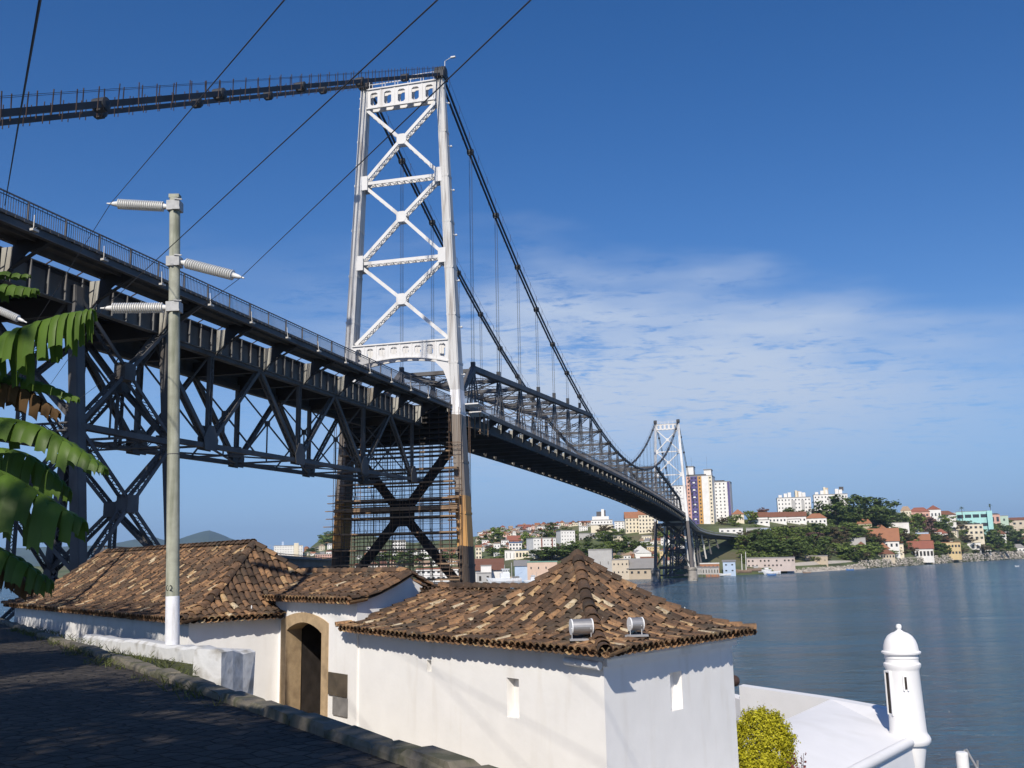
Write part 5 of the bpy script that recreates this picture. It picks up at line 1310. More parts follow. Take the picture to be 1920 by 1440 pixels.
mb = MB(); mb.box(V(.42*W_,-.2,H_*.5), W_*.15, .5, H_); o = mb.build('balcony_stripe', M['w_purple'], None); o.parent = t2; o.location = (0,0,0)
onbld(t2, 'roof_band', 'r_dark', -.15, D_*.4, 1.0, .6, D_*.8, 1.5)
building('apartment_tower', 'white apartment tower half hidden left of the striped tower behind the bridge', 'apartment tower', 1262, 1290, 906, 980, 'w_white', rows=11, cols_=4, ww=.3, wh=.4, dep=18, rz=-.1)
def hilltop(px0, px1, y0, y1, tx0, tx1, ty, lbl):
    t = building('apartment_block', lbl, 'apartment block', px0, px1, y0, y1, 'w_white', rows=4, cols_=10, ww=.34, wh=.36, dep=22, rz=.05)
    W_, D_, H_ = t['_dim']; sc = W_/(px1-px0); pm = (px0+px1)/2
    onbld(t, 'stair_tower', 'w_tan', ((tx0+tx1)/2-pm)*sc/W_+.012, D_*.4, 1.0, (tx1-tx0)*sc/W_, 6, (y0-ty)*sc)
    onbld(t, 'water_tank', 'w_cream', ((tx0*.7+tx1*.3)-pm)*sc/W_, D_*.25, 1.0, .06, 4, (y0-ty)*sc+.6)
    for x, h in ((-.40,3.0),(-.24,4.2),(-.12,5.0),(.2,5.4),(.31,4.6)): onbld(t, 'roof_shed', 'w_white', x, D_*.3, 1.0, .10, 6, h)
    onbld(t, 'balcony_recess', 'w_grey', -.02, -.1, .1, .12, .5, H_*.75); onbld(t, 'balcony_recess', 'w_grey', .26, -.1, .1, .09, .5, H_*.75)
    return t
hilltop(1460, 1521, 934, 963, 1493, 1502, 921, 'cream apartment block with rooftop tower standing alone on the hill crest, left of the two')
hilltop(1529, 1590, 928, 960, 1547, 1556, 914, 'cream apartment block with rooftop tower partly hidden by the dark grove, right of the two')
g = ground_at(1580, 950); mt = thing('antenna_mast', 'thin antenna mast beside the right apartment block on the crest', 'antenna mast', g)
mb = MB(); h_ = 40*g[1]/FOC; mb.tube([g, g+ZZ*h_], [.5,.35], 6); mb.build('mast', M['r_dark'], mt); mb = MB()
for k in range(3): mb.box(g+ZZ*(h_*(.86+.06*k)), 4, 1, 1.2)
mb.build('antenna_panel', M['r_dark'], mt)
t = building('hotel', 'aqua and white hotel with window bands on the right hillside', 'hotel', 1799, 1851, 960, 992, 'w_aqua', rows=2, cols_=4, ww=.8, wh=.38, dep=26)
onbld(t, 'aqua_fin', 'w_aqua', .56, -.3, -.05, .16, 8, t['_dim'][2]*1.06); onbld(t, 'grey_side', 'w_grey', -.55, 4, 0, .12, 8, t['_dim'][2]*.98)
t = building('hotel_wing', 'cream hotel wing with three rows of dark windows below the aqua block', 'hotel wing', 1786, 1842, 985, 1014, 'w_cream', rows=3, cols_=7, ww=.5, wh=.42, dep=22)
onbld(t, 'grey_end', 'w_grey', -.58, 3, 0, .3, 10, t['_dim'][2]*.92)
building('stone_house', 'grey green block at the right edge of the hill', 'house', 1878, 1892, 968, 995, 'w_mint', dep=20, rows=2, cols_=1, ww=.2, wh=.3); building('apartment_block', 'beige block with dark roof at the right frame edge', 'apartment block', 1890, 1930, 976, 1000, 'w_beige', 'gable', 'r_brown', rows=2, cols_=4, ww=.4, wh=.3)
building('villa', 'purple roofed villa beside the aqua hotel', 'villa', 1859, 1875, 965, 982, 'w_rose', 'hip', 'r_dark', rows=1, cols_=2)
# orange roofed apartment pair near the far tower, and the centre of the town
building('apartment_block', 'cream block with orange roof and vertical strips, left of the pair beside the far pier', 'apartment block', 1173, 1206, 972, 999, 'w_cream', 'gable', 'r_orange', 4, 5, .35, .5, rz=.1, rh=5)
building('apartment_block', 'cream block with orange roof nearest the far bridge tower, right of the pair', 'apartment block', 1199, 1234, 966, 1000, 'w_cream', 'gable', 'r_orange', 5, 6, .4, .45, rh=4.5)
t = building('hotel', 'white stepped block with a dark sided roof tower above the town', 'hotel', 1109, 1148, 976, 990, 'w_white', rows=2, cols_=7, ww=.35, wh=.35, dep=26, base=800)
onbld(t, 'stepped_storey', 'w_white', -.05, 8, 1.0, .78, 12, 3.4); onbld(t, 'roof_tower', 'w_white', .06, 9, 1.0, .13, 6, 9.5); onbld(t, 'tower_side', 'r_dark', -.12, 9.5, 1.0, .23, 6, 7.6); onbld(t, 'tower_side', 'r_dark', .165, 9.5, 1.0, .07, 6, 8.6)
building('hall', 'large blank cream hall below the stepped white block', 'hall', 1109, 1150, 985, 999, 'w_cream', 'flat', 'r_grey', dep=24, base=770)
t = building('concrete_block', 'unfinished grey concrete block with a row of dark openings', 'concrete block', 1087, 1139, 1001, 1019, 'w_grey', rows=1, cols_=8, ww=.42, wh=.22, wkey='dark', dep=18, base=740)
building('apartment_block', 'narrow white block with dark stripe left of the grey concrete block', 'apartment block', 1049, 1082, 997, 1028, 'w_white', rows=5, cols_=5, ww=.25, wh=.3, rz=.25, dep=14)
t = building('apartment_block', 'white five storey block with maroon stripes left of the scrub slope', 'apartment block', 996, 1048, 1011, 1047, 'w_white', rows=5, cols_=7, ww=.26, wh=.28, rz=.3, dep=16)
for x in (-.13, .33): onbld(t, 'maroon_stripe', 'w_maroon', x, -.05, 0, .05, .5, t['_dim'][2])
building('apartment_block', 'white slab behind the orange roofed pair', 'apartment block', 1153, 1171, 979, 997, 'w_white', rows=4, cols_=3, ww=.3, wh=.4)
building('hall', 'low white hall with dark slot windows in the lower town', 'hall', 947, 967, 1034, 1050, 'w_white', rows=1, cols_=3, ww=.12, wh=.6, dep=16); building('hall', 'low cream hall with blue roof edge beside the palms', 'hall', 967, 991, 1033, 1048, 'w_cream', 'flat', 'r_blue', rows=1, cols_=4, dep=16)
building('house', 'slim white four storey house with side windows in the lower town', 'house', 926, 938, 1021, 1043, 'w_white', rows=3, cols_=2, ww=.35, wh=.3); building('house', 'white house with dark blue roof below an orange one', 'house', 955, 978, 1019, 1032, 'w_white', 'shed', 'r_blue', rows=2, cols_=4, rh=1)
building('house', 'orange roofed hall behind the blue roofed house', 'house', 952, 976, 1014, 1020, 'w_brick', 'gable', 'r_red', rh=4, dep=10)
building('house', 'cream three storey house just right of the near tower leg', 'house', 892, 903, 1027, 1049, 'w_cream', 'gable', 'r_orange', rows=3, cols_=2)
for (a, b, y0, y1, w, r, c, l) in [(1058,1082,1003,1012,'w_cream',2,5,'low cream block on the left hill right of the narrow striped block'),(1008,1030,988,998,'w_white',2,5,'white block high on the left hill below the skyline'),(962,984,997,1007,'w_white',2,5,'white block on the left hill left of the tall green tree'),(928,946,1004,1013,'w_cream',2,4,'cream block on the upper left hillside'),(904,916,1014,1026,'w_white',3,3,'slim white block near the right edge of the near tower leg'),(1086,1102,988,996,'w_white',2,4,'small white block on the skyline left of the stepped hotel'),(1150,1168,1006,1016,'w_beige',2,4,'beige block behind the big round tree'),(1204,1222,1006,1018,'w_cream',2,4,'cream block directly under the orange roofed pair'),(1214,1236,1026,1036,'w_yellow',2,5,'ochre yellow block left of the far tower leg'),(1240,1264,1010,1022,'w_white',2,5,'white block between the legs of the far tower, upper'),(1238,1262,1034,1047,'w_yellow',2,5,'ochre block between the legs of the far tower, lower'),(1264,1288,1024,1034,'w_white',2,5,'white block right between the far tower legs'),(1018,1040,1000,1010,'w_grey',2,5,'grey block in the middle of the left hillside'),(940,954,1014,1024,'w_white',2,3,'white cube block left of the blue roofed house')]:
    building('apartment_block', l, 'apartment block', a, b, y0, y1, w, rows=r, cols_=c, ww=.35, wh=.35, dep=12)
# waterfront sheds
QY = 515
def q(px, py): return at(px, py, QY)
building('warehouse', 'long peach warehouse with small paired windows on the quay', 'warehouse', 990, 1044, 1055, 1074, 'w_peach', 'flat', 'r_green', rows=1, cols_=4, ww=.15, wh=.2, base=505, dep=14, ext=10)
building('warehouse', 'quay warehouse with wide rust brown roof and white front', 'warehouse', 893, 942, 1070, 1090, 'w_white', 'shed', 'r_brown', base=505, dep=20, rh=6, ext=8)
building('shed', 'white boxy shed in front of the brown roofed warehouse', 'shed', 902, 921, 1062, 1076, 'w_white', base=497, dep=5); building('shed', 'grey concrete shed on the quay under the white box', 'shed', 894, 921, 1076, 1093, 'w_grey', rows=1, cols_=2, ww=.3, wh=.5, wkey='dark', base=495, dep=5)
building('warehouse', 'grey roofed shed between the white ship and the peach warehouse', 'warehouse', 966, 992, 1062, 1085, 'w_blue', 'shed', 'r_grey', base=510, dep=12, rh=3)
building('warehouse', 'tall windowless pale grey store block behind the tiled roof apex', 'warehouse', 1104, 1149, 1033, 1078, 'w_grey', rows=1, cols_=3, ww=.06, wh=.12, wkey='dark', base=500, dep=16, ext=10, rz=-.05)
building('warehouse', 'beige flat roofed store right of the tall grey block', 'warehouse', 1149, 1179, 1051, 1080, 'w_beige', rows=2, cols_=4, ww=.3, wh=.2, base=498, dep=14); building('warehouse', 'low grey gabled warehouse with shallow roof by the far pier', 'warehouse', 1180, 1228, 1066, 1080, 'w_tan', 'gable', 'r_grey', rows=1, cols_=4, ww=.35, wh=.3, base=497, dep=18, rh=5)
building('warehouse', 'brown roofed shed beside the left far pier', 'warehouse', 1204, 1232, 1062, 1075, 'w_brick', 'gable', 'r_brown', base=520, dep=12, rh=5)
building('house', 'pink gabled house in the lower town above the sheds', 'house', 1190, 1212, 1032, 1041, 'w_pink', 'gablef', 'r_white', rows=1, cols_=2, rh=3, dep=10); building('house', 'white gabled house in front of the pink one', 'house', 1193, 1221, 1037, 1047, 'w_white', 'gablef', 'r_white', rh=3, dep=8)
qw = MB()
for a, b in ((930,1050),(1050,1142),(1142,1232)):
    p, q_ = atz(a, interp(SH,a,1), 0), atz(b, interp(SH,b,1), 0); qw.hexa([p-ZZ*2+V(0,-3,0), q_-ZZ*2+V(0,-3,0), q_-ZZ*2+V(0,6,0), p-ZZ*2+V(0,6,0), p+ZZ*2.2+V(0,-3,0), q_+ZZ*2.2+V(0,-3,0), q_+ZZ*2.2+V(0,6,0), p+ZZ*2.2+V(0,6,0)])
tag(qw.build('sea_wall', M['w_tan'], None, loc=atz(1142,1085,0)), 'long tan sea wall along the town quay left of the far pier', 'sea wall')
# low white long factory seen through the scaffolding
building('factory', 'long low white factory seen through the scaffolding of the near tower', 'factory', 782, 872, 1068, 1088, 'w_white', 'flat', 'r_red', rows=2, cols_=10, ww=.5, wh=.3, base=540, dep=16)
building('apartment_block', 'white block left of the leg cross seen through the scaffolding', 'apartment block', 736, 760, 1014, 1036, 'w_white', rows=4, cols_=5); building('apartment_block', 'small white block at the left behind the scaffolding', 'apartment block', 688, 712, 1026, 1042, 'w_white', rows=3, cols_=4); building('apartment_block', 'wide low white block behind the right half of the scaffolding', 'apartment block', 790, 830, 1030, 1046, 'w_white', rows=3, cols_=7)
building('apartment_block', 'blue roofed white market hall low behind the scaffolding', 'market hall', 672, 740, 1074, 1088, 'w_white', 'shed', 'r_blue', rows=1, cols_=9, base=560, dep=12, rh=2)
# far left
t = building('apartment_block', 'long bright white apartment block above the low road bridge', 'apartment block', 515, 566, 1024, 1046, 'w_white', rows=5, cols_=11, ww=.3, wh=.3, base=1150, dep=16)
onbld(t, 'gable_tower', 'w_cream', .27, 4, 0, .16, 9, t['_dim'][2]*1.22); onbld(t, 'roof_tank', 'w_blue', -.2, 6, 1, .07, 5, 5)
building('terrace_houses', 'pinkish terrace of flats left of the near tower leg', 'flats', 592, 630, 1040, 1052, 'w_rose', rows=3, cols_=9, base=1000, dep=10)
# right hand hillside: row houses, villas, sheds
for i, (a, b, y0, y1, r, l) in enumerate([(1374,1395,965,981,'r_orange','cream house with orange hip roof right of the tall towers'),(1410,1439,970,982,'r_brown','leftmost of the three long white crest houses with brown roofs'),(1443,1474,970,982,'r_brown','middle of the three long white crest houses with brown roofs'),(1476,1511,969,981,'r_brown','rightmost of the three long white crest houses with brown roofs'),(1513,1549,972,983,'r_orange','white villa with orange hip roof beside the dark grove')]):
    building('house', l, 'house', a, b, y0, y1, 'w_white' if i else 'w_cream', 'hip' if i in (0,4) else 'gable', r, 1, 5, .4, .3, rh=4.2, dep=11)
for a, b, y0, y1, w, l in [(1404,1442,976,984,'w_white','low white garden wall house in front of the left crest house'),(1400,1424,991,1000,'w_grey','grey shed beside the far viaduct end'),(1424,1447,991,1000,'w_blue','pale blue shed between the grey and tan ones'),(1448,1465,992,1002,'w_tan','tan shed with wooden doors on the slope'),(1350,1392,992,1000,'w_white','white flat roofed building beside the curving viaduct'),(1478,1500,974,982,'w_white','low white terrace under the rightmost crest house'),(1540,1557,989,993,'w_white','small white kiosk on the green slope')]:
    building('shed', l, 'shed', a, b, y0, y1, w, 'flat', 'r_grey', 1, 4, .4, .3, dep=8)
building('beach_pavilion', 'tan flat beach pavilion beside the sand bank', 'pavilion', 1512, 1551, 1044, 1058, 'w_tan', rows=1, cols_=4, ww=.12, wh=.2, dep=10)
building('derelict_house', 'derelict pinkish long house behind the beached boats', 'derelict house', 1404, 1488, 1049, 1066, 'w_shell', 'flat', 'r_grey', rows=2, cols_=12, ww=.4, wh=.35, dep=8, wkey='dark', skip=.3)
building('ruin_wall', 'long ruined grey stone wall on the slope above the flat crowned tree', 'ruined wall', 1584, 1622, 1010, 1026, 'w_grey', dep=3)
building('villa', 'wide orange roofed villa with white terrace at the left of the right shore row', 'villa', 1632, 1684, 1016, 1030, 'w_white', 'gable', 'r_orange', 1, 6, .4, .4, rh=11, dep=16)
building('villa', 'low brown roofed pavilion villa near the rocks', 'villa', 1636, 1676, 1040, 1048, 'w_beige', 'hip', 'r_brown', 1, 8, .5, .5, rh=4)
building('villa', 'cream tower house with small square windows at the shore', 'villa', 1679, 1695, 1022, 1046, 'w_cream', rows=2, cols_=2, ww=.25, wh=.16); building('villa', 'white arcaded restaurant with red roofs above the rocks', 'restaurant', 1694, 1748, 1030, 1047, 'w_white', 'gable', 'r_red', 1, 9, .6, .5, rh=7, wkey='dark')
building('villa', 'red roofed upper villa behind the arcaded restaurant', 'villa', 1696, 1742, 1014, 1026, 'w_pink', 'gable', 'r_orange', 1, 5, rh=6)
building('villa', 'stepped bluish white modern villa in the shore row', 'villa', 1720, 1742, 1000, 1024, 'w_blue', rows=4, cols_=3, ww=.6, wh=.3)
building('villa', 'yellow two storey villa with white window band', 'villa', 1752, 1800, 1020, 1044, 'w_yellow', 'flat', 'r_orange', rows=2, cols_=9, ww=.6, wh=.35); building('villa', 'white flat roofed villa right of the yellow one', 'villa', 1812, 1838, 1019, 1033, 'w_white', rows=1, cols_=3, ww=.6, wh=.4)
building('villa', 'brown roofed long house at the right frame edge above the rocks', 'villa', 1884, 1930, 1016, 1027, 'w_cream', 'gable', 'r_brown', 1, 5, rh=7)
for a, b, y0, y1, w, r, l in [(1707,1742,960,972,'w_rose','r_red','red roofed rosy house on the skyline, leftmost of the skyline trio'),(1740,1764,956,974,'w_white','r_red','white steep gabled house in the middle of the skyline trio'),(1748,1790,966,978,'w_white','r_brown','white house with wide red brown hip roof left of the aqua hotel'),(1690,1708,958,966,'w_cream','r_tan','small cream house peeping over the dark grove'),(1608,1634,982,990,'w_tan','r_orange','small orange roofed shelter under the dark grove')]:
    building('house', l, 'house', a, b, y0, y1, w, 'gablef' if 'steep' in l else 'hip', r, 1, 4, .4, .3, rh=5)
for (a, b, y0, y1, w, r, l) in [(1754,1776,1001,1010,'w_white','r_red','white house with red roof left of the cream hotel wing'),(1762,1786,1014,1022,'w_cream','r_brown','cream house with brown roof above the yellow villa'),(1838,1858,1034,1043,'w_white','r_grey','white house with grey roof beside the right rocks'),(1850,1872,1020,1029,'w_cream','r_orange','cream house with orange roof below the aqua fin'),(1868,1886,1002,1011,'w_white','r_brown','white house with brown roof under the grey green block'),(1640,1662,992,1001,'w_cream','r_orange','cream house with orange roof just below the crest grove'),(1670,1692,1000,1008,'w_white','r_red','white house with red roof right below the crest grove'),(1604,1628,1028,1037,'w_tan','r_brown','tan house with brown roof left of the orange roofed villa'),(1646,1668,1030,1038,'w_white','r_orange','small white house with orange roof in front of the orange roofed villa'),(1704,1722,984,993,'w_cream','r_red','cream house with red roof under the skyline trio'),(1898,1922,1030,1039,'w_white','r_grey','white house with grey roof at the right end of the rocks')]:
    building('house', l, 'house', a, b, y0, y1, w, 'hip', r, 1, 4, .4, .36, rh=5, dep=12)
building('retaining_wall', 'long pale balustraded wall below the dark grove', 'wall', 1622, 1700, 982, 986, 'w_white', dep=2)
# riverside under the bridge
building('boathouse', 'brick red boathouse by the right far pier', 'boathouse', 1312, 1348, 1058, 1070, 'w_brick', 'flat', 'r_white', 1, 5, .3, .5, base=525, dep=9); building('boathouse', 'pale blue boathouse with two windows at the water', 'boathouse', 1357, 1379, 1054, 1075, 'w_blue', 'shed', 'r_grey', 2, 2, .3, .22, base=535, dep=9, rh=1)
for a, b, l in ((1306,1316,'weathered grey stilt hut nearest the far pier'),(1317,1332,'middle weathered stilt hut over the water'),(1333,1348,'rightmost weathered stilt hut over the water')):
    t = building('stilt_hut', l, 'hut', a, b, 1065, 1077, 'w_grey', 'shed', 'r_grey', 1, 3, .3, .5, base=505, dep=5, wkey='dark', ext=0, rh=.6)
    W_, D_, H_ = t['_dim']; mb = MB()
    for x in (-.45,-.15,.15,.45):
        for y in (.2, D_-.3): mb.bar(V(x*W_, y, -4), V(x*W_, y, 0), .2, .2)
    o = mb.build('stilts', M['w_darkgrey'], None); o.parent = t; o.location = (0,0,0)
# town houses in terraces up the left hillside
wc = [('white','w_white'),('cream','w_cream'),('white','w_white'),('cream','w_cream'),('white','w_white'),('beige','w_beige'),('grey','w_grey'),('pink','w_pink'),('brick','w_brick'),('tan','w_tan'),('white','w_white'),('white','w_white'),('peach','w_peach')]
rc = [('orange','r_orange'),('brown','r_brown'),('red','r_red'),('grey','r_grey'),('dark','r_dark'),('tan','r_tan')]
ordn_ = ['first','second','third','fourth','fifth','sixth','seventh','eighth','ninth','tenth','eleventh','twelfth','thirteenth','fourteenth','fifteenth','sixteenth','seventeenth','eighteenth','nineteenth','twentieth']
ordn = ordn_+['twenty-'+q for q in ordn_[:9]]+['thirtieth']
ROWS = [('left hill skyline row', 897, 1108, 1007, 984, 30, 10), ('left hill second row', 900, 1046, 1013, 991, 24, 10), ('left hill third row', 897, 1046, 1020, 1000, 22, 11), ('left hill fourth row', 906, 1044, 1028, 1008, 18, 11), ('lower row beside near tower leg', 904, 996, 1036, 1026, 12, 11), ('row behind quay sheds', 1150, 1232, 1050, 1044, 11, 12), ('slope under orange roofed pair', 1180, 1290, 1030, 1014, 12, 12), ('row between far tower legs', 1236, 1292, 1062, 1052, 5, 11), ('upper row behind scaffolding', 668, 872, 1048, 1040, 14, 13), ('lower row behind scaffolding', 662, 872, 1066, 1060, 13, 13), ('upper row left of near tower', 570, 632, 1036, 1030, 6, 10), ('lower row left of near tower', 560, 632, 1046, 1042, 7, 9), ('row under far viaduct', 1238, 1300, 1046, 1034, 5, 12), ('shore row left of orange villa', 1560, 1630, 1040, 1036, 3, 15), ('row behind the shore restaurants', 1745, 1900, 1006, 1004, 5, 14)]
for (desc, a, b, ya, yb, n, sz) in ROWS:
    for i in range(n):
        f = (i+.5)/n; px = lerp(a, b, f)+R_.uniform(-2,2); py = lerp(ya, yb, f**.6)+R_.uniform(-1.5,1.5); w = sz*R_.uniform(.75,1.25); h = sz*R_.uniform(.42,.8)
        cn_, cm = wc[R_.randrange(len(wc))]; rn, rm = rc[R_.randrange(len(rc))]; rt_ = R_.choice(['gable','hip','gablef','flat','shed'])
        rnm = {'gable':'pitched','hip':'hipped','gablef':'gabled','flat':'flat','shed':'sloping'}[rt_]
        building('house', f'{cn_} house with {rn} {rnm} roof, {ordn[i]} from left in {desc}', 'house', px-w/2, px+w/2, py-h, py, cm, rt_, rm, 2 if h > 7 else 1, 2, .36, .4, dep=7, rh=1.8, group='small houses stacked up the town hillside', rz=R_.uniform(-.3,.3))

# ------------------------------------------------------------------ low road bridge on the left
rb = thing('road_bridge', 'low dark concrete road bridge crossing the strait behind the near tower', 'road bridge', V(-100,380,14))
ra, rb_ = V(-74,190,0), V(-192,1120,0); rd = nrm(rb_-ra); rn_ = V(rd[1],-rd[0],0)
M['darkcon'] = mat('dark_bridge_concrete', (.10,.10,.105), .9, .2, .05)
LB = np.linalg.norm(rb_-ra); mb = MB()
mb.hexa([ra+rn_*5+ZZ*9.3, rb_+rn_*5+ZZ*9.3, rb_-rn_*5+ZZ*9.3, ra-rn_*5+ZZ*9.3, ra+rn_*5+ZZ*13.2, rb_+rn_*5+ZZ*13.2, rb_-rn_*5+ZZ*13.2, ra-rn_*5+ZZ*13.2]); mb.build('girder', M['darkcon'], rb)
mb = MB(); mb.hexa([ra+rn_*8+ZZ*13.2, rb_+rn_*8+ZZ*13.2, rb_-rn_*8+ZZ*13.2, ra-rn_*8+ZZ*13.2, ra+rn_*8+ZZ*14.3, rb_+rn_*8+ZZ*14.3, rb_-rn_*8+ZZ*14.3, ra-rn_*8+ZZ*14.3]); mb.build('deck', M['darkcon'], rb)
for sd in (1,-1):
    mb = MB(); mb.bar(ra+rn_*7.8*sd+ZZ*14.9, rb_+rn_*7.8*sd+ZZ*14.9, .25, .2)
    for k in range(150): p = lerp(ra, rb_, k/150)+rn_*7.8*sd; mb.bar(p+ZZ*14.2, p+ZZ*14.9, .15, .15, rd)
    mb.build('parapet', M['w_brick'], rb)
for k in range(11):
    p = lerp(ra, rb_, (k+.4)/11); mb = MB(); mb.box(p+ZZ*4, 2.6, 7, 10.7, (rd, rn_, ZZ)); mb.build('pier', M['darkcon'], rb)
for k, px in enumerate((455, 468, 476, 494, 506, 512)):
    p = at(px, 1044, 420+40*k); t = thing('street_lamp', f'thin lamp mast on the low road bridge, {ordn[k]} from the left', 'street lamp', p-ZZ*2, 0, 'lamp masts on the road bridge'); mb = MB(); mb.tube([p-ZZ*2, p+ZZ*6.5], .07, 5); mb.build('mast', M['w_grey'], t); mb = MB(); mb.box(p+ZZ*6.5, 1.4, .3, .18); mb.build('lantern', M['w_grey'], t)

# ------------------------------------------------------------------ boats
M['hull_white'] = mat('white_hull_paint', (.72,.74,.76), .5, .06, .5, dirt=((.35,.2,.12), .5, .55, .75), dscale=(.4,.4,.4)); M['hull_wood'] = mat('weathered_hull', (.24,.17,.12), .8, .2, .6); M['hull_blue'] = mat('blue_hull_paint', (.10,.20,.42), .5)
def hull(mb, L, Bm, H, sheer=.25, rake=.16):
    n = 14; rows = []
    for i in range(n+1):
        f = i/n; x = -L/2+L*f; b = Bm/2*(1-(max(0, (.35-f)/.35))**2.2)*(1-.25*max(0,(f-.8)/.2)); top = H*(1+sheer*(2*f-1)**2*(1.6 if f < .5 else .7))
        row = []
        for k, (yy, zz) in enumerate(((1,1),(.96,.55),(.62,.12),(0,0),(-.62,.12),(-.96,.55),(-1,1))): row.append(V(x+(-rake*L*(zz-.2)*max(0,(.3-f)/.3)), yy*b+.001*k, -H*.35+zz*(top+H*.35)))
        rows.append(row)
    w = 7; mb.add([p for r in rows for p in r], [(i*w+k, (i+1)*w+k, (i+1)*w+k+1, i*w+k+1) for i in range(n) for k in range(6)]+[tuple(range(w))[::-1], tuple(n*w+k for k in range(w))]+[((i)*w+6, (i+1)*w+6, (i+1)*w, i*w) for i in range(n)])
def local(t, mb, nm, m, par=None):
    o = mb.build(nm, M[m], None); o.parent = par or t; o.location = (0,0,0); return o
def ship(px, py, y, L, label, sc=1):
    p = at(px, py, y); p[2] = 0; t = thing('fishing_ship', label, 'ship', p, .12)
    mb = MB(); hull(mb, L, L*.26, L*.13); local(t, mb, 'hull', 'hull_white')
    mb = MB(); mb.box(V(-L*.02,0,L*.22), L*.3, L*.2, L*.17); mb.box(V(L*.0,0,L*.36), L*.22, L*.18, L*.11); mb.box(V(L*.0,0,L*.425), L*.26, L*.21, L*.02); h = local(t, mb, 'deckhouse', 'hull_white')
    for i in range(4):
        mb = MB(); mb.box(V(-L*.08+i*L*.055,-L*.091,L*.37), L*.035, .08, L*.04); local(t, mb, 'window', 'pane')
    mb = MB(); mb.tube([V(L*.2,0,L*.1), V(L*.2,0,L*.62)], L*.012, 6); mb.tube([V(-L*.03,0,L*.43), V(-L*.03,0,L*.56)], L*.008, 6); local(t, mb, 'mast', 'w_grey')
    mb = MB(); mb.tube([V(L*.2,0,L*.12), V(L*.52,-L*.03,L*.33)], L*.011, 6); local(t, mb, 'boom', 'w_blue')
    mb = MB(); mb.box(V(L*.33,0,L*.16), L*.2, L*.16, L*.07); local(t, mb, 'winch_house', 'w_darkgrey'); return t
ship(948, 1092, 478, 15.5, 'white fishing ship with tall wheelhouse moored at the quay, bow to the left')
ship(1000, 1094, 474, 8, 'small white cabin boat behind the tiled roof edge, right of the fishing ship')
def boat(px, py, y, L, m, lbl, masts=0, cab=None):
    p = at(px, py, y); t = thing('boat', lbl, 'boat', p, R_.uniform(-.15,.3)); mb = MB(); hull(mb, L, L*.28, L*.15, .35); local(t, mb, 'hull', m)
    if cab: mb = MB(); mb.box(V(L*.12,0,L*.24), L*.3, L*.2, L*.13); local(t, mb, 'cabin', cab); mb = MB(); mb.box(V(L*.12,0,L*.315), L*.42, L*.26, L*.02); local(t, mb, 'canopy', 'r_white')
    for k in range(masts): mb = MB(); mb.tube([V(-L*.12+k*L*.27,0,L*.1), V(-L*.1+k*L*.29,0,L*(1.2+.15*k))], [.24,.14], 6); local(t, mb, 'mast', 'w_white')
    return t
boat(1395, 1073, 535, 8.2, 'hull_wood', 'beached brown wooden sailing boat with two white masts', 2); boat(1414, 1070, 545, 8, 'hull_wood', 'beached boat with long white canopy right of the two masted boat', 0, 'w_grey')
boat(1434, 1072, 550, 7.5, 'hull_white', 'white beached boat in front of the derelict house', 0, 'w_white'); boat(1448, 1076, 545, 9, 'hull_white', 'long low pale boat at the waterline'); boat(1447, 1079, 520, 5, 'hull_blue', 'small blue rowing boat on the water by the beach'); boat(1513, 1075, 570, 4.5, 'hull_wood', 'small dark rowing boat off the sand bank', 0); boat(1594, 1069.5, 640, 5, 'hull_blue', 'tiny blue boat off the start of the rocks'); boat(1360, 1079, 520, 6, 'hull_white', 'white rowing boat in front of the blue boathouse'); boat(1907, 1062, 650, 2.6, 'hull_white', 'tiny white buoy boat on open water at the right')
# sand bank and rock armour
M['sandbank'] = mat('grey_sand', (.48,.43,.36), .95, .12, .08); M['rock'] = mat('armour_rock', (.42,.38,.33), .95, .25, .5, .4, .6, tint=.5)
mb = MB()
for i in range(30):
    a, b = lerp(1475, 1622, i/30), lerp(1475, 1622, (i+1)/30); rr_ = []
    for px in (a, b):
        y0 = atz(px, interp(SH,px,1)+.3, 0)[1]; hh = 3.0+3.4*math.sin(PI*min(1,max(0,(px-1460)/175)))**.35
        d = sight(px, 1060); d = d/d[1]; rr_.append([V(d[0]*(y0-2),y0-2,-.6), V(d[0]*(y0+9),y0+9,hh*.3), V(d[0]*(y0+20),y0+20,hh*.6), V(d[0]*(y0+30),y0+30,hh), V(d[0]*(y0+70),y0+70,hh*.8)])
    for k in range(4): mb.quad(rr_[0][k], rr_[1][k], rr_[1][k+1], rr_[0][k+1])
kind(mb.build('sand_bank', M['sandbank'], None, True), 'structure')
mb = MB(); rr = random.Random(4); ico = [V(0,0,1),V(.9,0,.35),V(.28,.85,.4),V(-.72,.53,.4),V(-.72,-.53,.35),V(.28,-.85,.4),V(.7,.5,-.4),V(-.28,.85,-.4),V(-.9,0,-.4),V(-.28,-.85,-.4),V(.72,-.53,-.4),V(0,0,-1)]
icf = [(0,1,2),(0,2,3),(0,3,4),(0,4,5),(0,5,1),(1,6,2),(2,7,3),(3,8,4),(4,9,5),(5,10,1),(6,7,2),(7,8,3),(8,9,4),(9,10,5),(10,6,1),(11,7,6),(11,8,7),(11,9,8),(11,10,9),(11,6,10)]
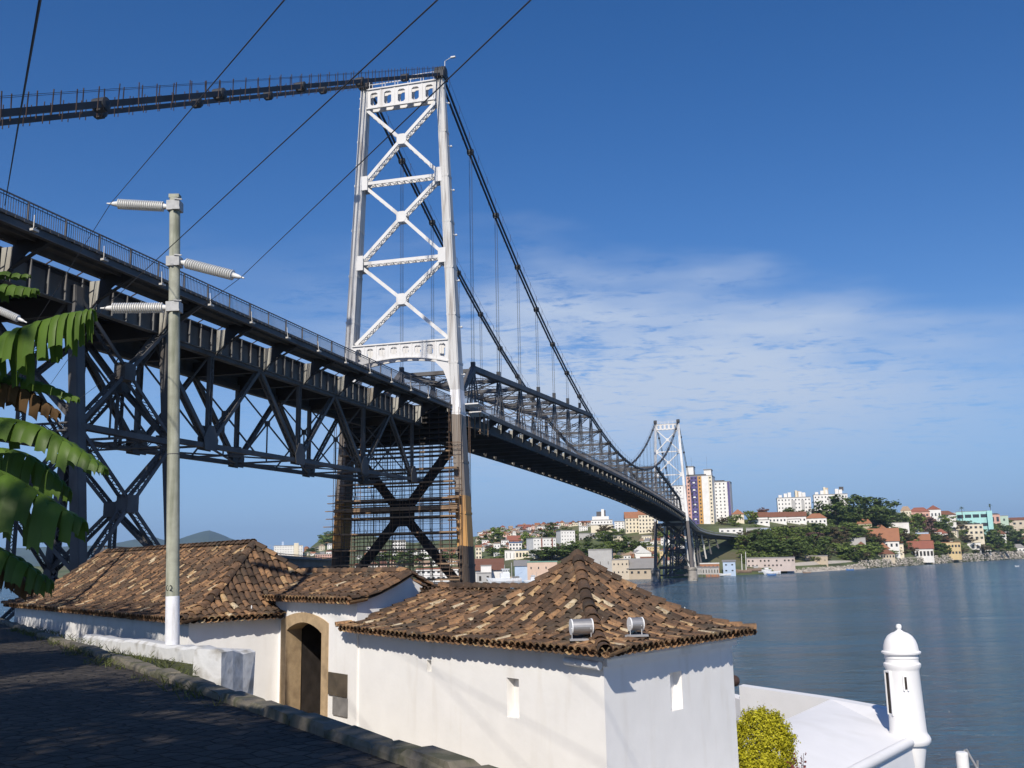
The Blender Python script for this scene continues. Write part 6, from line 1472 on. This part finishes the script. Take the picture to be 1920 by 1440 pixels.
for i in range(3400):
    px = 1490+(rr.random()**.8)*460; y0 = atz(px, interp(SH,px,1)+.2, 0)[1]; f = rr.random(); k = y0/FOC
    top = 2.5+ (8 if px > 1610 else 1.5)*min(1, max(.25,(px-1560)/60)); top = min(top, 12*k*1.25)
    Y = y0+f*26*k*1.1; d = sight(px, 1050); d = d/d[1]; c = V(d[0]*Y, Y, f**.8*top); s_ = rr.uniform(.5,1.25)*k*1.15
    q0 = V(rr.uniform(.7,1.3), rr.uniform(.7,1.3), rr.uniform(.5,1)); an = rr.uniform(0,6.3); ca, sa = math.cos(an), math.sin(an)
    mb.cur = rr.random(); mb.add([c+V((v[0]*ca-v[1]*sa)*q0[0], (v[0]*sa+v[1]*ca)*q0[1], v[2]*q0[2])*s_*rr.uniform(.85,1.15) for v in ico], icf)
kind(mb.build('rock_armour', M['rock'], None), 'stuff')

# ------------------------------------------------------------------ far trees
M['ft_dark'] = leafmat('dark_foliage', (.08,.115,.028), .2, .6, .7); M['ft_mid'] = leafmat('mid_foliage', (.15,.20,.045), .2, .6, .7); M['ft_pink'] = leafmat('pinkish_bloom_foliage', (.20,.12,.10), .1, .5, .8); M['ft_brown'] = leafmat('brownish_foliage', (.09,.07,.035), .1, .6, .8)
protos = {}
def far_proto(key, m, flat, seed, n=1500):
    t = thing('tree', 'x', 'tree', V(0,0,0)); rr = random.Random(seed); mb = MB()
    nd = [V(rr.gauss(0,.25), rr.gauss(0,.25), .5+rr.gauss(0,.24)*flat) for _ in range(48)]
    nd = [q for q in nd if (q[0]**2+q[1]**2) < .25]
    for q in nd: q[2] = min(max(q[2], .10), 1-.6*(q[0]**2+q[1]**2)*2)
    for i in range(n):
        k = nd[rr.randrange(len(nd))]; d = nrm(np.array([rr.gauss(0,1) for _ in range(3)]))*abs(rr.gauss(.095,.035)); p = k+d*V(1,1,.75); nn = nrm(d+np.array([rr.gauss(0,.03),rr.gauss(0,.03),.03])); a = nrm(np.cross(nn,[rr.gauss(0,1),rr.gauss(0,1),rr.gauss(0,1)])); b = np.cross(nn,a); l = rr.uniform(.05,.10)
        mb.cur = rr.random(); mb.add([p-a*l*.5, p+b*l*.4, p+a*l*.5, p-b*l*.4], [(0,1,2,3)])
    local(t, mb, 'crown', m); mb = MB(); mb.tube([V(0,0,-.15), V(.01,0,.3), V(.02,.01,.55)], [.035,.028,.015], 6)
    for q in nd[:6]: mb.tube([V(.01,0,.3), q], [.018,.006], 4)
    local(t, mb, 'trunk', 'bark'); protos[key] = t; t['used'] = 0; return t
for k, (m, fl) in enumerate((('ft_dark',1.0),('ft_mid',1.0),('ft_dark',.55),('ft_pink',.8),('ft_brown',.9),('ft_mid',.6))): far_proto(k, m, fl, 40+k)
def ftree(key, px, py, w, h, label, group='trees on the opposite shore', base=None):
    g = at(px, py, base) if base else ground_at(px, py); s = g[1]/FOC; pr = protos[key]
    sc = (w*s*1.15, w*s*1.15, h*s*1.05)
    if not pr['used']:
        pr['used'] = 1; pr.location = [float(q) for q in g]; pr.scale = sc; pr.rotation_euler = (0,0,R_.uniform(0,6)); pr['label'] = label; pr['group'] = group; return pr
    return dup(pr, g, R_.uniform(0,6), sc, label, group)
TR = [(0,1570,985,70,50,'great dark dome shaped tree at the left of the crest grove'),(0,1612,984,78,50,'great dark tree in the middle of the crest grove'),(0,1650,986,70,46,'great dark tree at the right of the crest grove'),(2,1590,990,60,34,'lower dark tree at the front of the crest grove'),(2,1640,990,60,32,'lower dark tree at the front right of the crest grove'),(0,1676,986,44,28,'dark rounded tree at the right end of the crest grove'),
 (3,1432,966,22,18,'round brownish pink tree above the left crest house'),(1,1408,983,28,24,'mid green round tree right of the orange hip roof house'),(1,1378,986,26,20,'green tree in front of the tall towers'),(4,1356,984,18,14,'brownish tree left of the green one below the towers'),
 (2,1480,968,22,18,'dark tree in front of the left cream apartment block'),(0,1506,972,20,14,'dark shrub tree between crest house and apartment block'),(4,1526,968,24,14,'brown tree between the two apartment blocks'),
 (2,1440,1046,76,36,'broad layered dark tree low on the slope behind the derelict house'),(0,1420,1030,46,34,'dark tree on the slope right of the viaduct end'),(2,1490,1050,60,40,'layered dark tree behind the beach pavilion'),(5,1588,1046,64,30,'flat crowned bright green tree above the sand bank'),(0,1528,1042,50,36,'dark tree right of the beach pavilion'),(1,1460,1018,40,30,'green tree in the middle of the slope'),(3,1528,1012,36,14,'pink blossoming tree in the middle of the slope'),(3,1418,1012,18,16,'pinkish shrub by the viaduct end'),(1,1500,1020,44,32,'green tree left of the pink blossoming one'),(4,1570,1014,40,26,'brownish tree on the slope below the villa'),(1,1546,1000,34,18,'light green tree under the kiosk'),(1,1600,1004,50,24,'green tree below the crest grove'),(2,1640,1006,40,20,'dark tree above the orange roofed villa'),(4,1480,1002,40,16,'brown green shrub tree under the crest houses'),(1,1384,1030,34,26,'green shrub tree on the bank beside the viaduct'),(1,1400,1050,30,18,'low green tree behind the boats'),
 (3,1738,1000,40,34,'reddish brown tree below the skyline houses'),(1,1716,1000,34,36,'mid green tree right of the grove'),(0,1768,1000,30,20,'dark tree left of the cream hotel wing'),(2,1855,1030,60,36,'spreading dark tree below the aqua hotel'),(0,1895,1020,50,30,'dark tree at the right above the rocks'),(1,1870,1036,50,22,'green shrub tree behind the rocks at the right'),(4,1835,1040,44,18,'brown green shrub left of the right rocks'),(2,1915,1034,40,24,'dark tree at the right frame edge'),(4,1770,1020,30,18,'brown shrub tree beside the yellow villa'),(1,1690,1044,30,12,'low green shrub in front of the cream tower house'),(1,1752,1048,26,12,'low green shrub between restaurant and yellow villa'),(0,1812,966,0.1,.1,'x'),(3,1826,962,22,10,'reddish tree crown behind the aqua hotel roof'),
 (1,990,1032,22,34,'tall green tree left of the white five storey block'),(0,1034,1000,22,18,'dark round tree on the skyline side of the left hill'),(2,1030,1050,80,26,'wide dark scrub tree in front of the white five storey block'),(0,1075,1048,70,24,'dark scrub tree below the grey concrete block'),(3,1046,1040,34,18,'reddish shrub tree beside the five storey block'),(0,1172,1036,40,28,'big dark round tree right of the concrete block'),(1,1148,1038,36,22,'green tree below the concrete block'),(0,1192,1034,24,18,'dark tree under the orange roofed pair'),(1,1120,1046,40,18,'bright green bank tree above the tall grey store'),(0,1096,985,8,8,'small dark tree on the skyline left of the stepped block'),(4,918,1036,18,14,'brown green tree in the lower left town'),(1,932,1052,24,8,'low green shrub behind the quay roofs'),(0,975,1048,10,12,'dark palm like tree in front of the low hall'),(1,1246,1016,20,20,'green tree behind the left leg of the far tower'),(2,1262,1050,26,18,'dark tree between the legs of the far tower'),(1,940,1008,14,8,'small green tree on the left hillside'),(4,980,1000,18,8,'brown tree among the hillside houses'),(0,1062,1000,20,10,'dark tree near the hillside top'),
 (2,640,1052,26,16,'dark tree left of the near tower foot'),(0,470,1046,14,8,'dark tree at the far left end of the road bridge'),(0,500,1046,18,11,'dark tree left of the long white apartment block'),(2,700,1060,50,24,'dark tree seen through the left scaffolding'),(0,770,1062,60,26,'dark tree seen through the middle of the scaffolding'),(2,840,1056,40,22,'dark tree seen through the right scaffolding'),(1,735,1056,40,20,'green tree seen through the scaffolding cross'),(2,585,1038,24,12,'dark tree at the foot of the left hill')]
for (k, px, py, w, h, l) in TR:
    if w < 1: continue
    ftree(k, px, py, w, h, l)
# scattered scrub over the open slopes
rr = random.Random(17); n = 0
for (a, b, ya, yb, cnt, ds) in ((1385,1640,1058,996,95,'on the green slope right of the viaduct'), (1640,1900,1044,985,60,'among the villas of the right shore'), (905,1120,1050,1000,26,'among the houses of the left hill'), (1120,1300,1050,1000,18,'on the bank near the far tower'), (570,632,1030,1008,10,'on the hill left of the near tower')):
    for i in range(cnt):
        px = rr.uniform(a, b); py = rr.uniform(yb, ya)
        if py < interp(CR, px, 1)+3: continue
        w = rr.uniform(16, 36); ftree(rr.choice((0,1,1,2,4,5)), px, py, w, w*rr.uniform(.4,.7), 'small green scrub tree '+ds, 'scrub '+ds)
# palms
def palm(px, py, h, lbl):
    g = ground_at(px, py); s = g[1]/FOC; t = thing('palm_tree', lbl, 'palm tree', g, 0, 'palms on the skyline'); H = h*s; mb = MB(); mb.tube([V(0,0,-2), V(.2,0,H*.5), V(.1,0,H)], [.45,.35,.28], 6); local(t, mb, 'trunk', 'bark'); mb = MB(); rr2 = random.Random(px)
    for i in range(22):
        a = rr2.uniform(0,6.28); e = rr2.uniform(-.5,1.2); L = 7*s*rr2.uniform(.7,1.1); d = V(math.cos(a)*math.cos(e), math.sin(a)*math.cos(e), math.sin(e)); p0 = V(.1,0,H); sd = nrm(np.cross(d, ZZ))
        for k in range(6):
            f0, f1 = k/6, (k+1)/6; q0, q1 = p0+d*L*f0-ZZ*L*.5*f0**2, p0+d*L*f1-ZZ*L*.5*f1**2; w_ = L*.10*(1-f0*.7); mb.cur = rr2.random(); mb.quad(q0-sd*w_, q0+sd*w_, q1+sd*w_*.8, q1-sd*w_*.8)
    local(t, mb, 'crown', 'ft_dark')
palm(1805, 976, 24, 'small palm above the left end of the aqua hotel'); palm(1859, 978, 32, 'larger palm above the right end of the aqua hotel')

# ------------------------------------------------------------------ distant mountains
M['mount'] = mat('distant_forest', (.05,.07,.035), .95, .3, .002)
mb = MB(); prof_ = [(-600,1040),(-200,1030),(100,1026),(200,1022),(250,1012),(290,1008),(320,1016),(345,1006),(370,999),(386,994),(402,997),(425,1007),(455,1018),(490,1027),(540,1036),(600,1044),(760,1050),(1000,1050)]
rows = []
for px in range(-600, 1001, 10):
    d = sight(px, 1050); d = d/d[1]; zt = at(px, float(np.interp(px,[p[0] for p in prof_],[p[1] for p in prof_]))+R_.uniform(-.8,.8), 9000)[2]
    rows.append([V(d[0]*6500,6500,-2), V(d[0]*7600,7600,zt*.4+R_.uniform(-15,15)), V(d[0]*8400,8400,zt*.75+R_.uniform(-15,15)), V(d[0]*9000,9000,zt), V(d[0]*10500,10500,zt*.4)])
w = 5; mb.add([p for r in rows for p in r], [(i*w+k, (i+1)*w+k, (i+1)*w+k+1, i*w+k+1) for i in range(len(rows)-1) for k in range(4)])
kind(mb.build('mountains', M['mount'], None, True), 'structure')
# ------------------------------------------------------------------ water, sky, sun, camera
def water_mat():
    m = bpy.data.materials.new('strait_water'); m.use_nodes = True; N = m.node_tree.nodes; Lk = m.node_tree.links; b = N['Principled BSDF']
    b.inputs['Base Color'].default_value = (.050,.105,.160,1); b.inputs['Roughness'].default_value = .15; b.inputs['IOR'].default_value = 1.33; b.inputs['Specular IOR Level'].default_value = .5
    g = N.new('ShaderNodeNewGeometry'); hs = []
    for (sc, st, rot, w) in (((.35,.9,1),1.0,.5,1.0), ((.09,.22,1),1.0,.3,2.2), ((1.6,2.6,1),1.0,.8,.28), ((.012,.03,1),1,.2,4.0)):
        mp = N.new('ShaderNodeMapping'); mp.inputs['Scale'].default_value = sc; mp.inputs['Rotation'].default_value = (0,0,rot); Lk.new(g.outputs['Position'], mp.inputs['Vector'])
        n = N.new('ShaderNodeTexNoise'); n.inputs['Scale'].default_value = 1; n.inputs['Detail'].default_value = 4; n.inputs['Roughness'].default_value = .6; Lk.new(mp.outputs[0], n.inputs['Vector'])
        mu = N.new('ShaderNodeMath'); mu.operation = 'MULTIPLY'; mu.inputs[1].default_value = w; Lk.new(n.outputs[0], mu.inputs[0]); hs.append(mu.outputs[0])
    acc = hs[0]
    for h in hs[1:]:
        a = N.new('ShaderNodeMath'); a.operation = 'ADD'; Lk.new(acc, a.inputs[0]); Lk.new(h, a.inputs[1]); acc = a.outputs[0]
    mp = N.new('ShaderNodeMapping'); mp.inputs['Scale'].default_value = (.006,.02,1); mp.inputs['Rotation'].default_value = (0,0,.25); Lk.new(g.outputs['Position'], mp.inputs['Vector'])
    n = N.new('ShaderNodeTexNoise'); n.inputs['Scale'].default_value = 1; n.inputs['Detail'].default_value = 5; Lk.new(mp.outputs[0], n.inputs['Vector'])
    mr = N.new('ShaderNodeMapRange'); mr.inputs[1].default_value = .35; mr.inputs[2].default_value = .65; mr.inputs[3].default_value = .35; mr.inputs[4].default_value = 1.15; Lk.new(n.outputs[0], mr.inputs[0])
    mq = N.new('ShaderNodeMath'); mq.operation = 'MULTIPLY'; Lk.new(acc, mq.inputs[0]); Lk.new(mr.outputs[0], mq.inputs[1]); acc = mq.outputs[0]
    bp = N.new('ShaderNodeBump'); bp.inputs['Strength'].default_value = 1.0; bp.inputs['Distance'].default_value = 2.3; Lk.new(acc, bp.inputs['Height']); Lk.new(bp.outputs[0], b.inputs['Normal'])
    return m
M['water'] = water_mat()
mb = MB(); mb.quad(V(-8900,-2000,0), V(8900,-2000,0), V(8900,10900,0), V(-8900,10900,0)); kind(mb.build('water', M['water'], None), 'structure')

# thin sea air over the whole strait
hm = bpy.data.materials.new('sea_air'); hm.use_nodes = True; hn = hm.node_tree; hn.nodes.remove(hn.nodes['Principled BSDF'])
pv = hn.nodes.new('ShaderNodeVolumePrincipled'); pv.inputs['Color'].default_value = (.55,.78,1,1); pv.inputs['Density'].default_value = HAZE; pv.inputs['Anisotropy'].default_value = .2
hn.links.new(pv.outputs[0], hn.nodes['Material Output'].inputs['Volume'])
mb = MB(); mb.hexa([V(-9000,-2100,-4.5), V(9000,-2100,-4.5), V(9000,11000,-4.5), V(-9000,11000,-4.5), V(-9000,-2100,420), V(9000,-2100,420), V(9000,11000,420), V(-9000,11000,420)])
kind(mb.build('haze', hm, None), 'stuff')
SUN_EL = rad(37.0); SD = nrm(-UU + NN*.07); SUNV = SD*math.cos(SUN_EL) + ZZ*math.sin(SUN_EL)
sun = bpy.data.lights.new('sun', 'SUN'); sun.energy = 4.8; sun.angle = rad(.7); sun.color = (1.0,.93,.83)
so = bpy.data.objects.new('sun', sun); C.objects.link(so); so.rotation_euler = Vector([float(k) for k in SUNV]).to_track_quat('Z', 'Y').to_euler()
wd = bpy.data.worlds.new('World'); bpy.context.scene.world = wd; wd.use_nodes = True; N = wd.node_tree.nodes; Lk = wd.node_tree.links
bg = N['Background']; bg.inputs['Strength'].default_value = SKY_STR
sk = N.new('ShaderNodeTexSky'); sk.sky_type = 'NISHITA'; sk.sun_disc = False; sk.sun_elevation = SUN_EL; sk.sun_rotation = math.atan2(SUNV[0], SUNV[1]); sk.altitude = 0; sk.air_density = SKY_AIR; sk.dust_density = SKY_DUST; sk.ozone_density = SKY_OZ
# broken altocumulus veil over the strait
tc = N.new('ShaderNodeTexCoord'); sx = N.new('ShaderNodeSeparateXYZ'); Lk.new(tc.outputs['Generated'], sx.inputs[0])
def math_(op, a, b=None, c=None):
    n = N.new('ShaderNodeMath'); n.operation = op
    for i, q in enumerate((a, b, c)):
        if q is None: continue
        if isinstance(q, (int, float)): n.inputs[i].default_value = q
        else: Lk.new(q, n.inputs[i])
    return n.outputs[0]
def ss(x, a, b):
    n = N.new('ShaderNodeMapRange'); n.interpolation_type = 'SMOOTHSTEP'; n.inputs[1].default_value = a; n.inputs[2].default_value = b; Lk.new(x, n.inputs[0]); return n.outputs[0]
zz = math_('MAXIMUM', sx.outputs[2], 0.0); den = math_('ADD', zz, .06)
ux, uy = math_('DIVIDE', sx.outputs[0], den), math_('DIVIDE', sx.outputs[1], den)
cb = N.new('ShaderNodeCombineXYZ'); Lk.new(ux, cb.inputs[0]); Lk.new(uy, cb.inputs[1])
def noise(sc, det, rough, vec, dist=0.0):
    n = N.new('ShaderNodeTexNoise'); n.inputs['Scale'].default_value = sc; n.inputs['Detail'].default_value = det; n.inputs['Roughness'].default_value = rough; n.inputs['Distortion'].default_value = dist; Lk.new(vec, n.inputs['Vector']); return n.outputs[0]
mp = N.new('ShaderNodeMapping'); mp.inputs['Scale'].default_value = (1.0,1.5,1); mp.inputs['Rotation'].default_value = (0,0,.35); mp.inputs['Location'].default_value = (3.1,1.7,0); Lk.new(cb.outputs[0], mp.inputs['Vector'])
big = noise(1.1, 4, .5, mp.outputs[0]); rip = noise(5.5, 8, .66, mp.outputs[0], .6); fine = noise(13.0, 7, .65, mp.outputs[0], .4)
az = math_('ARCTAN2', sx.outputs[0], sx.outputs[1]); el = math_('ARCSINE', sx.outputs[2])
# the veil thins out upwards and to the far left and right
hi_ = math_('ADD', math_('SUBTRACT', .352, math_('MULTIPLY', math_('MAXIMUM', az, 0.03), .20)), math_('MULTIPLY', math_('SUBTRACT', big, .5), .22))
topm = N.new('ShaderNodeMapRange'); topm.interpolation_type = 'SMOOTHSTEP'; Lk.new(el, topm.inputs[0]); Lk.new(math_('SUBTRACT', hi_, .12), topm.inputs[1]); Lk.new(hi_, topm.inputs[2]); topm.inputs[3].default_value = 1; topm.inputs[4].default_value = 0
lowm = ss(el, .05, .17)
azm = math_('MULTIPLY', ss(az, -.30, .04), math_('SUBTRACT', 1.0, math_('MULTIPLY', ss(az, .26, .58), .85)))
mask = math_('MULTIPLY', math_('MULTIPLY', topm.outputs[0], math_('ADD', math_('MULTIPLY', lowm, .85), .10)), math_('ADD', math_('MULTIPLY', azm, .88), .12))
cov = ss(math_('ADD', math_('ADD', math_('MULTIPLY', rip, .62), math_('MULTIPLY', fine, .34)), math_('MULTIPLY', big, .30)), .44, .64)
cl = math_('MULTIPLY', math_('MULTIPLY', mask, cov), CLOUD_K)
mx = N.new('ShaderNodeMix'); mx.data_type = 'RGBA'; Lk.new(cl, mx.inputs[0]); 
hsv = N.new('ShaderNodeHueSaturation'); hsv.inputs['Saturation'].default_value = SKY_SAT; hsv.inputs['Value'].default_value = 1; gr = N.new('ShaderNodeMix'); gr.data_type = 'RGBA'; gr.blend_type = 'MULTIPLY'; gr.inputs[0].default_value = 1; gr.inputs[7].default_value = (1.05,.955,1.03,1); Lk.new(sk.outputs[0], gr.inputs[6]); Lk.new(gr.outputs[2], hsv.inputs['Color'])
hz = N.new('ShaderNodeMix'); hz.data_type = 'RGBA'; Lk.new(math_('MULTIPLY', math_('SUBTRACT', 1.0, ss(el, -.02, .26)), .86), hz.inputs[0]); Lk.new(hsv.outputs[0], hz.inputs[6]); hz.inputs[7].default_value = HORIZON
Lk.new(hz.outputs[2], mx.inputs[6]); mx.inputs[7].default_value = CLOUD_COL; Lk.new(mx.outputs[2], bg.inputs['Color'])

cam = bpy.data.cameras.new('camera'); co = bpy.data.objects.new('camera', cam); C.objects.link(co); bpy.context.scene.camera = co
from mathutils import Matrix
Mx = Matrix([[RGT[0], UPV[0], -_F[0], 0], [RGT[1], UPV[1], -_F[1], 0], [RGT[2], UPV[2], -_F[2], EYE], [0,0,0,1]])
co.matrix_world = Mx; cam.sensor_width = 36; cam.lens = 36*FOC/1920; cam.clip_start = .1; cam.clip_end = 120000
sc_ = bpy.context.scene; sc_.view_settings.view_transform = 'Standard'; sc_.view_settings.look = 'None'; sc_.view_settings.exposure = EXPOSURE; sc_.view_settings.gamma = 1
sc_.cycles.max_bounces = 6; sc_.cycles.transparent_max_bounces = 4; sc_.cycles.sample_clamp_indirect = 4
sc_.cycles.use_denoising = True
